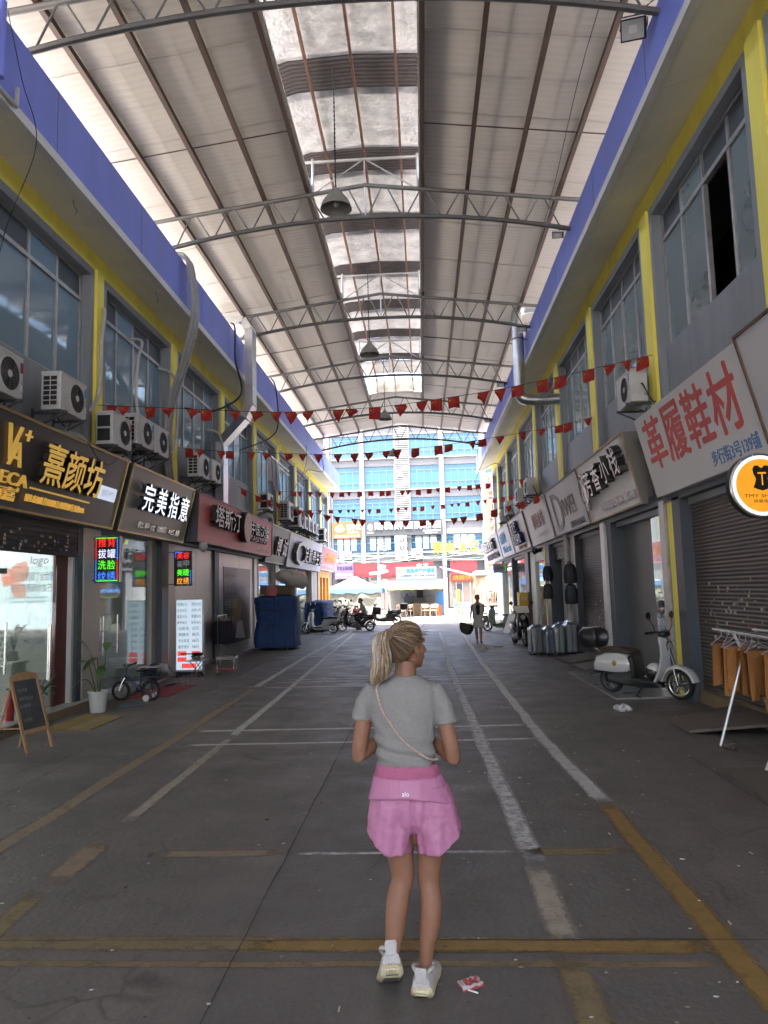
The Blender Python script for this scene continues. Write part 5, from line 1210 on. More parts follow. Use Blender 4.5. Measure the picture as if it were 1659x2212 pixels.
# lit price board
r = thing('price_board', 'tall white lit price board standing before the pillar', 'sign', (-5.25, 16.1, 0)); F = Fr((0, -.06, 0), (1, 0, 0), (0, 0, 1)); k = MB(); k.box(-.31, -.055, .12, .31, .055, 1.72, M['alu']); k.box(-.3, -.05, .05, .3, .05, .12, M['black'])
for x in (-.25, .25):
    for y in (-.12, .12): k.ell((x, y, .03), (.03, .03, .03), M['rubber'], 10, 6)
    k.box(x - .02, -.14, .05, x + .02, .14, .08, M['black'])
k.build('case', r, smooth=False); k = MB(); k.fbox(F, -.29, .16, -.003, .29, 1.7, .002, mat('lit_price_panel', (.5, .53, .56), .5, emit=(.68, .85, 1), estr=EM * .22)); k.build('lit_panel', r, smooth=False)
k = MB(); ink = mat('dark_print', (.012, .012, .015), .6); rp = mat('lit_red_tag', (.5, .03, .03), .5, emit=(1, .06, .05), estr=EM * .35)
for i, (a, b) in enumerate((('修眉5元', '洗脸38元'), ('化妆30元', '点痣10元'), ('盘发15元', '拔罐38元'), ('美甲48元', '刮痧38元'))): k.text(F, a, -.27, 1.57 - i * .135, -.05, 1.645 - i * .135, .002, .004, ink); k.text(F, b, .05, 1.57 - i * .135, .27, 1.645 - i * .135, .002, .004, ink)
for i, (a, b) in enumerate((('拉脸毛', '30元'), ('接睫毛', '88元'), ('专业采耳', '68元'), ('姜疗洗头', '58元'))): k.text(F, a, -.24, 1.035 - i * .135, -.0, 1.11 - i * .135, .002, .004, ink); k.text(F, b, .07, 1.035 - i * .135, .23, 1.11 - i * .135, .002, .004, ink)
for a, b, s_ in ((-.26, .47, '祛斑'), (.06, .47, '嫩肤'), (-.26, .34, '祛疣'), (.06, .34, '美白'), (-.16, .2, '招学员')):
    w_ = .2 if len(s_) == 2 else .32; k.fbox(F, a, b, .002, a + w_, b + .1, .004, rp); k.text(F, s_, a + .02, b + .018, a + w_ - .02, b + .082, .004, .006, MATS['white_letter'] if 'white_letter' in MATS else M['white'], .02)
k.build('price_text', r, smooth=False)
# folding table, pan, basin
r = thing('folding_table', 'small folding table with crossed legs before the lit price board', 'table', (-4.70, 14.9, 0)); k = MB(); k.box(-.2, -.2, .46, .2, .2, .475, mat('grey_green_table_top', (.28, .31, .29), .4)); k.build('table_top', r, smooth=False, bevel=.004)
for y in (-.15, .15):
    k = MB(); k.tube([(-.22, y, .01), (.12, y, .46)], .009, M['steel'], 6); k.tube([(.22, y + .02, .01), (-.12, y + .02, .46)], .009, M['steel'], 6); k.build('leg', r)
r = thing('frying_pan', 'black frying pan stacked on a metal basin on the folding table', 'pan', (-4.70, 14.88, .476)); k = MB(); k.lathe([(.08, 0), (.13, .08), (.135, .08), (.125, .09), (.001, .09)], (0, 0, 0), M['steel'], 24); k.build('basin', r); k = MB(); k.lathe([(.10, .09), (.125, .14), (.13, .14), (.12, .12), (.001, .11)], (0, 0, 0), M['black'], 24); k.build('pan', r); k = MB(); k.tube([(-.12, -.03, .13), (-.32, -.08, .135)], .013, M['black'], 8); k.build('handle', r)
r = thing('stool', 'low metal stool with red edge behind the folding table', 'stool', (-4.55, 16.6, 0)); k = MB(); k.box(-.22, -.16, .33, .22, .16, .4, M['steel']); k.box(-.2, -.14, .1, .2, .14, .13, mat('red_plastic', (.3, .03, .03), .5)); k.build('seat', r, smooth=False)
for x in (-.19, .19):
    for y in (-.13, .13): k = MB(); k.box(x - .012, y - .012, 0, x + .012, y + .012, .33, M['steel']); k.build('leg', r, smooth=False)
# rack of dark jeans
r = thing('clothes_rack', 'thin metal rack of dark jeans before the closed silver shop front', 'clothes rack', (-5.42, 19.3, 0)); k = MB()
for y in (-.42, .42): k.tube([(0, y, 0), (0, y, 1.25)], .012, M['steel'], 6); k.tube([(-.16, y, .02), (.16, y, .02)], .012, M['steel'], 6)
k.tube([(0, -.46, 1.25), (0, .46, 1.25)], .012, M['steel'], 6); k.build('frame', r); jn = mat('dark_denim', (.022, .023, .032), .9, 0, .3, 8)
for i in range(9):
    y = -.36 + i * .09; k = MB(); rings = []
    for z, w_, d_ in ((1.1, .15, .022), (1.0, .17, .03), (.8, .165, .028), (.62, .15 + .02 * (i % 2), .024), (.56 - .03 * (i % 3), .15, .02)): rings.append(oval((0, y + .01 * math.sin(z * 9 + i), z), w_, d_, 10))
    k.ring(rings, jn if i != 6 else mat('maroon_cloth', (.09, .02, .03), .9)); g_ = k.build('trousers', r); k = MB(); k.tube([(-.15, y, 1.1), (0, y, 1.2), (.15, y, 1.1)], .004, M['steel'], 4); k.tube(smoothpath([(0, y, 1.2), (0, y, 1.25), (.02, y, 1.27)], 4), .004, M['steel'], 4); k.build('hanger', g_)
# loaded carts under blue tarpaulin
tarp = mat('blue_tarpaulin', (.026, .058, .16), .72, 0, .25, 3, spec=.25, bump=.8, bscale=7, dirt=.3, dcol=(.03, .05, .11))
def tarped(label, x0, y0, x1, y1, z0, z1, seed, sack=True):
    cx, cy = (x0 + x1) / 2, (y0 + y1) / 2; r = thing('covered_cart', label, 'cart', (cx, cy, 0)); a, b = (x1 - x0) / 2, (y1 - y0) / 2; rings = []; n = 56
    for q in range(23):
        t = q / 22; z = lerp(z0, z1, min(1, t * 1.12)) if t < .9 else z1 + (.03 if t > .95 else .0); kx = 1 if t < .86 else max(.02, 1 - ((t - .86) / .14) ** 1.2); rg = []
        for j in range(n):
            th = 2 * pi * j / n; c_, s_ = math.cos(th), math.sin(th); e = .40
            px, py = math.copysign(abs(c_) ** e, c_), math.copysign(abs(s_) ** e, s_)
            f = 1 + .085 * (MN.noise((px * 2.2 + seed, py * 2.2, t * 3)) + .6 * MN.noise((px * 6, py * 6 + seed, t * 2.2)) * (1 - t * .5)) + .045 * (1 - t) ** 2 + .02 * math.sin(th * 9 + seed) * (1 - t)
            if .42 < t < .47 or .72 < t < .75: f *= .975
            rg.append((px * a * f * kx, py * b * f * kx, z + (.02 * MN.noise((px * 3, py * 3, seed)) if q else .03 * math.sin(th * 5 + seed))))
        rings.append(rg)
    k = MB(); k.ring(rings, tarp); k.build('tarpaulin', r, angle=180)
    k = MB(); rp_ = mat('dark_rope', (.02, .02, .025), .9)
    for z in (lerp(z0, z1, .45), lerp(z0, z1, .74)): k.tube([(a * 1.0 * math.copysign(abs(math.cos(t)) ** .4, math.cos(t)), b * 1.0 * math.copysign(abs(math.sin(t)) ** .4, math.sin(t)), z + .05 * math.sin(t * 2 + seed)) for t in [2 * pi * i / 40 for i in range(40)]], .012, rp_, 5, True)
    k.tube([(-.05, -b * 1.07, z0 + .1), (0, -b * 1.03, lerp(z0, z1, .5)), (.02, -b, z1 * .97), (.02, -b * .7, z1 + .03), (.02, 0, z1 + .04)], .012, rp_, 5); k.build('rope', r)
    k = MB(); k.box(-a * .85, -b * .85, z0 - .02, a * .85, b * .85, z0 + .05, M['greyd']); k.build('platform', r, smooth=False)
    for x in (-.6, .6):
        for y in (-.7, .7):
            k = MB(); k.lathe([(.03, -.025), (.09, -.025), (.1, 0), (.09, .025), (.03, .025)], (a * x, b * y, .1), M['rubber'], 18, 'x'); k.box(a * x - .012, b * y - .02, .1, a * x + .012, b * y + .02, z0, M['steel']); k.build('wheel', r)
    return r
tarped('tall load wrapped in dark blue tarpaulin and rope on a wheeled cart, nearer one', -5.42, 22.95, -4.12, 24.3, .1, 1.72, 1)
tarped('lower load wrapped in blue tarpaulin beyond the taller one', -5.5, 32.7, -4.45, 36.0, .12, 1.38, 4)
r = thing('cardboard_box', 'flattened brown cardboard box on top of the tall blue tarpaulin load', 'box', (-4.78, 23.5, 1.76)); k = MB(); k.box(-.5, -.45, 0, .52, .45, .3, mat('brown_cardboard', (.13, .075, .045), .8, 0, .2, 3)); k.box(-.52, -.47, .26, .54, .47, .3, MATS['brown_cardboard']); k.build('carton', r, smooth=False, bevel=.01); r.rotation_euler = (0, R(2), .08)
k = MB(); k.ell((0, 0, 0), (.55, .4, .28), mat('white_woven_sack', (.46, .44, .40), .8, 0, .15, 3, bump=.6, bscale=9), 40, 24); o = k.build('sack'); 
jitter(o, lambda c, n: c + n * (.14 * MN.noise(c * 2.3) + .05 * MN.noise(c * 7)) + V((0, 0, -.22 * max(0, c.x) ** 2)))
tag(o, 'bulging white woven sack slumped over the cardboard box', 'sack'); o.location = (-4.3, 23.7, 2.28); o.rotation_euler = (.1, .12, .2)
k = MB(); k.ring([oval((0, 0, z), w_, d_, 12) for z, w_, d_ in ((0, .16, .05), (.12, .2, .06), (.28, .17, .05), (.34, .1, .03))], mat('pink_plastic_bag', (.38, .10, .11), .5, 0, .2, 6)); o = tag(k.build('bag'), 'pink bag tied on the front of the cardboard box', 'bag'); o.location = (-4.85, 22.98, 1.72)

# ---------------------------------------------------------------- things along the right shop fronts
r = thing('drying_rack', 'folding metal rack hung with ochre trousers on the right pavement', 'drying rack', (3.45, 8.2, 0)); q = lambda x, y, z: (x - 3.45, y - 8.2, z); k = MB(); wh = mat('white_metal_tube', (.5, .5, .49), .35, .3)
k.tube([q(3.36, 8.75, 1.25), q(3.82, 8.05, 1.16), q(4.1, 7.6, 1.13)], .013, wh, 8); k.tube([q(3.75, 8.6, 1.24), q(4.2, 7.9, 1.2)], .013, wh, 8)
for a, b in (((3.55, 8.45, .95), (3.21, 8.37, .0)), ((3.85, 7.75, .95), (3.2, 7.28, .0)), ((3.5, 8.5, 1.2), (4.0, 8.6, .0)), ((3.8, 7.9, 1.16), (4.05, 7.9, 0))): k.tube([q(*a), q(*b)], .016, wh, 8)
k.tube([q(3.86, 8.0, 1.15), q(3.8, 7.9, .9)], .012, M['steel'], 8); k.build('frame', r)
och = mat('ochre_cotton', (.25, .10, .022), .85, 0, .15, 5, bump=.35, bscale=40); d0 = (V((3.82, 8.05, 0)) - V((3.36, 8.75, 0))).normalized(); s0 = V((-d0.y, d0.x, 0))
hcols = (mat('pink_wire_hanger', (.36, .27, .26), .4), mat('blue_wire_hanger', (.26, .28, .32), .4))
for i in range(11):
    c = V((3.42, 8.66, 0)) + d0 * (.075 * i + (.12 if i > 6 else 0)) - V((3.45, 8.2, 0)); zr_ = 1.235 - .0105 * i; g_ = MB(); hw = .21; sv = (s0 * -1 + d0 * (.35 * math.sin(i * 1.7))).normalized(); zt = zr_ - .145; L_ = .47 + .035 * (i % 3) + (.1 if i > 6 else 0)
    rings = []; fd = d0 * (.012 if i < 7 else .022)
    for q_, t in enumerate((0, .03, .25, .5, .75, .97, 1)):
        rg = []; n = 22
        for j in range(n):
            th = 2 * pi * j / n; a_ = math.cos(th); b_ = math.sin(th); p = c + sv * (hw * .82 * a_) + fd * (b_ * (1.0 if 0 < q_ < 6 else .6)) + d0 * (.03 * math.sin(a_ * (5 + i % 3) + i * 1.7) * t) + V((0, 0, zt - L_ * t + .012 * math.sin(a_ * 4 + i) * t)); rg.append(p)
        rings.append(rg)
    g_.ring(rings, och); go = g_.build('trousers', r)
    h_ = MB(); w0 = c + V((0, 0, zr_)); hm = hcols[i % 2]
    h_.tube([w0 - sv * hw + V((0, 0, -.15)), w0 + V((0, 0, -.06)), w0 + sv * hw + V((0, 0, -.15))], .005, hm, 5); h_.tube([w0 - sv * hw + V((0, 0, -.15)), w0 + sv * hw + V((0, 0, -.15))], .005, hm, 5); h_.tube(smoothpath([w0 + V((0, 0, -.06)), w0 + V((0, 0, .0)), w0 + sv * .02 + V((0, 0, .025)), w0 + sv * .035 + V((0, 0, .0))], 4), .004, hm, 5); h_.build('hanger', go)
def plank(label, pts, z, th, m, name='ramp'):
    n = len(pts); k = MB(); k.add([(x, y, zz - th) for (x, y), zz in zip(pts, z)] + [(x, y, zz) for (x, y), zz in zip(pts, z)], [tuple(range(n - 1, -1, -1)), tuple(range(n, 2 * n))] + [(i, (i + 1) % n, n + (i + 1) % n, n + i) for i in range(n)], m); return tag(k.build(name, smooth=False, bevel=.004), label, 'ramp')
rw = mat('weathered_ply_ramp', (.10, .078, .062), .8, 0, .3, 3, bump=.5, stretch=(1, 4, 1), dirt=.4)
plank('weathered wooden ramp board before the near right shutter', [(3.12, 9.85), (3.1, 9.02), (4.06, 8.6), (4.06, 9.9)], [.045, .045, .2, .2], .035, rw)
plank('upper wooden ramp board before the second right shutter', [(3.2, 18.2), (3.3, 17.0), (4.05, 17.2), (4.05, 18.4)], [.05, .05, .16, .16], .04, rw)
plank('lower wooden ramp board beside the suitcases', [(3.25, 16.6), (3.35, 15.6), (4.05, 15.9), (4.05, 16.8)], [.045, .045, .13, .13], .04, mat('grey_ply_ramp', (.15, .13, .11), .8, 0, .25, 3, dirt=.4))
k = MB(); k.ell((0, 0, .04), (.075, .055, .05), mat('brown_stone', (.075, .055, .045), .9, 0, .3, 14, bump=.6), 12, 8); o = tag(k.build('stone'), 'brown stone block beside the foot of the drying rack', 'stone'); o.location = (3.25, 8.22, 0)
jitter(o, lambda c, n: V((c.x, c.y, min(c.z, .07))) + n * .02 * MN.noise(c * 20))
def crumple(name, label, loc, r_, m, seed, flat=.5, cat='litter'):
    k = MB(); k.ell((0, 0, 0), (r_, r_ * .75, r_ * flat), m, 26, 16); o = k.build(name, angle=25)
    def cf(c, n): c = c + n * (r_ * .45 * MN.noise(c / r_ * 2.2 + V((seed, 0, 0))) + r_ * .2 * MN.noise(c / r_ * 6)); return V((c.x, c.y, max(c.z, -r_ * flat * .6)))
    jitter(o, cf)
    tag(o, label, cat); o.location = (loc[0], loc[1], r_ * flat * .6); return o
wp = mat('crumpled_white_plastic', (.42, .42, .42), .45, 0, .1, 9)
crumple('plastic_bag', 'crumpled white plastic bag on the ground before the white scooter', (2.78, 10.72), .115, wp, 1, .5)
crumple('plastic_bag', 'small white crumpled bag on the lane where two painted lines cross', (1.62, 20.9), .11, wp, 4, .6)
crumple('plastic_bag', 'flat scrap of white plastic near the far walking woman', (2.2, 22.4), .13, wp, 7, .25)
# flattened drink pack by the woman's foot
r = thing('drink_packet', 'crushed red and white drink packet on the ground beside the woman', 'litter', (.155, 3.52, .0)); k = MB(); vs = []
F = Fr((0, 0, 0), (.85, .5, 0), (-.5, .85, 0)); nx, ny = 10, 8
for q_ in range(ny + 1):
    for i in range(nx + 1): a_, b_ = i / nx - .5, q_ / ny - .5; vs.append(F(a_ * .11 + b_ * .015, b_ * .075, .022 + .012 * MN.noise((a_ * 5, b_ * 5, 2)) - .02 * max(abs(a_), abs(b_)) ** 2 * 2))
k.add(vs, [(q_ * (nx + 1) + i, q_ * (nx + 1) + i + 1, (q_ + 1) * (nx + 1) + i + 1, (q_ + 1) * (nx + 1) + i) for q_ in range(ny) for i in range(nx)], mat('white_red_carton', (.42, .38, .37), .4, 0, .1, 9))
rc = mat('carton_red', (.34, .05, .05), .4)
for q_ in range(1, 6):
    for i in range(2, 9):
        j = q_ * (nx + 1) + i
        if (q_ * 3 + i * 5) % 7 > 1: k.add([V(vs[t]) + V((0, 0, .0015)) for t in (j, j + 1, j + nx + 2, j + nx + 1)], [(0, 1, 2, 3)], rc)
n = (nx + 1); rim = list(range(n)) + [n * i + nx for i in range(1, ny + 1)] + list(range(n * ny + nx - 1, n * ny - 1, -1)) + [n * i for i in range(ny - 1, 0, -1)]
k.ring([[vs[i] for i in rim], [V((vs[i].x, vs[i].y, .001)) for i in rim]], rc, False); k.build('carton', r); k = MB(); k.tube([(-.02, -.045, .006), (.03, -.075, .006)], .004, M['white'], 6); k.build('straw', r)
rs = random.Random(11)
bt = mat('cigarette_butt', (.42, .36, .26), .8)
for i, (x, y) in enumerate(((-1.9, 4.6), (1.28, 5.5), (1.62, 5.0), (1.6, 3.3), (-.42, 3.3), (2.1, 5.1), (-1.3, 5.9), (1.55, 4.1))):
    k = MB(); k.tube([(-.016, 0, .004), (.016, 0, .004)], .004, bt if i % 3 else M['black'], 6); o = tag(k.build('cigarette_butt'), 'tiny pale cigarette butt dropped on the lane', 'litter', 'cigarette butts on the lane'); o.location = (x, y, 0.012); o.rotation_euler = (0, 0, rs.uniform(0, 3))
# suitcases in clear wrap
wrap = glass_mat('clear_plastic_wrap', (.95, .96, .98), .95, .18, 2.4, .2, (.5, .51, .53))
def suitcase(label, x, y, rz, col, h=.66):
    r = thing('suitcase', label, 'suitcase', (x, y, 0), rz, 'suitcases wrapped in plastic on the right pavement'); m = mat('suitcase_' + '_'.join('%02d' % int(c * 100) for c in col), col, .4, 0, .1, 5)
    k = MB()
    for x0, x1 in ((-.13, -.004), (.004, .13)): k.box(x0, -.22, .06, x1, .22, .06 + h, m)
    k.build('shell', r, smooth=False, bevel=.035); k = MB()
    for sx in (-1, 1):
        for j in range(7): k.box(sx * .13 - .004, -.17 + j * .055, .14, sx * .13 + .004, -.15 + j * .055, h - .02, m)
    k.build('rib', r, smooth=False)
    k = MB(); k.tube(smoothpath([(0, -.1, h + .06), (0, -.08, h + .09), (0, .08, h + .09), (0, .1, h + .06)], 4), .012, M['black'], 6); k.box(-.012, -.226, .1, .012, -.22, h, M['black']); k.tube(smoothpath([(-.0, -.224, .32), (-.0, -.25, .34), (0, -.25, .46), (0, -.224, .48)], 4), .01, M['black'], 6); k.build('handle', r)
    for wx in (-.09, .09):
        for wy in (-.17, .17): k = MB(); k.lathe([(.012, -.012), (.028, -.012), (.028, .012), (.012, .012)], (wx, wy, .03), M['black'], 12, 'y'); k.box(wx - .012, wy - .016, .04, wx + .012, wy + .016, .065, M['black']); k.build('wheel', r)
    k = MB(); rings = []; n = 44
    for q_ in range(15):
        t = q_ / 14; z = lerp(.05, h + .13, t); kk = 1 if t < .85 else 1 - (t - .85) / .15 * .75; rg = []
        for j in range(n):
            th = 2 * pi * j / n; c_, s_ = math.cos(th), math.sin(th); f = 1.04 + .05 * MN.noise((c_ * 3 + x * 5, s_ * 3 + y, t * 5)) + .025 * MN.noise((c_ * 9, s_ * 9 + x, t * 9)); rg.append((math.copysign(abs(c_) ** .35, c_) * .15 * f * kk, math.copysign(abs(s_) ** .35, s_) * .24 * f * kk, z + (.03 * MN.noise((c_ * 4, s_ * 4, x)) if t > .8 else 0)))
        rings.append(rg)
    k.ring(rings, wrap); k.build('plastic_wrap', r, angle=180); return r
for i, (x, y, col, lab, h_) in enumerate(((2.93, 19.75, (.10, .10, .105), 'dark grey wrapped suitcase at the lane end of the row', .66), (3.24, 19.62, (.035, .045, .10), 'navy wrapped suitcase second in the row', .62), (3.52, 19.66, (.22, .28, .22), 'pale green wrapped suitcase in the middle of the row', .66), (3.68, 20.1, (.26, .32, .26), 'second pale green wrapped suitcase just behind the first', .68), (3.83, 19.75, (.24, .245, .25), 'silver grey wrapped suitcase nearest the shutter', .7), (3.1, 20.25, (.13, .13, .14), 'charcoal wrapped suitcase behind the navy one', .64), (3.98, 20.3, (.3, .31, .32), 'pale silver wrapped suitcase against the wall', .74))): suitcase(lab, x, y, .12 * math.sin(i * 2.1) + .1, col, h_)
def backpack(label, x, y, z, m, s_=1):
    r = thing('backpack', label, 'backpack', (x, y, z), 0, 'backpacks hung at the white room doorway'); k = MB(); k.ring([oval((0, 0, zz * s_), a * s_, b * s_, 18, sq=2.8) for zz, a, b in ((-.24, .11, .07), (-.235, .14, .095), (-.1, .16, .12), (.08, .15, .105), (.2, .11, .075), (.235, .05, .03))], m); k.build('bag_body', r); k = MB(); k.ring([oval((-.0, -.1, zz * s_), a * s_, .045, 14, sq=2.8) for zz, a in ((-.2, .08), (-.18, .11), (-.05, .12), (.0, .08))], m); k.build('front_pocket', r)
    k = MB(); k.tube(smoothpath([(-.04, .03, .23), (-.03, .04, .3), (.03, .04, .3), (.04, .03, .23)], 4), .012, M['black'], 6); k.tube(smoothpath([(.08, .08, .2), (.12, .14, .0), (.08, .09, -.2)], 5), .018, M['black'], 6); k.build('strap', r)
bm_ = mat('black_nylon', (.012, .012, .016), .6, 0, .2, 10)
backpack('black backpack hung high on the far side of the white doorway', 3.92, 23.1, 2.2, bm_); backpack('dark brown backpack hung low on the far side of the white doorway', 3.9, 23.1, 1.64, mat('dark_brown_nylon', (.03, .022, .022), .6)); backpack('large black backpack hung high on the near side of the white doorway', 3.85, 19.25, 2.12, bm_, 1.1); backpack('large black backpack with pale piping hung low on the near side', 3.85, 19.25, 1.58, mat('navy_black_nylon', (.014, .016, .024), .6), 1.1)
# folding a-board and red yellow display box further down
r = thing('sandwich_board', 'white folding sandwich board between two parked scooters', 'sign', (3.1, 28.2, 0)); k = MB(); F = Fr((0, 0, 0), (.3, -.95, 0), (.28, .1, .78))
k.fbox(F, -.3, .05, -.012, .3, .82, .012, M['white']); k.build('board', r, smooth=False); k = MB()
for s_ in (-1, 1): k.tube([F(s_ * .28, .0, 0), F(s_ * .28, .84, 0)], .012, M['black'], 6); k.tube([F(s_ * .28, .82, 0), F(s_ * .28, .82, 0) + V((.42, .0, -.79))], .012, M['black'], 6)
k.build('leg', r)
r = thing('display_box', 'red and yellow carton display standing by the dark frame on the right', 'display', (3.86, 28.5, .08)); k = MB(); k.box(-.2, -.3, 0, .15, .3, 1.0, mat('deep_red_carton', (.28, .03, .04), .5)); k.box(-.2, -.3, 1.0, .15, .3, 1.5, mat('yellow_carton', (.6, .38, .02), .5)); k.build('carton_stack', r, smooth=False); k = MB(); F = Fr((0, -.301, 0), (1, 0, 0), (0, 0, 1)); k.text(F, '大促销', -.15, .7, .1, .85, 0, .003, M['white']); k.text(F, '新品', -.12, 1.2, .08, 1.35, 0, .003, M['white']); k.build('print', r, smooth=False)
r = thing('broom', 'long handled broom leaning at the yellow post by the white doorway', 'broom', (3.9, 24.1, .05)); k = MB(); k.tube([(-.3, -.15, .1), (.05, .1, 1.6)], .012, mat('red_handle', (.3, .04, .03), .5), 6); k.build('handle', r); k = MB(); k.ring([oval((-.3, -.15, z), a, .05, 10) for z, a in ((.14, .05), (.06, .12), (-.04, .15))], M['yellow']); k.build('brush', r)
k = MB(); k.ring([oval((0, 0, z), a, b, 16) for z, a, b in ((0, .2, .2), (.06, .22, .21), (.12, .16, .15), (.15, .05, .05))], mat('olive_cushion', (.09, .085, .05), .9)); o = tag(k.build('cushion'), 'olive cushion on a dark stool in the white doorway', 'cushion'); o.location = (4.4, 21.6, .5); k = MB(); k.lathe([(.16, 0), (.18, .45), (.2, .48), (.001, .49)], (0, 0, 0), M['black'], 16); o = tag(k.build('stool'), 'dark round stool inside the white doorway', 'stool'); o.location = (4.4, 21.6, .085)
# ---------------------------------------------------------------- scooters, bicycle
SF = Fr((0, 0, 0), (1, 0, 0), (0, 0, 1))
def wheel(r, x, rad, tw=.055, spokes=5, y=0.0, rimc=None):
    k = MB(); P = []
    for i in range(13):
        t = pi * (i / 12) ; P.append((rad - tw * .8 + tw * .8 * math.sin(t) ** .7, -tw * math.cos(t)))
    P = [(rad - tw * .95, -tw * .8)] + P + [(rad - tw * .95, tw * .8)]
    k.lathe([(a, b) for a, b in P], (x, y, rad), M['rubber'], 30, 'y', False); ty = k.build('tyre', None)
    k = MB(); rr = rad - tw * .9; m = rimc or M['steel']
    k.lathe([(rr, -tw * .7), (rr - .02, -tw * .6), (rr - .02, tw * .6), (rr, tw * .7)], (x, y, rad), m, 30, 'y', False); k.lathe([(.02, -tw), (.035, -tw), (.035, tw), (.02, tw)], (x, y, rad), M['greyd'], 14, 'y')
    for i in range(spokes):
        a = 2 * pi * i / spokes + .3
        for s_ in (-.6, .6): k.tube([(x + .03 * math.cos(a), y + tw * s_, rad + .03 * math.sin(a)), (x + (rr - .01) * math.cos(a), y + tw * s_ * .8, rad + (rr - .01) * math.sin(a))], .011, m, 6)
    k.lathe([(.07, tw * .3), (.07, tw * .4), (.03, tw * .4)], (x, y, rad), M['steel'], 18, 'y', False); ri = k.build('rim', None)
    w_ = bpy.data.objects.new('wheel', None); COL.objects.link(w_); w_.parent = r; ty.parent = w_; ri.parent = w_; return w_
GLOSSW = mat('glossy_white_enamel', (.46, .45, .43), .18, 0, .04, 4, coat=.6)
BRS = mat('brown_leather_seat', (.045, .025, .017), .55, 0, .2, 14, bump=.2)
def mirrors(r, x, z, m=None):
    for s_ in (-1, 1):
        k = MB(); k.tube(smoothpath([(x, s_ * .2, z), (x + .02, s_ * .26, z + .12), (x - .02, s_ * .31, z + .22)], 4), .006, M['black'], 6); k.lathe([(.001, -.012), (.055, -.01), (.06, .004), (.001, .006)], (x - .02, s_ * .32, z + .27), M['black'], 18, 'x'); k.build('mirror', r)
def bars(r, x, z, w=.33):
    k = MB(); k.tube(smoothpath([(x - .08, -w, z), (x, -w * .6, z + .02), (x + .03, 0, z), (x, w * .6, z + .02), (x - .08, w, z)], 5), .012, M['black'], 8)
    for s_ in (-1, 1): k.tube([(x - .08, s_ * w, z), (x - .045, s_ * (w - .12), z + .008)], .018, M['rubber'], 8); k.tube([(x + .02, s_ * (w - .14), z + .0), (x - .02, s_ * (w + .0), z - .03)], .005, M['steel'], 5)
    k.build('handlebar', r)
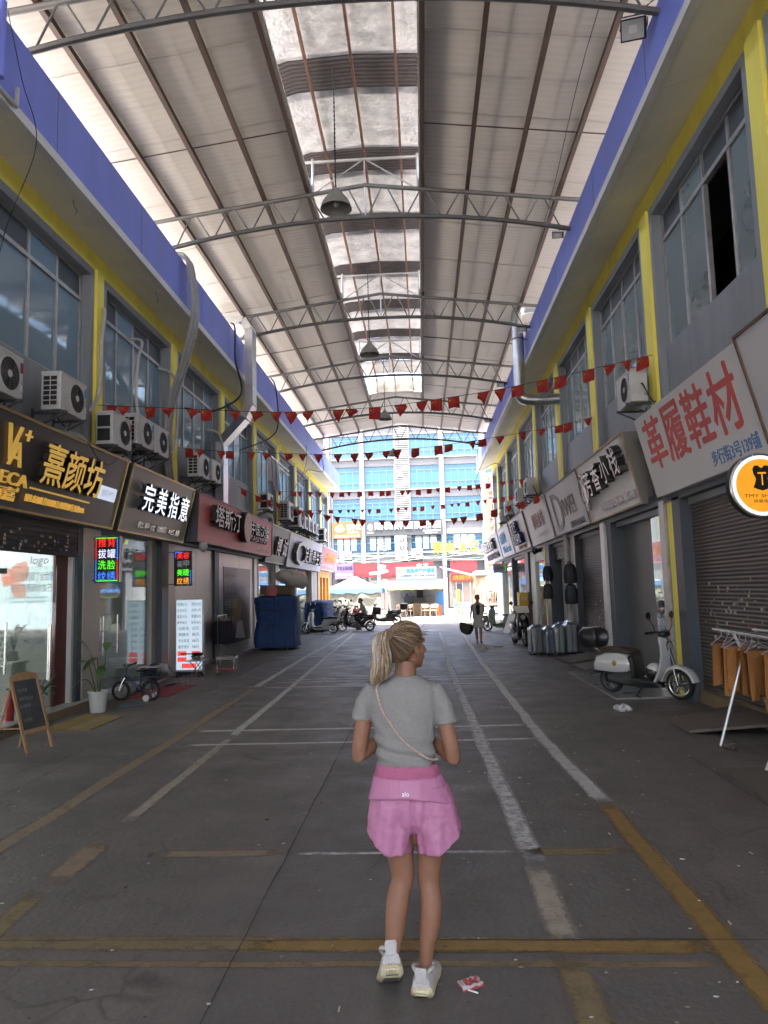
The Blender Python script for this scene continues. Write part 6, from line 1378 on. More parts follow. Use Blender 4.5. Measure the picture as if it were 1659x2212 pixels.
def retro(label, loc, rz, col):
    r = thing('scooter', label, 'scooter', loc, rz); k = MB()
    k.pillow(SF, [(-.86, .36), (-.87, .46), (-.80, .58), (-.62, .66), (-.35, .67), (-.2, .62), (-.13, .5), (-.16, .4), (-.28, .34), (-.5, .33), (-.7, .34)], .185, col); k.build('rear_cowl', r, angle=60)
    k = MB(); k.tube([(-.86, -.17 * 0, .395)] + [(x, -.176, .37 - .02 * math.sin((x + .86) * 4)) for x in (-.75, -.6, -.45, -.3, -.18)], .006, M['black'], 5); k.lathe([(.001, .19), (.045, .188), (.048, .182)], (-.42, 0, .5), mat('brass_badge', (.35, .2, .06), .35, .6), 18, 'y'); k.lathe([(.001, -.19), (.045, -.188), (.048, -.182)], (-.42, 0, .5), MATS['brass_badge'], 18, 'y'); k.build('emblem', r)
    k = MB(); k.pillow(SF, [(-.7, .17), (-.72, .3), (-.5, .36), (-.16, .42), (-.1, .3), (.3, .25), (.34, .16), (.1, .13), (-.3, .14)], .10, M['black']); k.box(-.16, -.15, .22, .33, .15, .265, M['black']); k.build('chassis', r)
    k = MB(); k.pillow(SF, [(-.14, .27), (-.2, .62), (-.12, .66), (-.06, .45), (-.08, .27)], .15, M['black']); k.build('seat_post_panel', r)
    k = MB(); sh_ = []
    for (x, z, w_) in ((.30, .25, .17), (.36, .34, .19), (.43, .5, .2), (.46, .66, .19), (.44, .8, .165), (.40, .9, .12), (.37, .94, .07)):
        sh_.append([V((x + .035 * (1 - (t * t)) * 1.0 + 0, w_ * t, z)) for t in [i / 8 - 1 for i in range(17)]] + [V((x + .035 * (1 - t * t) - .05, w_ * t * .92, z)) for t in [1 - i / 8 for i in range(17)]])
    k.ring(sh_, col); k.build('leg_shield', r, angle=60)
    k = MB(); pr = arc((.61, .22), .295, R(12), R(172), 14) + arc((.61, .22), .25, R(172), R(12), 14); k.pillow(SF, pr, .085, col, ((-1, .985), (-.8, 1), (.8, 1), (1, .985))); k.ring([[SF(.61 + rr * math.cos(a), .22 + rr * math.sin(a), s_) for a in [R(12 + 160 * i / 14) for i in range(15)]] for rr, s_ in ((.25, -.085), (.275, -.087), (.30, -.06), (.305, 0), (.30, .06), (.275, .087), (.25, .085))], col, False, False); k.build('front_fender', r, angle=60, recalc=True)
    k = MB(); k.tube([(.61, 0, .22), (.5, 0, .6), (.41, 0, .95)], .028, M['black'], 10); k.tube([(.61, -.07, .22), (.54, -.06, .5)], .014, M['steel'], 8); k.tube([(.61, .07, .22), (.54, .06, .5)], .014, M['steel'], 8); k.build('fork', r)
    k = MB(); k.lathe([(.001, .03), (.055, .028), (.075, .02)], (.455, 0, .79), mat('headlamp_lens', (.34, .33, .28), .15), 26, 'x'); k.lathe([(.075, -.03), (.088, .0), (.088, .022), (.074, .024)], (.455, 0, .79), M['steel'], 26, 'x', False); k.build('headlight', r)
    k = MB(); k.ell((.39, 0, .98), (.09, .11, .06), M['black'], 18, 10); k.build('instrument_cluster', r); bars(r, .36, 1.0); mirrors(r, .36, 1.0)
    k = MB(); k.pillow(SF, [(-.74, .66), (-.73, .73), (-.6, .755), (-.38, .76), (-.2, .73), (-.1, .685), (-.12, .655), (-.4, .655)], .15, BRS); k.build('seat', r, angle=60)
    k = MB(); k.pillow(SF, [(-1.09, .82), (-1.12, .92), (-1.1, 1.0), (-1.02, 1.05), (-.84, 1.055), (-.76, 1.0), (-.73, .88), (-.77, .75), (-.9, .71), (-1.02, .72)], .2, M['black']); k.build('top_box', r, angle=60)
    k = MB(); k.ring([oval((-.98, 0, z), a, b, 18) for z, a, b in ((1.03, .14, .16), (1.06, .12, .14), (1.065, .02, .03))], col); k.build('top_box_lid', r)
    k = MB()
    for s_ in (-.08, .08): k.tube([(-.7, s_, .66), (-.85, s_, .72), (-1.02, s_, .77)], .01, M['steel'], 6)
    k.build('rear_rack', r); k = MB(); k.ell((-.87, 0, .46), (.03, .05, .035), mat('tail_lamp_red', (.25, .02, .015), .2), 12, 8); k.build('tail_light', r); k = MB(); k.box(-.95, -.1, .26, -.93, .1, .38, M['greyd']); k.box(-.93, -.02, .3, -.8, .02, .33, M['black']); k.build('number_plate', r, smooth=False)
    k = MB(); k.tube([(.02, -.1, .16), (-.02, -.22, .02), (.08, -.26, .01)], .012, M['black'], 6); k.build('kick_stand', r)
    wheel(r, .61, .225, .055, 5, rimc=M['steel']); wheel(r, -.61, .215, .055, 5, rimc=M['greyd']); 
    return r
hd = math.atan2(-.93, .79)
retro('white retro scooter with brown seat and black top box parked on the pale tile apron', (3.46, 11.9, .03), hd, GLOSSW)
# black and white helmet on the floorboard
k = MB(); k.ell((0, 0, 0), (.13, .12, .12), M['black'], 20, 12); k.ell((.02, 0, .03), (.118, .112, .1), M['acw'], 18, 10); o = tag(k.build('helmet'), 'black and white vented helmet resting on the scooter floorboard', 'helmet'); o.location = (3.55, 11.72, .42); o.rotation_euler = (.3, -.6, .3)
def modern(label, loc, rz, body, accent=None, fairing=True, box=False, tall=1.0, seatc=None, trike=False, group=None, screen=False):
    r = thing('scooter', label, 'scooter', loc, rz, group); accent = accent or M['black']; k = MB()
    k.pillow(SF, [(-.78, .5), (-.85, .62), (-.55, .66), (-.2, .62), (-.1, .46), (-.12, .3), (-.35, .3), (-.55, .42)], .13, body); k.build('rear_cowl', r, angle=60)
    k = MB(); k.pillow(SF, [(-.62, .2), (-.55, .34), (-.12, .4), (.25, .3), (.34, .36), (.36, .2), (.1, .15), (-.3, .15)], .12, accent); k.box(-.14, -.15, .25, .3, .15, .29, M['black']); k.build('chassis', r)
    k = MB(); k.pillow(SF, [(.28, .26), (.33, .5), (.3, .85), (.36, .98), (.46, .9), (.52, .62), (.47, .36), (.38, .24)], .17, body); k.build('leg_shield', r, angle=60)
    k = MB(); k.pillow(SF, arc((.62, .22), .29, R(15), R(150), 10) + arc((.62, .22), .25, R(150), R(15), 10), .07, accent); k.build('front_fender', r)
    k = MB(); k.tube([(.62, 0, .22), (.48, 0, .7), (.40, 0, 1.0)], .026, M['black'], 8); k.tube([(.62, -.07, .22), (.54, -.06, .5)], .014, M['steel'], 8); k.tube([(.62, .07, .22), (.54, .06, .5)], .014, M['steel'], 8); k.build('fork', r)
    k = MB(); k.lathe([(.001, .03), (.06, .025), (.08, .0), (.08, -.04)], (.46, 0, .86), M['steel'] if 'headlamp_lens' not in MATS else MATS['headlamp_lens'], 20, 'x'); k.build('headlight', r)
    k = MB(); k.ell((.38, 0, 1.0), (.09, .12, .06), M['black'], 16, 8); k.build('instrument_cluster', r); bars(r, .34, 1.03); mirrors(r, .34, 1.03)
    k = MB(); k.pillow(SF, [(-.82, .64), (-.8, .72), (-.5, .74), (-.35, .7), (-.12, .7), (-.08, .64), (-.4, .62)], .13, seatc or M['black']); k.build('seat', r, angle=60)
    if box: k = MB(); k.pillow(SF, [(-1.12, .72), (-1.14, .98), (-1.08, 1.05), (-.82, 1.05), (-.76, .98), (-.78, .72)], .2, M['black']); k.build('top_box', r, angle=50)
    if screen: k = MB(); k.add([(.5, -.2, 1.0), (.5, .2, 1.0), (.2, .24, 1.2), (.2, -.24, 1.2)], [(0, 1, 2, 3)], M['soffit']); k.add([(.5, -.2, 1.01), (.5, .2, 1.01), (.2, .24, 1.21), (.2, -.24, 1.21)], [(0, 1, 2, 3)], M['soffit']); k.build('sun_visor', r)
    k = MB(); k.ell((-.84, 0, .58), (.03, .07, .03), MATS['tail_lamp_red'], 10, 6); k.build('tail_light', r); k = MB(); k.tube([(0, -.1, .16), (-.04, -.2, .02)], .012, M['black'], 6); k.build('kick_stand', r)
    wheel(r, .62, .225, .05, 5)
    if trike:
        for s_ in (-1, 1): wheel(r, -.62, .215, .06, 4, .24 * s_)
        k = MB(); k.tube([(-.62, -.24, .215), (-.62, .24, .215)], .02, M['black'], 8)
        for s_ in (-.24, .24): k.pillow(Fr((0, s_ * -1 * -1, 0), (1, 0, 0), (0, 0, 1)), arc((-.62, .22), .29, R(0), R(180), 10) + arc((-.62, .22), .26, R(180), R(0), 10), .07, M['steel'])
        k.build('rear_axle', r)
    else: wheel(r, -.6, .22, .055, 4)
    return r
blackp = mat('gloss_black_paint', (.012, .012, .014), .2, 0, .1, 5, coat=.5); whitep = mat('scooter_white_paint', (.40, .40, .40), .3, coat=.4); greenp = mat('pale_green_paint', (.22, .27, .21), .3)
modern('black electric scooter with sun visor facing the lane before the suitcases', (2.95, 23.0, 0), R(-82), blackp, None, screen=True)
modern('pale green electric scooter with dark seat near the right lane end', (3.15, 30.3, 0), R(150), greenp, MATS['pale_green_paint'])
modern('low white electric scooter in front of the farther blue tarpaulin load', (-4.55, 31.6, 0), R(170), whitep, whitep)
TR = modern('black three wheeled scooter being ridden across the lane', (-3.10, 32.9, 0), math.atan2(-1.18, -1.06) + .35, blackp, None, box=True, trike=True)
modern('white and black scooter parked behind the three wheeled scooter', (-3.7, 34.3, 0), R(205), whitep, blackp)
BIG = modern('large black sports scooter with a raised tail and top box at the lane end', (-2.15, 38.4, 0), R(178), blackp, None, box=True, seatc=blackp); BIG.scale = (1.15, 1.1, 1.06)
rs = random.Random(3)
for i in range(8):
    x = -5.2 + .42 * (i % 5) + rs.uniform(-.1, .1); y = 37.6 + 1.6 * (i // 5) + rs.uniform(-.2, .2) + .3 * (i % 5)
    m_ = (whitep, blackp, mat('silver_scooter_paint', (.3, .3, .31), .3, .4), whitep, mat('red_scooter_paint', (.22, .03, .03), .3))[i % 5]
    modern(('white scooter at the wall end of the crowded row', 'black scooter second in the crowded row', 'silver scooter in the middle of the crowded row', 'white scooter fourth in the crowded row', 'dull red scooter at the lane end of the crowded row', 'white scooter behind the crowded row by the pale tent', 'black scooter behind the crowded row', 'silver scooter behind the crowded row towards the lane')[i], (x, y, 0), R(-115 + rs.uniform(-15, 15)), m_, blackp if i % 2 else m_, group='scooters parked in a row at the left lane end')

# child's bicycle with stabilisers
r = thing('child_bicycle', 'dark child bicycle with training wheels standing on the red mat edge', 'bicycle', (-5.06, 12.62, .012), R(172)); fr_ = mat('dark_blue_frame', (.03, .045, .075), .35, .2)
def bw(x, rad): 
    k = MB(); k.tube([(x + rad * math.cos(t), 0, rad + rad * math.sin(t)) for t in [2 * pi * i / 30 for i in range(30)]], .024, M['rubber'], 8, True); ty = k.build('tyre'); k = MB(); k.tube([(x + (rad - .03) * math.cos(t), 0, rad + (rad - .03) * math.sin(t)) for t in [2 * pi * i / 30 for i in range(30)]], .008, M['steel'], 6, True)
    for i in range(14): t = 2 * pi * i / 14; k.tube([(x, .015 * (-1) ** i, rad), (x + (rad - .03) * math.cos(t), 0, rad + (rad - .03) * math.sin(t))], .0025, M['steel'], 4)
    k.tube([(x, -.04, rad), (x, .04, rad)], .016, M['steel'], 8); ri = k.build('rim'); w_ = bpy.data.objects.new('wheel', None); COL.objects.link(w_); w_.parent = r; ty.parent = w_; ri.parent = w_
bw(.3, .155); bw(-.27, .155); k = MB()
for a, b, rr in (((.22, 0, .44), (-.05, 0, .19), .018), ((.22, 0, .40), (-.08, 0, .34), .012), ((-.05, 0, .19), (-.12, 0, .48), .014), ((-.11, .03, .4), (-.27, .045, .155), .009), ((-.11, -.03, .4), (-.27, -.045, .155), .009), ((-.05, .03, .19), (-.27, .045, .155), .009), ((-.05, -.03, .19), (-.27, -.045, .155), .009), ((.2, 0, .5), (.22, 0, .38), .018)): k.tube([a, b], rr, fr_, 8)
k.build('frame', r); k = MB()
for s_ in (-1, 1): k.tube([(.22, s_ * .02, .38), (.25, s_ * .045, .3), (.3, s_ * .045, .155)], .011, M['steel'], 7)
k.build('fork', r); k = MB(); k.tube([(.21, 0, .45), (.19, 0, .56)], .013, M['black'], 8); k.tube(smoothpath([(.12, -.2, .62), (.17, -.13, .6), (.19, 0, .56), (.17, .13, .6), (.12, .2, .62)], 5), .011, M['black'], 8)
for s_ in (-1, 1): k.tube([(.12, s_ * .2, .62), (.145, s_ * .15, .61)], .017, M['rubber'], 8)
k.build('handlebar', r); k = MB(); k.ring([oval((x, 0, .50 + dz), .0001 + w_, .0001 + h_, 12, V((0, 1, 0)), V((0, 0, 1))) for x, w_, h_, dz in ((-.24, .04, .01, .02), (-.2, .07, .025, .01), (-.1, .06, .025, 0), (.0, .025, .015, 0))], M['black']); k.build('saddle', r)
k = MB(); k.box(-.42, -.05, .385, -.14, .05, .4, M['black']); k.tube([(-.40, .05, .385), (-.27, .05, .16)], .006, M['black'], 5); k.tube([(-.40, -.05, .385), (-.27, -.05, .16)], .006, M['black'], 5); k.build('luggage_rack', r)
k = MB(); k.ring([[V((-.27 + rr * math.cos(a), s_, .155 + rr * math.sin(a))) for a in [R(30 + 130 * i / 10) for i in range(11)]] for rr, s_ in ((.185, -.035), (.2, 0), (.185, .035))], M['black'], False, False); k.build('mudguard', r)
k = MB(); k.lathe([(.06, -.008), (.065, 0), (.06, .008)], (-.05, 0, .19), M['black'], 20, 'y'); k.tube([(-.05, .05, .19), (.02, .06, .11)], .008, M['black'], 6); k.box(.0, .06, .095, .05, .12, .115, M['black']); k.tube([(-.05, -.05, .19), (-.12, -.06, .27)], .008, M['black'], 6); k.box(-.15, -.12, .26, -.1, -.06, .28, M['black']); k.build('crank', r)
for s_ in (-1, 1):
    k = MB(); k.lathe([(.01, -.014), (.055, -.014), (.055, .014), (.01, .014)], (-.27, s_ * .16, .055), M['acw'], 18, 'y'); k.tube([(-.27, s_ * .05, .155), (-.27, s_ * .14, .1), (-.27, s_ * .15, .055)], .008, M['steel'], 6); k.build('training_wheel', r)
# ---------------------------------------------------------------- the block across the road
FB = Fr((0, 68, 0), (1, 0, 0), (0, 0, 1))     # facade plane, n towards the lane
bl = thing('apartment_building', 'pale six storey block with wide blue windows across the road', 'building', (0, 68, 0))
def FBox(k, a0, b0, d0, a1, b1, d1, m): k.box(a0, -d1, b0, a1, -d0, b1, m)
ren = mat('pale_render', (.10, .10, .105), .8, 0, .06, .4, dirt=.25, dcol=(.19, .18, .17))
whi = mat('white_tile_pier', (.15, .15, .155), .6, 0, .04, .5)
bgl = mat('blue_window_film', (.012, .068, .130), .12, .15, .25, .5, spec=.8)
bfr = mat('pale_window_bar', (.07, .12, .15), .5)
k = MB(); FBox(k, -22, 0, -12, 22, 20.6, -.3, ren); k.build('wall', bl, smooth=False)
cols = [(-8.38, -5.77), (-5.3, -2.5), (-1.0, 1.82), (2.28, 5.66), (6.2, 9.2), (-12, -9.2)]
rows_ = [(17.65, 19.6), (14.4, 16.6), (11.37, 13.58), (8.3, 10.5), (5.35, 6.95)]
k = MB()
for a, b in [(-22, -12)] + [(cols[i][1], cols[j][0]) for i, j in ((5, 0), (0, 1), (1, 2), (2, 3), (3, 4))] + [(9.2, 22)]:
    FBox(k, a, 4.4, -.3, b, 20.6, 0, ren)
zs = [4.4] + [z for r in sorted(rows_) for z in r] + [20.6]
for a, b in cols:
    for j in range(0, len(zs), 2): FBox(k, a, zs[j], -.3, b, zs[j + 1], -.04, ren)
    for r in rows_: FBox(k, a - .1, r[0] - .14, -.02, b + .1, r[0], .12, whi)
k.build('facade', bl, smooth=False)
for a in (-5.53, 2.05, -8.8, 5.95):
    k = MB(); FBox(k, a - .2, 0, 0, a + .2, 20.6, .28, whi); k.build('pier', bl, smooth=False)
k = MB()
for i in range(70):
    z = 7.6 + i * .18; FBox(k, -2.3, z, .02, -1.05, z + .09, .16, whi)
FBox(k, -2.42, 6.6, .0, -2.32, 20.4, .2, whi); FBox(k, -1.05, 6.6, 0, -.98, 20.4, .2, whi); k.build('louvre_screen', bl, smooth=False)
for ci, (a, b) in enumerate(cols[:5]):
    for (z0, z1) in rows_:
        f = MB(); n = 5 if b - a > 3 else 4
        for j in range(n + 1): x = lerp(a, b, j / n); FBox(f, x - .025, z0, -.2, x + .025, z1, -.12, bfr)
        for z in (z0 + .02, z0 + .55 * (z1 - z0) if z1 - z0 < 1.8 else z0 + .28 * (z1 - z0), z0 + .80 * (z1 - z0), z1 - .02): FBox(f, a, z - .025, -.2, b, z + .025, -.12, bfr)
        fr = f.build('window', bl, smooth=False)
        p = MB(); FBox(p, a, z0, -.19, b, z1, -.17, bgl); p.build('pane', fr, smooth=False)
        if z0 < 6 and ci < 4:
            ww = (b - a) / (n + .0)
            for j in range(3):
                q = MB(); x = a + ww * (j + .55 if n == 4 else j + 1.1)
                FBox(q, x, z0 + .22, -.118, x + ww * .8, z1 - .1, -.11, mat('white_poster_sheet', (.22, .235, .24), .6))
                pts = [(x + ww * .4 + .16 * math.cos(t) * (1 + .3 * math.sin(2 * t + j)), z0 + .75 + .38 * math.sin(t)) for t in [2 * pi * i / 12 for i in range(12)]]
                q.prism(FB, pts, -.108, -.105, mat('poster_teal_figure', (.12, .3, .30), .6))
                q.build('window_poster', fr, smooth=False)
# brick end blocks with vertical letters
brk = wave_mat('orange_brick_tile', (.20, .11, .065), 'Z', .16, .4, .8, 0, .75, .15)
for a, b, nm in ((6.1, 8.1, 'right'), (-10.6, -8.95, 'left')):
    k = MB(); FBox(k, a, 0, .02, b, 15.0 if nm == 'left' else 12.4, 1.2, brk); k.build('brick_pier', bl, smooth=False)
def vsign(name, label, chars, a, ztop, sz, d, m, group=None):
    k = MB()
    for i, c in enumerate(chars): k.text(FB, c, a, ztop - (i + 1) * sz * 1.12, a + sz, ztop - i * sz * 1.12 - sz * .1, d, d + .12, m, .03)
    k.fbox(FB, a + sz * .45, ztop - len(chars) * sz * 1.12, d - .05, a + sz * .55, ztop, d, M['alu'])
    return tag(k.build(name, smooth=False), label, 'sign', group)
pinkl = mat('pink_channel_letters', (.75, .16, .22), .5)
vsign('letter_sign', 'vertical column of pink letters on the orange brick pier at right of the far block', '聚商酒店', 6.3, 12.2, 1.45, 1.24, pinkl)
# sign boards on the block
def fboard(name, label, a0, b0, a1, b1, d, m, fn=None, dep=.25, cat='sign'):
    k = MB(); k.fbox(FB, a0, b0, d, a1, b1, d + dep, m)
    o = tag(k.build(name, smooth=False), label, cat)
    if fn: t = MB(); fn(t, d + dep); t.build('lettering', o, smooth=False)
    return o
org = mat('orange_sign_board', (.18, .045, .003), .5)
def f1(t, d):
    w_ = mat('white_letter', (.5, .5, .5), .5)
    t.text(FB, '橙学优', -7.05, 7.5, -5.75, 8.05, d, d + .03, w_, .03); t.text(FB, '少儿学习中心', -7.0, 7.2, -5.9, 7.38, d, d + .01, w_)
    t.text(FB, '咨询电话 报名热线 欢迎试听', -8.2, 6.86, -5.8, 7.05, d, d + .01, w_)
    t.prism(FB, [(-7.7 + .42 * math.cos(x), 7.62 + .3 * math.sin(x)) for x in [2 * pi * i / 24 for i in range(24)]], d, d + .02, w_)
    t.prism(FB, [(-7.75, 7.95), (-7.6, 8.1), (-7.45, 7.98), (-7.6, 7.9)], d, d + .02, w_)
fboard('sign_board', 'orange board with white lettering on the left of the far block', -8.4, 6.75, -5.7, 8.3, .35, org, f1)
blk = wave_mat('black_slatted_sign', (.016, .017, .02), 'Z', .07, .4, .5, 0, .6, .1)
def f2(t, d):
    w_ = MATS['white_letter']
    t.text(FB, '美容 彩妆 美甲 纹绣 形象设计培训', -4.4, 7.45, 1.75, 8.15, d, d + .08, w_, .025); t.text(FB, '轩艺美业', -5.1, 7.1, -4.55, 7.27, d, d + .02, w_)
    t.text(FB, '轩艺美容彩妆纹绣培训学校', 0.1, 7.16, 1.75, 7.34, d, d + .02, w_); t.text(FB, '招生热线:138 0000', 0.3, 6.98, 1.5, 7.1, d, d + .02, w_)
    t.prism(FB, [(-4.82 + .22 * math.cos(x), 7.72 + .3 * math.sin(x)) for x in [2 * pi * i / 20 for i in range(20)]], d, d + .02, w_)
    t.prism(FB, [(-4.82 + .08 * math.cos(x) - .02, 7.72 + .2 * math.sin(x)) for x in [2 * pi * i / 16 for i in range(16)]], d + .02, d + .025, blk)
fboard('sign_board', 'long black slatted board with white beauty school lettering on the far block', -5.25, 6.9, 1.95, 8.3, .35, blk, f2)
k = MB(); yl = mat('yellow_channel_letters', (.27, .12, .004), .4, emit=(1, .5, .03), estr=EM*.12)
for i, c in enumerate('聚商沐足'): k.text(FB, c, .95 + i * 1.12, 5.05 - .02 * i, 1.93 + i * 1.12, 6.1, .8, .95, yl, .04)
for z in (5.2, 5.9): k.fbox(FB, .9, z, .7, 5.3, z + .05, .79, M['alu'])
tag(k.build('letter_sign', smooth=False), 'big yellow free standing characters in front of the far block windows', 'sign')
k = MB(); k.text(FB, '568', 5.4, 5.2, 6.4, 5.75, 1.3, 1.4, mat('red_neon_letter', (.8, .05, .08), .4, emit=(1, .05, .1), estr=EM*.4), .03)
tag(k.build('letter_sign', smooth=False), 'small red numerals beside the yellow characters on the far block', 'sign')
redb = mat('red_shop_fascia', (.115, .005, .008), .5, 0, .06, .6)
def f3(t, d):
    w_ = MATS['white_letter']
    t.text(FB, '主义', -.6, 3.75, .55, 4.2, d, d + .1, w_, .04)
    t.prism(FB, [(-5.0, 3.25), (-4.0, 3.3), (-3.2, 3.5), (-3.3, 3.7), (-4.3, 3.55), (-5.0, 3.5)], d, d + .02, mat('poster_tan_figure', (.55, .38, .3), .6))
    t.prism(FB, [(-4.2, 3.7), (-3.5, 3.75), (-3.4, 4.1), (-3.9, 4.2), (-4.2, 4.0)], d, d + .02, mat('poster_blue_cap', (.12, .2, .35), .6))
fboard('shop_fascia', 'long red shop fascia with white letters along the far block ground floor', -6.4, 3.05, 1.0, 4.35, .5, redb, f3)
fboard('shop_fascia', 'plain red shop fascia at the right of the far block ground floor', 2.55, 3.15, 5.0, 4.35, .5, redb)
def f4(t, d): t.text(FB, '烧腊快餐', 2.75, 2.6, 5.0, 3.05, d, d + .02, yl, .03)
fboard('shop_fascia', 'red eatery board with yellow characters under the plain red fascia', 2.55, 2.45, 5.1, 3.1, .45, mat('bright_red_board', (.2, .009, .006), .5), f4, .1)
pur = mat('purple_sign_board', (.13, .07, .19), .5, 0, .35, .25)
def f5(t, d): t.text(FB, '百果全国连锁', -8.0, 3.75, -6.55, 4.15, d, d + .02, M['black'], .03); t.text(FB, '教育 线上二楼', -8.0, 3.25, -6.55, 3.45, d, d + .02, MATS['white_letter'], .02)
fboard('sign_board', 'purple and pink chain store board at the left of the red fascia', -8.2, 2.95, -6.45, 4.4, .6, pur, f5)
def f6(t, d): t.text(FB, '热销!我们拼低价!', -3.9, 1.98, -2.5, 2.2, d, d + .02, MATS['white_letter'], .02)
fboard('banner', 'small red banner with white slogan under the long red fascia', -4.0, 1.88, -2.4, 2.3, .55, MATS['bright_red_board'], f6, .03, 'banner')
k = MB()
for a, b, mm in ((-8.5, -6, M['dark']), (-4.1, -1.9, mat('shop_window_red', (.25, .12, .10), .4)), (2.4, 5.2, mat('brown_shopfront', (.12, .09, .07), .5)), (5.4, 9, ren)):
    FBox(k, a, .1, -.1, b, 3.0, .3, mm)
for x in (-3.4, -2.8, 3.0, 3.6, 4.3): FBox(k, x, .1, .3, x + .06, 2.4, .34, M['alu'])
k.build_each('shopfront', bl, smooth=False)
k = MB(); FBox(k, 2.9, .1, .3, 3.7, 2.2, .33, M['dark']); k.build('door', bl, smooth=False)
# cables strung along the block
k = MB(); rs = random.Random(2)
for i in range(10):
    z = 4.45 + .09 * i; c = (M['cable'], mat('pale_cable', (.5, .48, .42), .6), mat('green_cable', (.12, .3, .22), .6))[i % 3]
    k.tube([V((x, 67 - .06 * i, z + .12 * math.sin(x * .8 + i) - .004 * (x - 1) ** 2 * rs.random())) for x in [-9 + .75 * j for j in range(22)]], .02, c, 5)
tag(k.build('cable_bundle', smooth=False), 'bundle of tangled cables strung across the front of the far block', 'cable')
k = MB(); 
for i in range(5): k.tube([(x, 44 + i * 1.1, 9.6 + .5 * i + .012 * (x + 1) ** 2) for x in [-9 + 1.5 * j for j in range(13)]], .012, M['cable'], 5)
tag(k.build('overhead_wire', smooth=False), 'thin black overhead wires crossing just past the end of the canopy', 'wire')
# air conditioners on the far block
# neighbours either side of the road, closing the view
for i, (x0, x1, lab) in enumerate(((-60, -23, 'plain pale block far left of the blue windowed block'), (23, 60, 'plain pale block far right of the blue windowed block'))):
    k = MB(); k.box(x0, 69, 0, x1, 82, 16, ren); o = tag(k.build('apartment_building', smooth=False), lab, 'building')
    q = MB()
    for x in range(int(x0) + 2, int(x1) - 3, 4):
        for z in (5, 8.2, 11.4): q.box(x, 68.9, z, x + 2.4, 68.99, z + 1.8, bgl)
    q.build('window', o, smooth=False)
# ---------------------------------------------------------------- stalls and tents along the road
mat('stall_sign_white', (.17, .17, .17), .6)
tw = mat('white_tent_cloth', (.125, .125, .13), .7, 0, .05, 1); tb = mat('pale_blue_tent_cloth', (.06, .14, .26), .7, 0, .1, 1); tg = mat('grey_green_tarpaulin', (.15, .155, .13), .6, 0, .2, .8, bump=.8, bscale=2.5)
def tent(label, x0, x1, y0, y1, ze, zp, roofm, valm, wall=None, valh=.28):
    r = thing('market_tent', label, 'tent', ((x0 + x1) / 2, (y0 + y1) / 2, 0)); a, b = (x1 - x0) / 2, (y1 - y0) / 2; k = MB(); n = 12; rings = []
    for q in range(9):
        t = q / 8; f = 1 - t ** .85 * .93; sag = -.18 * math.sin(pi * t); P = []
        for i in range(4):
            c0 = [(-1, -1), (1, -1), (1, 1), (-1, 1)][i]; c1 = [(1, -1), (1, 1), (-1, 1), (-1, -1)][i]
            for j in range(n): u_ = j / n; P.append((lerp(c0[0], c1[0], u_) * a * f, lerp(c0[1], c1[1], u_) * b * f, ze + (zp - ze) * t + sag * (1 - .8 * abs(2 * u_ - 1))))
        rings.append(P)
    k.ring(rings, roofm); k.build('canopy', r, angle=50)
    k = MB(); k.ring([[(p[0] * s_, p[1] * s_, p[2] + dz - (.05 * math.sin(i * 2.1) if dz < 0 else 0)) for i, p in enumerate(rings[0])] for s_, dz in ((1.005, .02), (1.01, -valh))], valm, False); k.build('valance', r, recalc=False)
    for sx in (-1, 1):
        for sy in (-1, 1): k = MB(); k.tube([(sx * a * .98, sy * b * .98, 0), (sx * a * .98, sy * b * .98, ze)], .035, M['steel'], 6); k.build('leg', r)
    if wall:
        k = MB(); vs = []; nx, ny = 60, 10
        for q in range(ny + 1):
            for i in range(nx + 1):
                u_, t = i / nx, q / ny; scal = .16 * abs(math.sin(u_ * pi * 3)) * (1 - t); vs.append((lerp(-a, a, u_) * .97, -b * .97 - .12 * math.sin(u_ * 20 + 2 * t) * t - .1 * MN.noise((u_ * 8, t * 3, 0)), lerp(ze - .15 - scal, .0, t)))
        k.add(vs, [(q * (nx + 1) + i, q * (nx + 1) + i + 1, (q + 1) * (nx + 1) + i + 1, (q + 1) * (nx + 1) + i) for q in range(ny) for i in range(nx)], wall); k.build('side_curtain', r, recalc=False)
    return r
tent('white market tent with pale blue trim and sagging grey tarpaulin wall', -6.5, -2.7, 46.2, 50.5, 1.95, 2.78, tw, tb, tg)
tent('second white tent set back behind the white one with pale blue trim', -4.2, -1.6, 53, 56.5, 1.9, 2.6, tw, tw, None)
# blue canopied drinks stall
r = thing('drinks_stall', 'drinks stall with blue barrel awning and white board lettered in blue', 'stall', (-.5, 50, 0)); bc = mat('blue_awning_cloth', (.045, .11, .30), .6, 0, .12, 1.2)
k = MB(); rings = []
for q in range(11): t = q / 10; y = lerp(-2.0, 2.4, t); z = 2.0 + .42 * math.sin(pi * min(1, .05 + t * .9)) ** .6; rings.append([(x, y, z) for x in (-1.95, -1, 0, 1, 1.95)] + [(x, y, z - .03) for x in (1.95, 1, 0, -1, -1.95)])
k.ring(rings, bc); k.add([(-1.95, lerp(-2, 2.4, q / 10), 2.0 + .42 * math.sin(pi * min(1, .05 + q / 10 * .9)) ** .6) for q in range(11)] + [(-1.95, 2.4, 1.95), (-1.95, -2, 1.95)], [tuple(range(13))], bc); k.add([(1.95, lerp(-2, 2.4, q / 10), 2.0 + .42 * math.sin(pi * min(1, .05 + q / 10 * .9)) ** .6) for q in range(11)] + [(1.95, 2.4, 1.95), (1.95, -2, 1.95)], [tuple(range(13))], bc); k.build('awning', r, angle=50)
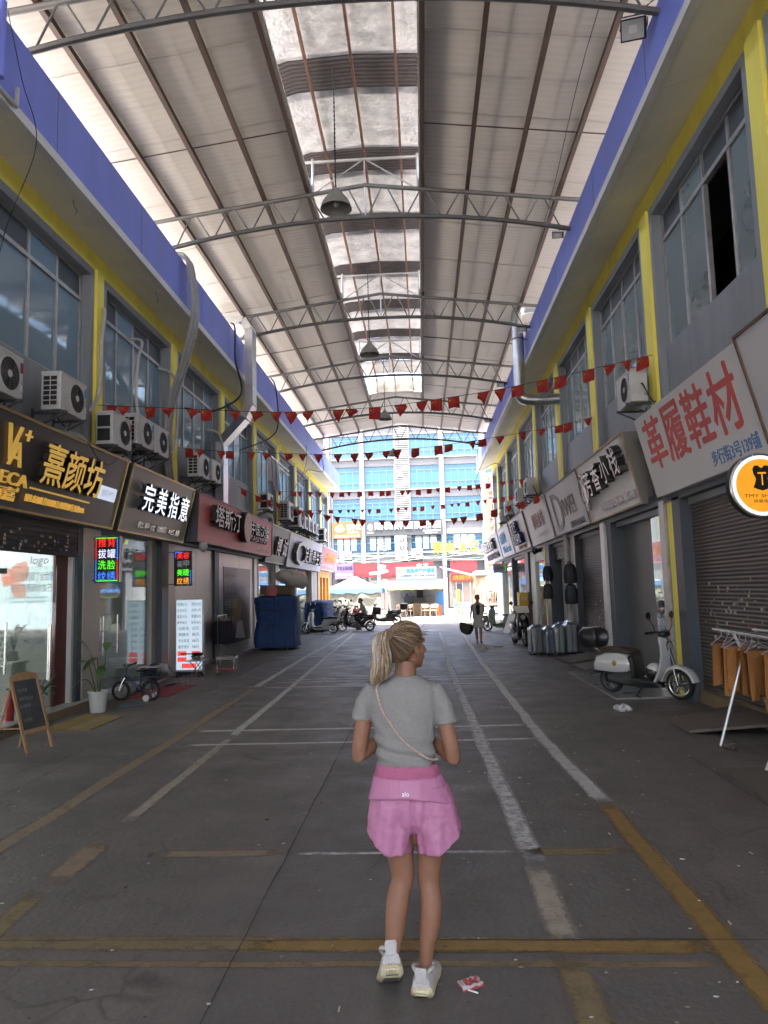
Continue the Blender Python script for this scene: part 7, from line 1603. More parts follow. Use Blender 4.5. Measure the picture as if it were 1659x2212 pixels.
k = MB(); k.ring([[(x, -2.02, z - (.04 * abs(math.sin(x * 5)) if z < 1.95 else 0)) for x in [-1.95 + 3.9 * i / 40 for i in range(41)]] for z in (2.14, 1.86)], tw, False, False); k.ring([[(x, -2.03, z - .04 * abs(math.sin(x * 5))) for x in [-1.95 + 3.9 * i / 40 for i in range(41)]] for z in (1.88, 1.84)], mat('yellow_fringe', (.6, .5, .08), .7), False, False); k.build('valance', r, recalc=False)
for x in (-1.9, 1.9):
    for y in (-1.95, 2.3): k = MB(); k.tube([(x, y, 0), (x, y, 2.05)], .035, MATS['stall_sign_white'], 8); k.build('leg', r)
k = MB(); F = Fr((0, -.3, 0), (1, 0, 0), (0, 0, 1)); k.fbox(F, -1.35, 2.55, 0, 1.4, 3.35, .1, mat('stall_sign_white', (.17, .17, .17), .6)); k.fbox(F, -1.25, 2.42, .0, 1.35, 2.55, .12, bc); k.build('sign_board', r, smooth=False)
k = MB(); cy_ = mat('cyan_letter', (.015, .12, .26), .5); k.text(F, '蔬果手打柠檬茶', -.65, 2.95, 1.3, 3.25, .1, .12, cy_, .03); k.text(F, '銀行', -1.25, 2.98, -.75, 3.2, .1, .12, mat('orange_red_letter', (.6, .16, .05), .5), .02); k.text(F, '100%鲜榨果汁 冰沙 奶茶 现做现卖', -1.15, 2.68, 1.3, 2.82, .1, .11, ink, .0); k.build('lettering', r, smooth=False)
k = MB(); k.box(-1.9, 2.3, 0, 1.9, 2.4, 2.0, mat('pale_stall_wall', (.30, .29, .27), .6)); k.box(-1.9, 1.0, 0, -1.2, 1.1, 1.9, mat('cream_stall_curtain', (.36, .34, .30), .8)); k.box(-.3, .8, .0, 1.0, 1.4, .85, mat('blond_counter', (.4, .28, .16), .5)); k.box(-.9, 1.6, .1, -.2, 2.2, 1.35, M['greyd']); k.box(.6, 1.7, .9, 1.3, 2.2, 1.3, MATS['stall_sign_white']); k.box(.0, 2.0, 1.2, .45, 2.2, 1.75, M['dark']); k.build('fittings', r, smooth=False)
k = MB(); k.box(1.3, .3, 0, 1.75, .8, 1.55, mat('blue_drinks_cooler', (.05, .20, .45), .4)); o = tag(k.build('drinks_cooler', smooth=False, bevel=.02), 'blue drinks cooler at the right of the drinks stall', 'cooler'); o.location = (-.5 + .1, 50, 0)
k = MB(); k.box(-.2, -.2, 0, .2, .2, .7, mat('orange_red_bin', (.6, .14, .03), .5)); o = tag(k.build('crate', smooth=False, bevel=.02), 'orange red crate stack before the blue drinks cooler', 'crate'); o.location = (1.0, 49.5, 0)
r = thing('pedestal_fan', 'tall grey pedestal fan inside the drinks stall', 'fan', (-1.15, 49.4, 0)); k = MB(); k.tube([(0, 0, 0), (0, 0, 1.3)], .03, M['black'], 8); k.lathe([(.25, 0), (.25, .04), (.001, .06)], (0, 0, 0), M['black'], 20); k.build('stand', r); k = MB()
for rr in (.1, .2, .3, .36): k.tube([(rr * math.cos(t), -.1, 1.45 + rr * math.sin(t)) for t in [2 * pi * i / 24 for i in range(24)]], .012, M['greyd'], 5, True)
for i in range(12): t = 2 * pi * i / 12; k.tube([(0, -.12, 1.45), (.36 * math.cos(t), -.1, 1.45 + .36 * math.sin(t))], .007, M['greyd'], 4)
k.ell((0, 0, 1.45), (.1, .12, .1), M['black'], 10, 6); k.build('fan_head', r)
def chair(col):
    r = thing('cafe_chair', None, 'chair'); k = MB(); k.ring([oval((0, 0, z), .22, .22, 18, sq=3) for z in (.42, .45)], col); k.build('seat', r)
    k = MB(); k.ring([[V((.24 * math.sin(a), .22 * math.cos(a) - .02 + dy, z)) for a in [R(-75 + 150 * i / 12) for i in range(13)]] for z, dy in ((.6, 0), (.72, .03), (.82, .05))], col, False, False); k.tube([(.25 * math.sin(a), .23 * math.cos(a) + .03, .82 - .1 * (abs(a) / 1.8) ** 3) for a in [R(-105 + 210 * i / 16) for i in range(17)]], .014, col, 6); k.build('backrest', r, recalc=False)
    for sx in (-1, 1):
        for sy in (-1, 1): k = MB(); k.tube([(sx * .24, sy * .23, 0), (sx * .21, sy * .2, .43), (sx * .24, sy * .2 - .02, .72 if sy < 0 else .8)], .013, col, 6); k.build('leg', r)
    return r
wick = mat('tan_wicker', (.30, .21, .15), .7, 0, .2, 12); bch = mat('blue_plastic_chair', (.04, .16, .48), .4); CH = chair(wick); CB = chair(bch)
for i, (p, x, y, rz, lab) in enumerate(((CH, -1.5, 47.4, 2.2, 'tan wicker chair at the left of the drinks stall'), (CH, -1.0, 48.0, -2.0, 'tan wicker chair turned to the left stall table'), (CH, .1, 47.5, .6, 'tan wicker chair with its back to the lane before the stall'), (CH, .65, 47.3, -.4, 'tan wicker chair nearest the right stall post'), (CB, 2.3, 48.6, .2, 'blue plastic chair right of the stall post'), (CB, 3.0, 51.5, 2.9, 'blue plastic chair before the brown shopfront'), (CH, 2.75, 48.4, -.5, 'tan chair beside the blue plastic chair'), (CH, 3.6, 48.9, .8, 'tan chair behind the walking woman'))):
    o = p if i in (0, 4) else dup(p); o.location = (x, y, 0); o.rotation_euler = (0, 0, rz); o['label'] = lab; o['group'] = 'chairs outside the stalls'
for i, (x, y, m_, lab) in enumerate(((-1.35, 47.9, M['greyd'], 'small round table among the left wicker chairs'), (.5, 48.2, M['greyd'], 'small round table among the right wicker chairs'), (2.7, 49.2, bch, 'blue table behind the blue plastic chair'))):
    r = thing('cafe_table', lab, 'table', (x, y, 0)); k = MB(); k.lathe([(.4, .7), (.4, .73), (.001, .73)], (0, 0, 0), m_, 24); k.build('table_top', r)
    for j in range(3): a = 2 * pi * j / 3; k = MB(); k.tube([(.3 * math.cos(a), .3 * math.sin(a), 0), (.1 * math.cos(a), .1 * math.sin(a), .7)], .015, M['steel'], 6); k.build('leg', r)
# tan tarpaulin stall, fence, hanging clothes, parasol on the right
tt = mat('tan_tarpaulin', (.24, .165, .09), .7, 0, .25, .7, bump=.9, bscale=2.2, dirt=.4, dcol=(.28, .24, .18)); r = thing('covered_stall', 'stall wrapped in tan tarpaulin tied with criss cross cords at the right lane end', 'stall', (5.6, 50.5, 0)); k = MB(); rings = []
for q in range(15):
    t = q / 14; z = lerp(.5, 2.9, t); rings.append([(math.copysign(abs(math.cos(a)) ** .3, math.cos(a)) * 2.1 * (1 + .05 * MN.noise((math.cos(a) * 3, math.sin(a) * 3, t * 5)) - (.12 if t > .93 else 0)), math.copysign(abs(math.sin(a)) ** .3, math.sin(a)) * 1.4 * (1 + .08 * MN.noise((math.cos(a) * 4, math.sin(a) * 3, t * 6))), z) for a in [2 * pi * i / 60 for i in range(60)]])
k.ring(rings, tt); k.build('tarpaulin', r, angle=180); k = MB(); k.box(-2.1, -1.42, 2.55, 2.1, 1.42, 2.95, tw); k.build('roof_sheet', r, smooth=False, bevel=.1); k = MB()
for i in range(7): k.tube([(-2.1 + i * .6, -1.52, .6), (-1.4 + i * .55, -1.5, 1.8)], .015, tw, 4); k.tube([(-1.5 + i * .6, -1.52, .6), (-2.1 + i * .55, -1.5, 1.8)], .015, tw, 4)
k.build('cord', r)
r = thing('fence', 'low white railing at the right lane end', 'fence', (4.3, 44.9, 0)); k = MB()
for z in (.25, .5, .72): k.box(-1.3, -.02, z, 2.4, .02, z + .06, MATS['stall_sign_white'])
k.build('rail', r, smooth=False)
for x in (-1.3, -.4, .5, 1.4, 2.35): k = MB(); k.box(x - .05, -.05, 0, x + .05, .05, .85, MATS['stall_sign_white']); k.build('post', r, smooth=False)
r = thing('clothes_rail', 'rail of white and maroon striped clothes behind the white railing', 'clothes rail', (4.6, 46.4, 0)); k = MB(); k.tube([(-1.1, 0, 1.55), (1.3, 0, 1.55)], .02, M['steel'], 6); k.tube([(-1.1, 0, 0), (-1.1, 0, 1.55)], .02, M['steel'], 6); k.tube([(1.3, 0, 0), (1.3, 0, 1.55)], .02, M['steel'], 6); k.build('frame', r)
mar = mat('maroon_garment', (.30, .10, .11), .8)
for i in range(16): k = MB(); x = -1.0 + i * .145; k.ring([oval((x + .02 * math.sin(z * 5 + i), 0, z), w_, .14, 10) for z, w_ in ((1.5, .02), (1.4, .05), (1.0, .05), (.82 - .04 * (i % 3), .06))], mar if i % 3 == 0 else MATS['stall_sign_white']); k.build('garment', r)
k = MB(); rings = [[(rr * math.cos(a), rr * math.sin(a), z - .05 * abs(math.sin(a * 4)) * rr) for a in [2 * pi * i / 48 for i in range(48)]] for rr, z in ((1.5, 1.62), (.8, 1.9), (.02, 2.1))]; k.ring(rings, tw); k.tube([(0, 0, 0), (0, 0, 2.1)], .03, M['steel'], 8); o = tag(k.build('parasol'), 'white parasol over the clothes rail at the right lane end', 'parasol'); o.location = (5.3, 47.2, 0)
# lamp post with cctv
r = thing('lamp_post', 'pale blue based camera pole standing between the tents', 'pole', (-3.2, 52.5, 0)); k = MB(); k.tube([(0, 0, 0), (0, 0, 3.0)], .09, mat('pale_blue_pole', (.25, .42, .55), .5), 10); k.tube([(0, 0, 3.0), (0, 0, 4.9), (.1, 0, 5.0), (.6, 0, 5.0)], .07, MATS['stall_sign_white'], 10); k.build('pole', r); k = MB(); k.box(.35, -.25, 4.65, .6, .15, 4.85, MATS['stall_sign_white']); k.box(.55, -.2, 5.0, .8, .0, 5.12, MATS['stall_sign_white']); k.build('security_camera', r, smooth=False)
# parked white car between the tents
r = thing('parked_car', 'white car half hidden between the tents across the road', 'car', (-1.9, 58, 0)); F = Fr((0, 0, 0), (0, 1, 0), (0, 0, 1)); k = MB(); k.pillow(F, [(-2.1, .3), (-2.15, .75), (-1.4, .92), (-.7, 1.45), (.8, 1.5), (1.7, .98), (2.1, .9), (2.15, .35)], .85, MATS['stall_sign_white']); k.build('body', r, angle=50)
k = MB(); k.add([(-.7, -1.36, .98), (.7, -1.36, .98), (.6, -.82, 1.4), (-.6, -.82, 1.4)], [(0, 1, 2, 3)], bgl); k.build('windscreen', r, smooth=False)
for sx in (-.6, .6): k = MB(); k.ell((sx, -2.1, .68), (.16, .06, .08), M['steel'], 12, 8); k.build('headlight', r)
for sx in (-.78, .78):
    for sy in (-1.35, 1.35): k = MB(); k.lathe([(.12, -.1), (.3, -.1), (.32, 0), (.3, .1), (.12, .1)], (sx, sy, .32), M['rubber'], 20, 'x'); k.build('wheel', r)
# plain awning by the eatery
k = MB(); k.add([(-1.2, 0, .5), (1.2, -.2, -.15), (1.35, -1.6, -.35), (-1.0, -1.5, .3), (-1.2, 0, .54), (1.2, -.2, -.11), (1.35, -1.6, -.31), (-1.0, -1.5, .34)], [(0, 1, 2, 3), (4, 7, 6, 5), (0, 4, 5, 1), (1, 5, 6, 2), (2, 6, 7, 3), (3, 7, 4, 0)], tw); o = tag(k.build('awning', smooth=False), 'slanting white sheet awning right of the drinks stall board', 'awning'); o.location = (2.4, 53, 2.9)
k = MB(); k.box(-.35, -.1, 0, -.15, .1, 1.7, MATS['stall_sign_white']); k.box(-.1, -.1, 0, .1, .1, 1.75, mat('yellow_poster', (.65, .42, .04), .5)); k.box(.15, -.1, 0, .3, .1, 1.7, MATS['stall_sign_white']); o = tag(k.build('display_stand', smooth=False), 'narrow white and yellow display stand right of the drinks stall', 'display'); o.location = (2.45, 52, 0)
# air conditioners on the far block
for i, (x, z, lab) in enumerate(((-2.0, 6.1, 'top air conditioner stacked by the louvre screen on the far block'), (-2.0, 5.35, 'middle air conditioner stacked by the louvre screen on the far block'), (-1.95, 4.6, 'lowest air conditioner stacked by the louvre screen on the far block'), (-.5, 4.8, 'air conditioner right of the stack on the far block'), (-7.2, 4.75, 'air conditioner under the left window posters of the far block'))):
    o = dup(AC); o.location = (x, 67.6, z); o.rotation_euler = (0, 0, R(-90)); o.scale = (1.3, 1.3, 1.3); o['label'] = lab; o['group'] = 'air conditioner units on the far block'
# ---------------------------------------------------------------- people
def hand(k, w, d, nrm, th, m, curl=.6, L=1.0):
    """palm and five jointed fingers; d along the hand, nrm out of the palm, th towards the thumb side"""
    w, d, nrm, th = V(w), V(d).normalized(), V(nrm).normalized(), V(th).normalized(); s = L
    k.ring([oval(w + d * (t * s), a * s, b * s, 14, th, nrm) for t, a, b in ((-.015, .024, .019), (.0, .026, .018), (.03, .034, .016), (.06, .040, .015), (.085, .040, .013), (.092, .034, .009))], m)
    for i, (o, ln) in enumerate(((.030, .072), (.010, .080), (-.010, .075), (-.029, .058))):
        p = w + d * (.075 * s) + th * (o * s); dd = d.copy() + th * (o * 1.2); P = [p]; ang = 0
        for j, f in enumerate((.12, .45, .32, .23)):
            if j: ang += curl * (.7, .8, .5)[j - 1] * (1 + .12 * i)
            q = (dd * math.cos(ang) + nrm * math.sin(ang)).normalized(); P.append(P[-1] + q * (ln * s * f * (1.15 if j else 1)))
        k.tube(P + [P[-1] + q * .004], [.0095 * s, .0092 * s, .0086 * s, .0078 * s, .0068 * s, .003], m, 8)
    t0 = w + d * (.018 * s) + th * (.022 * s); k.tube([t0, t0 + (d * .5 + th * .85 + nrm * .25).normalized() * .032 * s, t0 + (d * .5 + th * .85 + nrm * .25).normalized() * .032 * s + (d * .9 + th * .2 + nrm * .35).normalized() * .03 * s, t0 + (d * .5 + th * .85 + nrm * .25).normalized() * .032 * s + (d * .9 + th * .2 + nrm * .35).normalized() * .054 * s], [.014 * s, .0125 * s, .0105 * s, .006 * s], m, 8)
def head(k, c, f, m, s=1.0, tilt=0.0):
    """skull, jaw, nose, lips, brow and ears around centre c, facing f"""
    c = V(c); f = V(f).normalized(); z = V((0, 0, 1)); f = (f + z * tilt).normalized(); r = f.cross(z).normalized(); z = r.cross(f)
    RT = Matrix((r, f, z)).transposed(); P = lambda a, b, e: c + r * (a * s) + f * (b * s) + z * (e * s)
    E = lambda a, b, e, ra, rb, re: k.ell(P(a, b, e), (ra * s, rb * s, re * s), m, 20, 14, RT)
    E(0, -.012, .028, .072, .094, .086); E(0, .035, -.035, .058, .058, .076); E(0, .055, -.082, .036, .036, .032); E(0, .075, -.098, .019, .018, .016)
    for q in (-1, 1): E(q * .036, .046, -.028, .026, .030, .028); E(q * .03, .071, .022, .026, .012, .011); E(q * .012, .088, -.061, .016, .011, .007)
    E(0, .088, -.071, .020, .010, .007)
    k.tube([P(0, .080, .022), P(0, .099, -.008), P(0, .117, -.034), P(0, .104, -.043)], [.009 * s, .0105 * s, .0125 * s, .008 * s], m, 10)
    for q in (-1, 1): E(q * .011, .101, -.038, .010, .011, .008)
    for q in (-1, 1):
        n = 14; rg = [P(q * (.072 + .012 * (1 - math.cos(t)) * .5 + .004), -.012 + .017 * math.cos(t) - .006 * math.sin(t), -.012 + .031 * math.sin(t)) for t in [2 * pi * i / n for i in range(n)]]
        k.tube(rg, .0055 * s, m, 6, True); E(q * .071, -.006, -.012, .008, .014, .026); E(q * .074, -.002, -.036, .006, .008, .009)
    return P
skin = mat('tanned_skin', (.21, .097, .054), .6, 0, .14, 9, bump=.12, bscale=70)
try: skin.node_tree.nodes['Principled BSDF'].inputs['Subsurface Weight'].default_value = .08; skin.node_tree.nodes['Principled BSDF'].inputs['Subsurface Scale'].default_value = .02
except Exception: pass
def eyes(P, parent, s=1.0):
    for q in (-1, 1):
        k = MB(); k.ell(P(q * .03, .068, .004), (.0115 * s,) * 3, mat('eye_white', (.4, .38, .36), .2), 12, 8); k.ell(P(q * .03, .076, .004), (.0055 * s,) * 3, mat('iris', (.06, .07, .07), .2), 10, 6); k.build('eye', parent)
        k = MB(); k.tube([P(q * .015, .083, .024), P(q * .032, .080, .027), P(q * .048, .068, .022)], [.003 * s, .0038 * s, .002 * s], mat('eyebrow_hair', (.09, .06, .035), .8), 6); k.build('eyebrow', parent)

WX, WY = -.10, 3.5
wm = thing('person', 'woman in grey cropped tee and pink shorts walking away with blonde ponytail, foreground', 'person', (WX, WY, 0))
O = V((WX, WY, 0)); Q = lambda x, y, z: V((x, y, z)) - O
FD = V((math.sin(R(47)), math.cos(R(47)), 0)); HC = Q(-.09, 3.535, 1.535)
k = MB()
k.ring([oval(Q(cx, cy, z), rx, ry, 28, sq=2.3) for z, cx, rx, ry, cy in ((.72, -.087, .10, .085, 3.5), (.76, -.087, .12, .08, 3.5), (.84, -.095, .14, .085, 3.5), (.93, -.104, .125, .085, 3.5), (.99, -.107, .124, .086, 3.5), (1.08, -.11, .128, .088, 3.5), (1.2, -.113, .145, .098, 3.5), (1.3, -.113, .155, .092, 3.5), (1.355, -.112, .12, .075, 3.5), (1.385, -.105, .065, .06, 3.502))], skin)
k.tube([Q(-.106, 3.5, 1.34), Q(-.1, 3.505, 1.40), Q(-.096, 3.515, 1.46)], [(.06, .062), (.052, .054), (.050, .054)], skin, 18)
HP = head(k, HC, FD, skin, 1.0)
for pts in ([(-.155, 3.5, .74, .083), (-.150, 3.5, .66, .073), (-.148, 3.5, .589, .063), (-.138, 3.505, .513, .056), (-.140, 3.5, .463, .051), (-.158, 3.49, .413, .052), (-.166, 3.482, .363, .053), (-.176, 3.468, .289, .048), (-.187, 3.452, .215, .038), (-.195, 3.436, .155, .029), (-.198, 3.43, .11, .031)],
            [(-.018, 3.5, .74, .083), (-.008, 3.5, .66, .071), (-.007, 3.5, .589, .060), (-.016, 3.505, .512, .054), (-.018, 3.5, .462, .050), (-.012, 3.485, .412, .049), (-.011, 3.475, .363, .050), (-.019, 3.468, .289, .046), (-.033, 3.462, .215, .037), (-.042, 3.46, .141, .029), (-.048, 3.46, .085, .031), (-.046, 3.47, .05, .03)]):
    k.tube(smoothpath([Q(*p[:3]) for p in pts], 3), [r_ for i in range(len(pts) - 1) for r_ in [lerp(pts[i][3], pts[i + 1][3], j / 3) for j in range(3)]] + [pts[-1][3]], skin, 20, ref=V((1, 0, 0)))
for sh, el, wr, r0 in (((-.282, 3.5, 1.315), (-.328, 3.475, 1.045), (-.175, 3.70, 1.085), 1.0), ((.052, 3.5, 1.31), (.112, 3.465, 1.03), (-.03, 3.71, 1.08), 1.0)):
    S_, E_, W_ = V(sh), V(el), V(wr); P = [S_, S_.lerp(E_, .3), S_.lerp(E_, .65), S_.lerp(E_, .92)]; k.tube([p - O for p in P] + [E_ - O + V((0, 0, -.012)), E_.lerp(W_, .12) - O + V((0, 0, -.006)), E_.lerp(W_, .35) - O, E_.lerp(W_, .7) - O, W_ - O], [.036, .040, .039, .036, .035, .036, .036, .028, .023], skin, 16)
    dd = (W_ - E_).normalized(); sd = 1 if sh[0] < 0 else -1
    hand(k, W_ - O, dd + V((sd * .3, .2, .05)), V((sd * .6, -.1, -.7)), V((sd * .5, .1, .75)), skin, .75, 1.0)
bd = remesh(k, 'body', skin, .0052, wm, 4)
eyes(HP, wm)
# tee
k = MB(); tee = mat('heather_grey_jersey', (.20, .192, .18), .85, 0, .10, 90, bump=.25, bscale=220)
k.ring([oval(Q(cx, 3.5, z), rx, ry, 40, sq=2.3) for z, cx, rx, ry in ((.962, -.106, .135, .1), (.985, -.106, .1385, .102), (1.03, -.108, .137, .10), (1.08, -.110, .138, .099), (1.14, -.112, .143, .103), (1.2, -.113, .154, .108), (1.27, -.113, .165, .106), (1.325, -.112, .163, .099), (1.358, -.111, .140, .088), (1.378, -.107, .105, .075), (1.392, -.1, .068, .066), (1.398, -.098, .058, .061))], tee)
k.tube([Q(-.2, 3.5, 1.315), Q(-.262, 3.5, 1.320), Q(-.296, 3.494, 1.265), Q(-.308, 3.49, 1.225), Q(-.312, 3.488, 1.195)], [.05, .054, .050, .047, .046], tee, 20); k.tube([Q(-.02, 3.5, 1.31), Q(.035, 3.5, 1.315), Q(.07, 3.492, 1.25), Q(.084, 3.488, 1.205), Q(.088, 3.486, 1.172)], [.05, .054, .051, .049, .048], tee, 20)
o = remesh(k, 'tee_shirt', tee, .005, wm, 5)
def folds(p, n):     # drag folds across the back and at the waist, hem dipping in the middle
    z = p.z; a = .0075 * math.sin(z * 95 + p.x * 22 + 2 * MN.noise(p * 9)) * max(0, 1 - abs(z - 1.04) / .12) + .004 * MN.noise(p * 13) + .0025 * math.sin((p.x * 1.2 + z) * 70) * max(0, 1 - abs(z - 1.2) / .1)
    p = p + n * a
    if z < .985: p.z += .05 * (p.x) ** 2 * 10 * .3 + (.024 if p.x > .05 else 0) * (p.x - .05) / .08
    return p
jitter(o, folds)
# shorts: two flared legs with petal hems, yoke flap and elastic waistband
pink = mat('pink_nylon', (.36, .135, .235), .55, 0, .10, 6, bump=.25, bscale=30); band = mat('pink_ribbed_elastic', (.35, .095, .175), .75, 0, .08, 8, bump=.4, bscale=160)
k = MB()
for sd, cx0, cx1, xo, xi in ((-1, -.165, -.188, -.300, -.088), (1, -.02, .032, .142, -.070)):
    rings = []; n = 48
    for q in range(15):
        t = q / 14; rg = []
        for j in range(n):
            th = 2 * pi * j / n; c_, s_ = math.cos(th) * sd, math.sin(th); outer = max(0, math.cos(th))
            hem = .602 + .10 * outer ** 1.6 + .012 * abs(s_); z = lerp(.90, hem, t); cx = lerp(cx0, (xo + xi) / 2, t ** .8); rx = lerp(.10, (xo - xi) * sd / 2, t ** .75) + .022 * math.sin(pi * min(1, t * 1.15)) * max(0, -math.cos(th)); ry = lerp(.105, .128, t)
            f = 1 + (.022 * math.sin(th * 7 + sd) + .03 * MN.noise((c_ * 3, s_ * 3, z * 9 + sd)) + .012 * math.sin(th * 17)) * t
            rg.append(Q(cx + c_ * rx * f, 3.497 + s_ * ry * f, z))
        rings.append(rg)
    k.ring(rings, pink)
k.ring([oval(Q(cx, 3.497, z), rx, ry, 40, sq=2.2) for z, cx, rx, ry in ((.70, -.08, .13, .09), (.74, -.082, .17, .112), (.8, -.089, .180, .118), (.88, -.097, .168, .116), (.935, -.103, .150, .106), (.96, -.105, .142, .103))], pink)
o = remesh(k, 'shorts', pink, .005, wm, 3)
jitter(o, lambda c, n: c + n * (.009 * MN.noise(V((c.x * 24, c.y * 24, c.z * 6))) * min(1, (.97 - c.z) * 6) + .005 * MN.noise(c * 14) + .003 * MN.noise(c * 40) - .010 * math.exp(-((c.x - .018) / .010) ** 2) * (1 if c.y < 0 else 0)))
k = MB(); rings = []; n = 72
for q in range(9):
    t = q / 8; rg = []
    for j in range(n):
        th = 2 * pi * j / n; c_, s_ = math.cos(th), math.sin(th); hem = .862 - .038 * c_ * c_ - .012 * c_ - .012 * math.exp(-(c_ / .25) ** 2) * 0; z = lerp(.945, hem, t); rx = lerp(.155, .200, t); ry = lerp(.112, .138, t); f = 1 + .014 * math.sin(th * 24) * (1 - t) + .016 * math.sin(th * 9 + 1) * t
        rg.append(Q(lerp(-.104, -.09, t) + c_ * rx * f, 3.497 + s_ * ry * f, z))
    rings.append(rg)
k.ring(rings, pink, False); fl = k.build('shorts_yoke', wm, angle=180); sm = fl.modifiers.new('thick', 'SOLIDIFY'); sm.thickness = .003; sm.offset = 1
k = MB(); k.ring([[p + V((0, 0, .012 * math.sin(0))) for p in oval(Q(cx, 3.497, z), rx, ry, 64, sq=2.2)] for z, cx, rx, ry in ((.935, -.103, .152, .110), (.94, -.103, .1545, .112), (.975, -.105, .1465, .108), (.992, -.106, .143, .105), (.996, -.106, .139, .1))], band); k.build('waistband', wm, angle=180)
k = MB(); FLG = Fr(Q(-.126, 3.358, .878), (1, 0, 0), (0, .12, 1)); k.text(FLG, 'alo', 0, 0, .032, .021, .0, .0012, mat('silver_print', (.6, .58, .6), .3, .4), .01); k.build('print', wm, smooth=False)
# crossbody cord, twisted
k = MB(); cr = mat('beige_cord', (.36, .26, .20), .8, 0, .25, 60); P = smoothpath([Q(*p) for p in ((-.2, 3.47, 1.385), (-.232, 3.425, 1.35), (-.212, 3.398, 1.265), (-.18, 3.391, 1.208), (-.122, 3.389, 1.124), (-.06, 3.393, 1.07), (-.004, 3.408, 1.032), (.03, 3.45, 1.018), (.034, 3.5, 1.01), (-.01, 3.585, 1.0))], 14)
for ph in (0, pi): k.tube([p + V((.0028 * math.cos(i * 1.1 + ph), -.002, .0028 * math.sin(i * 1.1 + ph))) for i, p in enumerate(P)], .0033, cr, 6)
k.build('bag_cord', wm); k = MB(); k.ring([oval(Q(-.06, 3.62, z), a, .028, 16, sq=3) for z, a in ((.90, .06), (.905, .075), (1.0, .075), (1.01, .06))], mat('beige_pouch', (.3, .22, .16), .6)); k.build('pouch', wm)
# hair: combed cap, tie, ponytail
hm = [mat('hair_dark_blond', (.085, .053, .029), .42, 0, .25, 30, stretch=(3, 3, 1)), mat('hair_blond', (.165, .112, .064), .4, 0, .2, 30), mat('hair_light_blond', (.34, .25, .16), .4, 0, .2, 30)]
RS = FD.cross(V((0, 0, 1))).normalized(); HL = [(0, 44), (25, 43), (45, 37), (62, 25), (76, 12), (88, 10), (100, 2), (112, -20), (135, -42), (158, -47), (180, -47)]
def hdir(phi, el): return FD * (math.cos(R(phi)) * math.cos(R(el))) + RS * (math.sin(R(phi)) * math.cos(R(el))) + V((0, 0, math.sin(R(el))))
def hsurf(u, g=1.0): a, b, e = .112, .087, .116; x, y, z = u.dot(FD), u.dot(RS), u.z; return HC + V((0, 0, .0)) - FD * .008 + u * (g / math.sqrt((x / a) ** 2 + (y / b) ** 2 + (z / e) ** 2))
def hline(phi):
    a = abs((phi + 180) % 360 - 180)
    for (p0, e0), (p1, e1) in zip(HL, HL[1:]):
        if a <= p1: return lerp(e0, e1, (a - p0) / (p1 - p0))
    return -47
TD = hdir(180, 26)
def slerp(a, b, t):
    om = math.acos(max(-1, min(1, a.dot(b)))); return (a * math.sin((1 - t) * om) + b * math.sin(t * om)) / math.sin(om) if om > 1e-3 else a
k = MB(); n = 120; rings = []
for q in range(17):
    t = q / 16 * .955; rings.append([hsurf(slerp(hdir(360 * j / n, hline(360 * j / n)), TD, t), 1.0 + .012 * math.sin(j * 2.4) * min(1, t * 6) + .008 * MN.noise((j * .7, t * 2, 0)) - .03 * max(0, .06 - t) / .06) for j in range(n)])
k.ring(rings, hm[0], False); k.build('hair', wm, angle=180, recalc=True)
k = MB(); rs = random.Random(9)
for j in range(430):
    ph = rs.uniform(0, 360); e = hline(ph) + rs.uniform(-1, 10); d0_ = hdir(ph, e); t0 = rs.uniform(0, .35); m_ = hm[rs.choices((0, 1, 2), (5, 4, 1.6))[0] if e > 0 else rs.choices((0, 1), (7, 1))[0]]
    k.tube([hsurf(slerp(d0_, TD, lerp(t0, .97, i / 9)), 1.012 + .006 * math.sin(i + j)) for i in range(10)], [.0007] + [.0019] * 8 + [.0012], m_, 4)
k.build('hair_strands', wm)
T0 = hsurf(TD, 1.0); k = MB(); u_ = TD; a1 = u_.cross(V((0, 0, 1))).normalized(); a2 = u_.cross(a1)
for g in range(3): k.tube([T0 + u_ * (.004 + .007 * g) + a1 * (.022 * math.cos(t)) + a2 * (.024 * math.sin(t)) for t in [2 * pi * i / 20 for i in range(20)]], .0052, hm[1], 7, True)
k.build('hair_tie', wm)
k = MB(); PC = smoothpath([T0, T0 + TD * .035 + V((-.008, 0, .004)), Q(-.212, 3.425, 1.555), Q(-.208, 3.41, 1.49), Q(-.211, 3.413, 1.425), Q(-.222, 3.42, 1.36)], 3); W = [.017, .022, .028, .034, .038, .040, .042, .045, .048, .051, .054, .056, .056, .053, .047, .036]
for j in range(680):
    a = rs.uniform(0, 2 * pi); rr = math.sqrt(rs.random()); fl_ = 1 - .3 * rs.random() ** 2; m_ = hm[rs.choices((0, 1, 2), (2.5, 4, 3))[0]]; stray = 1.25 if j % 40 == 0 else 1; P = []
    for i, c in enumerate(PC):
        if i / (len(PC) - 1) > fl_: break
        w_ = .88 * W[min(i, len(W) - 1)]; wob = .003 * math.sin(i * .9 + j); P.append(c + V((math.cos(a) * rr * w_ * stray + wob, math.sin(a) * rr * w_ * .72 + wob, .35 * w_ * math.cos(a) * rr)))
    k.tube(P, [.0022] * (len(P) - 3) + [.0018, .0012, .0005], m_, 4)
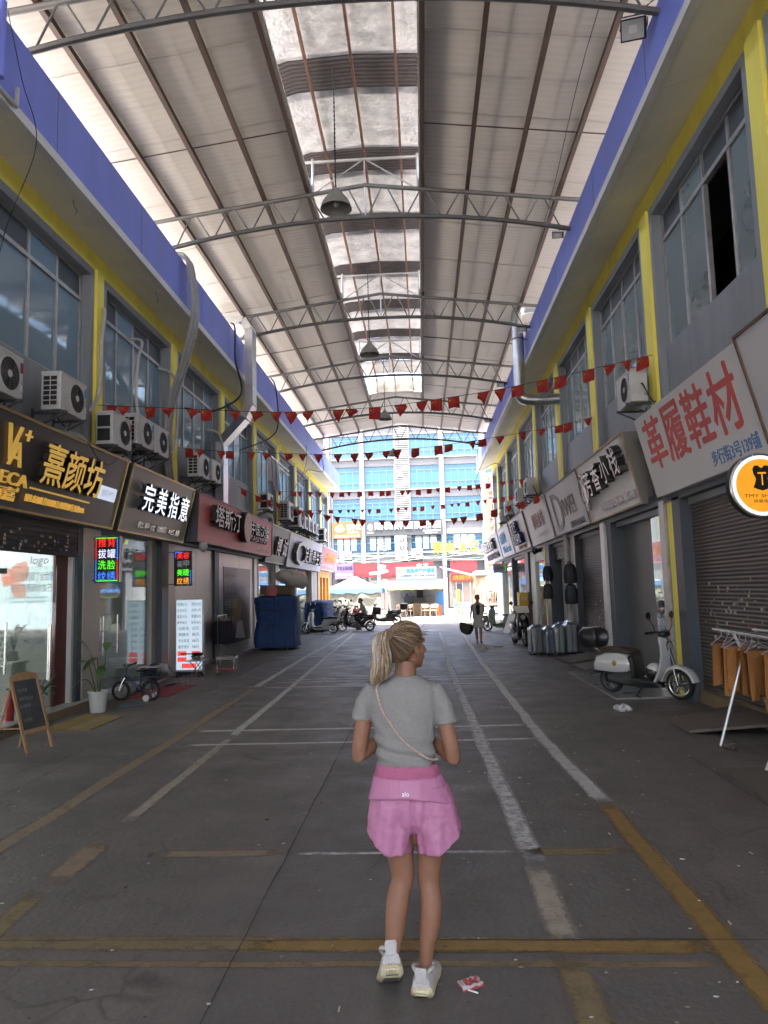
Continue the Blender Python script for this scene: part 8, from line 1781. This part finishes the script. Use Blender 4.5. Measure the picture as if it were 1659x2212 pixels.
for j in range(70):       # short loose hairs at the nape, temples and crown
    ph = rs.choice((rs.uniform(120, 240), rs.uniform(60, 110), rs.uniform(0, 360))); d0_ = hdir(ph, hline(ph) + rs.uniform(0, 14)); p0 = hsurf(d0_, 1.0); out = (p0 - HC).normalized(); P = [p0]; v_ = (out * .5 + V((rs.uniform(-.5, .5), rs.uniform(-.5, .5), -.7 if ph > 110 else .1))).normalized()
    for i in range(6): P.append(P[-1] + v_ * rs.uniform(.005, .009)); v_ = (v_ + V((rs.uniform(-.2, .2), rs.uniform(-.2, .2), -.12))).normalized()
    k.tube(P, [.0009] * 5 + [.0006, .0003], hm[rs.choice((0, 1, 1))], 4)
k.build('ponytail', wm)
# trainers
up = mat('white_knit_upper', (.42, .39, .37), .8, 0, .12, 22, bump=.5, bscale=90); so_ = wave_mat('cream_rubber_sole', (.50, .43, .27), 'X', .011, .4, .5, 0, .86, .08, dirt=.35, dcol=(.22, .18, .12)); dsole = mat('dirty_sole', (.10, .085, .065), .8)
def shoe(loc, rz, pitch, label):
    r = bpy.data.objects.new('shoe', None); COL.objects.link(r); r.parent = wm
    A = lambda *p: p
    sec = [(-.058, .030, .062), (-.05, .038, .075), (-.02, .041, .078), (.04, .040, .07), (.10, .044, .058), (.15, .046, .05), (.185, .038, .042), (.2, .02, .034)]   # along y: half width, top of midsole
    k = MB(); rings = []
    for y, w_, h_ in ((-.075, .022, .04), (-.068, .035, .047), (-.045, .043, .05), (.0, .043, .046), (.06, .043, .042), (.12, .049, .038), (.17, .047, .036), (.2, .034, .036), (.213, .016, .034)):
        zb = .004 + (.022 if y < -.06 else 0) + max(0, y - .15) * .35; rings.append([V((w_ * sx, y, z)) for sx, z in ((-.75, zb), (-1, zb + .01), (-1.02, (zb + h_) / 2), (-.92, h_), (0, h_ + .002), (.92, h_), (1.02, (zb + h_) / 2), (1, zb + .01), (.75, zb), (0, zb))])
    k.ring(rings, so_); k.build('sole', r, angle=60)
    k = MB(); k.ring([[V((w_ * sx, y, zb)) for sx in (-.72, 0, .72)] for y, w_, zb in ((-.06, .03, .012), (-.03, .04, .0035), (.1, .045, .0035), (.16, .046, .005), (.195, .035, .016))], dsole, False, False); k.build('tread', r, recalc=False)
    k = MB(); rings = []
    for y, w_, zt in ((-.062, .024, .075), (-.056, .034, .10), (-.035, .040, .105), (-.005, .041, .10), (.035, .040, .095), (.075, .041, .082), (.12, .044, .065), (.165, .041, .052), (.195, .026, .045)):
        rings.append([V((w_ * math.cos(t), y + (-.006 if zt > .09 and y < -.04 else 0), .036 + (zt - .036) * max(0, math.sin(t)) ** .8)) for t in [pi * i / 14 for i in range(15)]] + [V((w_ * .9 * (1 - 2 * i / 4), y, .034)) for i in range(5)][::-1])
    k.ring(rings, up); k.tube([V((.036 * math.cos(t), -.012 + .046 * math.sin(t), .098 + .012 * math.cos(2 * t) + .016 * max(0, -math.sin(t)))) for t in [2 * pi * i / 24 for i in range(24)]], .008, up, 8, True); k.build('upper', r, angle=70)
    k = MB(); k.ring([oval((0, -.067 - dy, z), a, b, 12, sq=3.5) for z, a, b, dy in ((.08, .02, .005, .0), (.10, .023, .006, .004), (.122, .023, .006, .006), (.132, .019, .004, .006))], up); k.fbox(Fr((0, -.074, .085), (1, 0, 0), (0, 0, 1)), -.017, -.018, 0, .017, -.012, .004, up); k.build('heel_tab', r)
    k = MB()
    for i in range(5): y = .05 + i * .018; k.tube(smoothpath([(-.025, y, .075 - i * .004), (0, y + .008, .093 - i * .006), (.025, y + .004, .075 - i * .004)], 4), .003, M['white'], 5)
    k.build('lace', r); r.location = loc; r.rotation_euler = (pitch, 0, rz); r.scale = (1.18, 1.04, 1.08); return r
shoe(Q(-.055, 3.455, 0), R(-9), 0, '')
# left heel lifted, rolling off the toe
a_ = R(-32); ty = .15; lz = ty * math.sin(-a_)
shoe(Q(-.197, 3.405, .002 + lz), R(8), a_, '')

# -------- generic smaller figures
def figure(label, loc, rz, J, skinm, cloth, hairm, vox=.009, hair_r=.012, scale=1.0, hairfn=None):
    """J: joints in a frame facing +y; cloth: (name, material, [(pts, radii)])"""
    r = thing('person', label, 'person', loc, rz); r.scale = (scale,) * 3; k = MB(); hc = V(J['head']); f = V(J.get('face', (0, 1, 0)))
    P = head(k, hc, f, skinm, 1.0, J.get('tilt', 0)); nb = V(J['neck']); k.tube([nb, nb.lerp(hc, .45), hc + V((0, -.01, -.04))], [.058, .05, .05], skinm, 14)
    k.ring([oval(c, a, b, 22) for c, a, b in J['torso']], skinm)
    for s in ('l', 'r'):
        a = [V(p) for p in J['arm_' + s]]; k.tube([a[0], a[0].lerp(a[1], .5), a[1], a[1].lerp(a[2], .4), a[2]], [.045, .039, .034, .033, .022], skinm, 12); d = (a[2] - a[1]).normalized(); hand(k, a[2], d, J.get('palm_' + s, (0, 0, -1)), J.get('th_' + s, (0, 1, 0)), skinm, J.get('curl', .7))
        g = [V(p) for p in J['leg_' + s]]; k.tube([g[0], g[0].lerp(g[1], .5), g[1], g[1].lerp(g[2], .3), g[1].lerp(g[2], .7), g[2]], [.078, .065, .05, .052, .038, .03], skinm, 14)
        ft = V(J.get('foot_' + s, (0, 1, 0))).normalized(); k.tube([g[2] - ft * .05 + V((0, 0, -.03)), g[2] + ft * .03 + V((0, 0, -.035)), g[2] + ft * .13 + V((0, 0, -.05)), g[2] + ft * .17 + V((0, 0, -.055))], [(.032, .03), (.036, .034), (.04, .022), (.03, .014)], skinm, 12)
    remesh(k, 'body', skinm, vox, r, 3); eyes(P, r)
    for nm, m, parts in cloth:
        k = MB()
        for kind, a in parts:
            if kind == 'r': k.ring([oval(c, x, y, 26) for c, x, y in a], m)
            else: k.tube([p[:3] for p in a], [p[3] for p in a], m, 14)
        o = remesh(k, nm, m, vox, r, 2)
        jitter(o, lambda c, n: c + n * (.006 * MN.noise(c * 11)))
    k = MB(); z = V((0, 0, 1)); rt = f.cross(z).normalized(); fz = (f + z * J.get('tilt', 0)).normalized(); zz = rt.cross(fz); RT = Matrix((rt, fz, zz)).transposed(); rings = []
    for i in range(9):
        el = -pi * .30 + (pi * .80) * i / 8; rg = []
        for j in range(24):
            ph = 2 * pi * j / 24; back = -math.cos(ph); e2 = el if back > .25 else lerp(.35 + .25 * max(0, -back), pi / 2, i / 8); rg.append(hc + RT @ V((.083 * math.sin(ph) * math.cos(e2), -.014 + .105 * math.cos(ph) * math.cos(e2), .028 + .098 * math.sin(e2))))
        rings.append(rg)
    k.ring(rings, hairm, True); k.build('hair', r, angle=180); return r
figure_skin = mat('olive_skin', (.27, .15, .095), .5, 0, .08, 5); bhair = mat('black_hair', (.012, .010, .009), .4, 0, .3, 30)  # olive skin tone shared by the smaller figures
lin = mat('white_linen', (.46, .44, .41), .85, 0, .08, 5, bump=.3); blk_ = mat('black_jersey', (.012, .012, .013), .85)
FWJ = dict(head=(0, .01, 1.47), neck=(0, 0, 1.31), torso=[((0, 0, z), a, b) for z, a, b in ((.72, .13, .09), (.82, .15, .1), (.95, .115, .08), (1.1, .13, .085), (1.24, .15, .085), (1.31, .1, .07), (1.34, .05, .05))],
    arm_r=[(.165, 0, 1.26), (.215, -.02, 1.03), (.255, .06, .82)], arm_l=[(-.165, 0, 1.26), (-.2, -.04, 1.03), (-.14, .13, 1.0)], leg_r=[(.08, 0, .78), (.075, .03, .44), (.055, -.02, .075)], leg_l=[(-.08, 0, .78), (-.075, .0, .44), (-.075, .05, .075)], palm_r=(-1, 0, 0), th_r=(0, 1, .1), palm_l=(0, -.2, -1), foot_l=(-.2, 1, 0), curl=1.0)
fw = figure('woman in white sleeveless jacket and skirt walking towards the viewer with a dark bag', (1.76, 24.15, 0), R(180), FWJ, figure_skin, [
    ('top', blk_, [('r', [((0, .005, z), a, b) for z, a, b in ((.9, .125, .09), (1.05, .128, .092), (1.2, .13, .095), (1.26, .09, .08))])]),
    ('jacket', lin, [('r', [((s_ * .095, -.012, z), a, b) for z, a, b in ((.80, .095, .125), (.95, .085, .11), (1.1, .08, .108), (1.24, .082, .1), (1.29, .05, .08))]) for s_ in (-1, 1)] + [('r', [((0, -.07, z), .15, .055) for z in (.8, 1.0, 1.2, 1.29)])]),
    ('skirt', lin, [('r', [((0, 0, z), a, b) for z, a, b in ((.50, .178, .13), (.52, .18, .132), (.66, .172, .125), (.80, .15, .11), (.93, .128, .095))])])], bhair, .008)
for s_, nm in (((-.075, .05, 0), 'shoe'), ((.055, -.02, 0), 'shoe')):
    k = MB(); k.ring([oval((s_[0], s_[1] + .05, z), a, b, 16) for z, a, b in ((0, .04, .11), (.015, .042, .115), (.04, .036, .10), (.06, .02, .05))], mat('dark_flat_shoe', (.04, .025, .02), .5)); k.build(nm, fw)
k = MB(); dbg = mat('dark_maroon_bag', (.028, .014, .014), .55, 0, .3, 8, bump=.4)
k.ring([oval(c, a, b, 22) for c, a, b in (((0, 0, -.30), .10, .07), ((0, 0, -.27), .16, .1), ((0.0, 0, -.14), .235, .12), ((-.01, 0, -.02), .25, .1), ((-.02, 0, .04), .21, .05))], dbg)
k.tube(smoothpath([(-.13, 0, .02), (-.05, 0, .14), (.07, 0, .14), (.13, 0, .02)], 5), .012, dbg, 8); o = tag(k.build('handbag'), 'large dark maroon bag hanging from the walking woman\'s hand', 'bag'); o.location = (1.40, 24.05, .60); o.rotation_euler = (0, .25, .1)
jitter(o, lambda c, n: c + n * (.03 * MN.noise(c * 6)))
k = MB(); k.ring([oval((0, 0, z), a, b, 16) for z, a, b in ((-.1, .06, .03), (-.09, .085, .045), (.0, .09, .045), (.08, .06, .02))], mat('taupe_leather', (.16, .12, .10), .5)); o = tag(k.build('handbag'), 'small taupe handbag on the crooked arm of the walking woman', 'bag'); o.location = (2.0, 24.0, .82)
# rider on the three wheeled scooter, facing along the scooter's +x
pol = mat('pale_grey_shirt', (.24, .24, .24), .85, 0, .08, 5, bump=.3); trs = mat('black_trousers', (.014, .014, .017), .85)
RDJ = dict(head=(0, .07, 1.30), neck=(0, .0, 1.13), tilt=-.35, torso=[((0, y, z), a, b) for y, z, a, b in ((-.1, .66, .15, .11), (-.09, .78, .15, .11), (-.06, .92, .15, .1), (-.02, 1.05, .165, .1), (0, 1.12, .12, .08), (0, 1.15, .05, .05))],
    arm_r=[(.19, -.01, 1.07), (.22, .10, .86), (.12, .26, .84)], arm_l=[(-.19, -.01, 1.07), (-.22, .10, .86), (-.12, .26, .84)], leg_r=[(.09, -.08, .70), (.13, .32, .66), (.14, .22, .30)], leg_l=[(-.09, -.08, .70), (-.22, .22, .55), (-.27, .1, .075)], palm_r=(-1, 0, -.2), palm_l=(1, 0, -.2), th_r=(0, .2, 1), th_l=(0, .2, 1))
rh = R(188); TR.rotation_euler = (0, 0, rh); TR.location = (-3.1, 32.9, 0)
rd = figure('man in pale grey shirt sitting on the three wheeled scooter looking down', (-3.1 + .28 * math.cos(rh + pi), 32.9 + .28 * math.sin(rh + pi), .06), rh - pi / 2, RDJ, figure_skin, [
    ('shirt', pol, [('r', [((0, y, z), a, b) for y, z, a, b in ((-.11, .68, .165, .125), (-.09, .8, .165, .125), (-.06, .93, .165, .115), (-.02, 1.06, .18, .112), (0, 1.12, .14, .09), (0, 1.15, .06, .06))]), ('t', [(.17, -.01, 1.08, .06), (.2, .03, .98, .055), (.215, .07, .92, .05)]), ('t', [(-.17, -.01, 1.08, .06), (-.2, .03, .98, .055), (-.215, .07, .92, .05)])]),
    ('trousers', trs, [('r', [((0, -.1, z), .16, .13) for z in (.62, .66, .72)]), ('t', [(.09, -.08, .69, .09), (.12, .15, .68, .08), (.13, .32, .65, .068), (.135, .28, .5, .06), (.14, .24, .40, .058)]), ('t', [(-.09, -.08, .69, .09), (-.16, .1, .63, .08), (-.22, .22, .54, .068), (-.24, .17, .38, .06), (-.255, .13, .28, .058)])])], bhair, .009)
for c in ((-.27, .16, .0), (.14, .28, .235)):
    k = MB(); k.ring([oval((c[0], c[1], c[2] + z - .0), a, b, 14) for z, a, b in ((0, .045, .13), (.02, .047, .135), (.06, .04, .11), (.08, .03, .06))], M['black']); k.build('shoe', rd)
k = MB(); k.ring([oval((0, 0, z), a, b, 14, sq=3) for z, a, b in ((-.09, .09, .05), (-.08, .1, .06), (.07, .1, .06), (.09, .08, .04))], mat('tan_bag', (.30, .13, .05), .5)); o = tag(k.build('handbag'), 'tan bag held on the lap of the scooter rider', 'bag'); o.location = (-3.62, 32.7, .86)
# receptionist behind the counter
RCJ = dict(head=(0, .08, 1.12), neck=(0, .0, .95), tilt=-.6, torso=[((0, y, z), a, b) for y, z, a, b in ((-.05, .45, .14, .1), (-.04, .6, .13, .1), (-.02, .75, .135, .09), (0, .88, .15, .09), (0, .94, .1, .07), (0, .97, .05, .05))], arm_r=[(.17, 0, .89), (.22, .12, .72), (.1, .3, .8)], arm_l=[(-.17, 0, .89), (-.22, .12, .72), (-.1, .3, .8)], leg_r=[(.09, -.02, .48), (.11, .36, .48), (.11, .34, .075)], leg_l=[(-.09, -.02, .48), (-.11, .36, .48), (-.11, .34, .075)])
figure('dark haired woman bent over the counter inside the first glass fronted shop', (-6.62, 10.98, .04), R(-100), RCJ, figure_skin, [('blouse', mat('grey_blouse', (.3, .3, .3), .8), [('r', [((0, y, z), a, b) for y, z, a, b in ((-.05, .45, .155, .115), (-.04, .6, .145, .112), (-.02, .75, .15, .105), (0, .88, .165, .105), (0, .94, .12, .08))])])], bhair, .011)
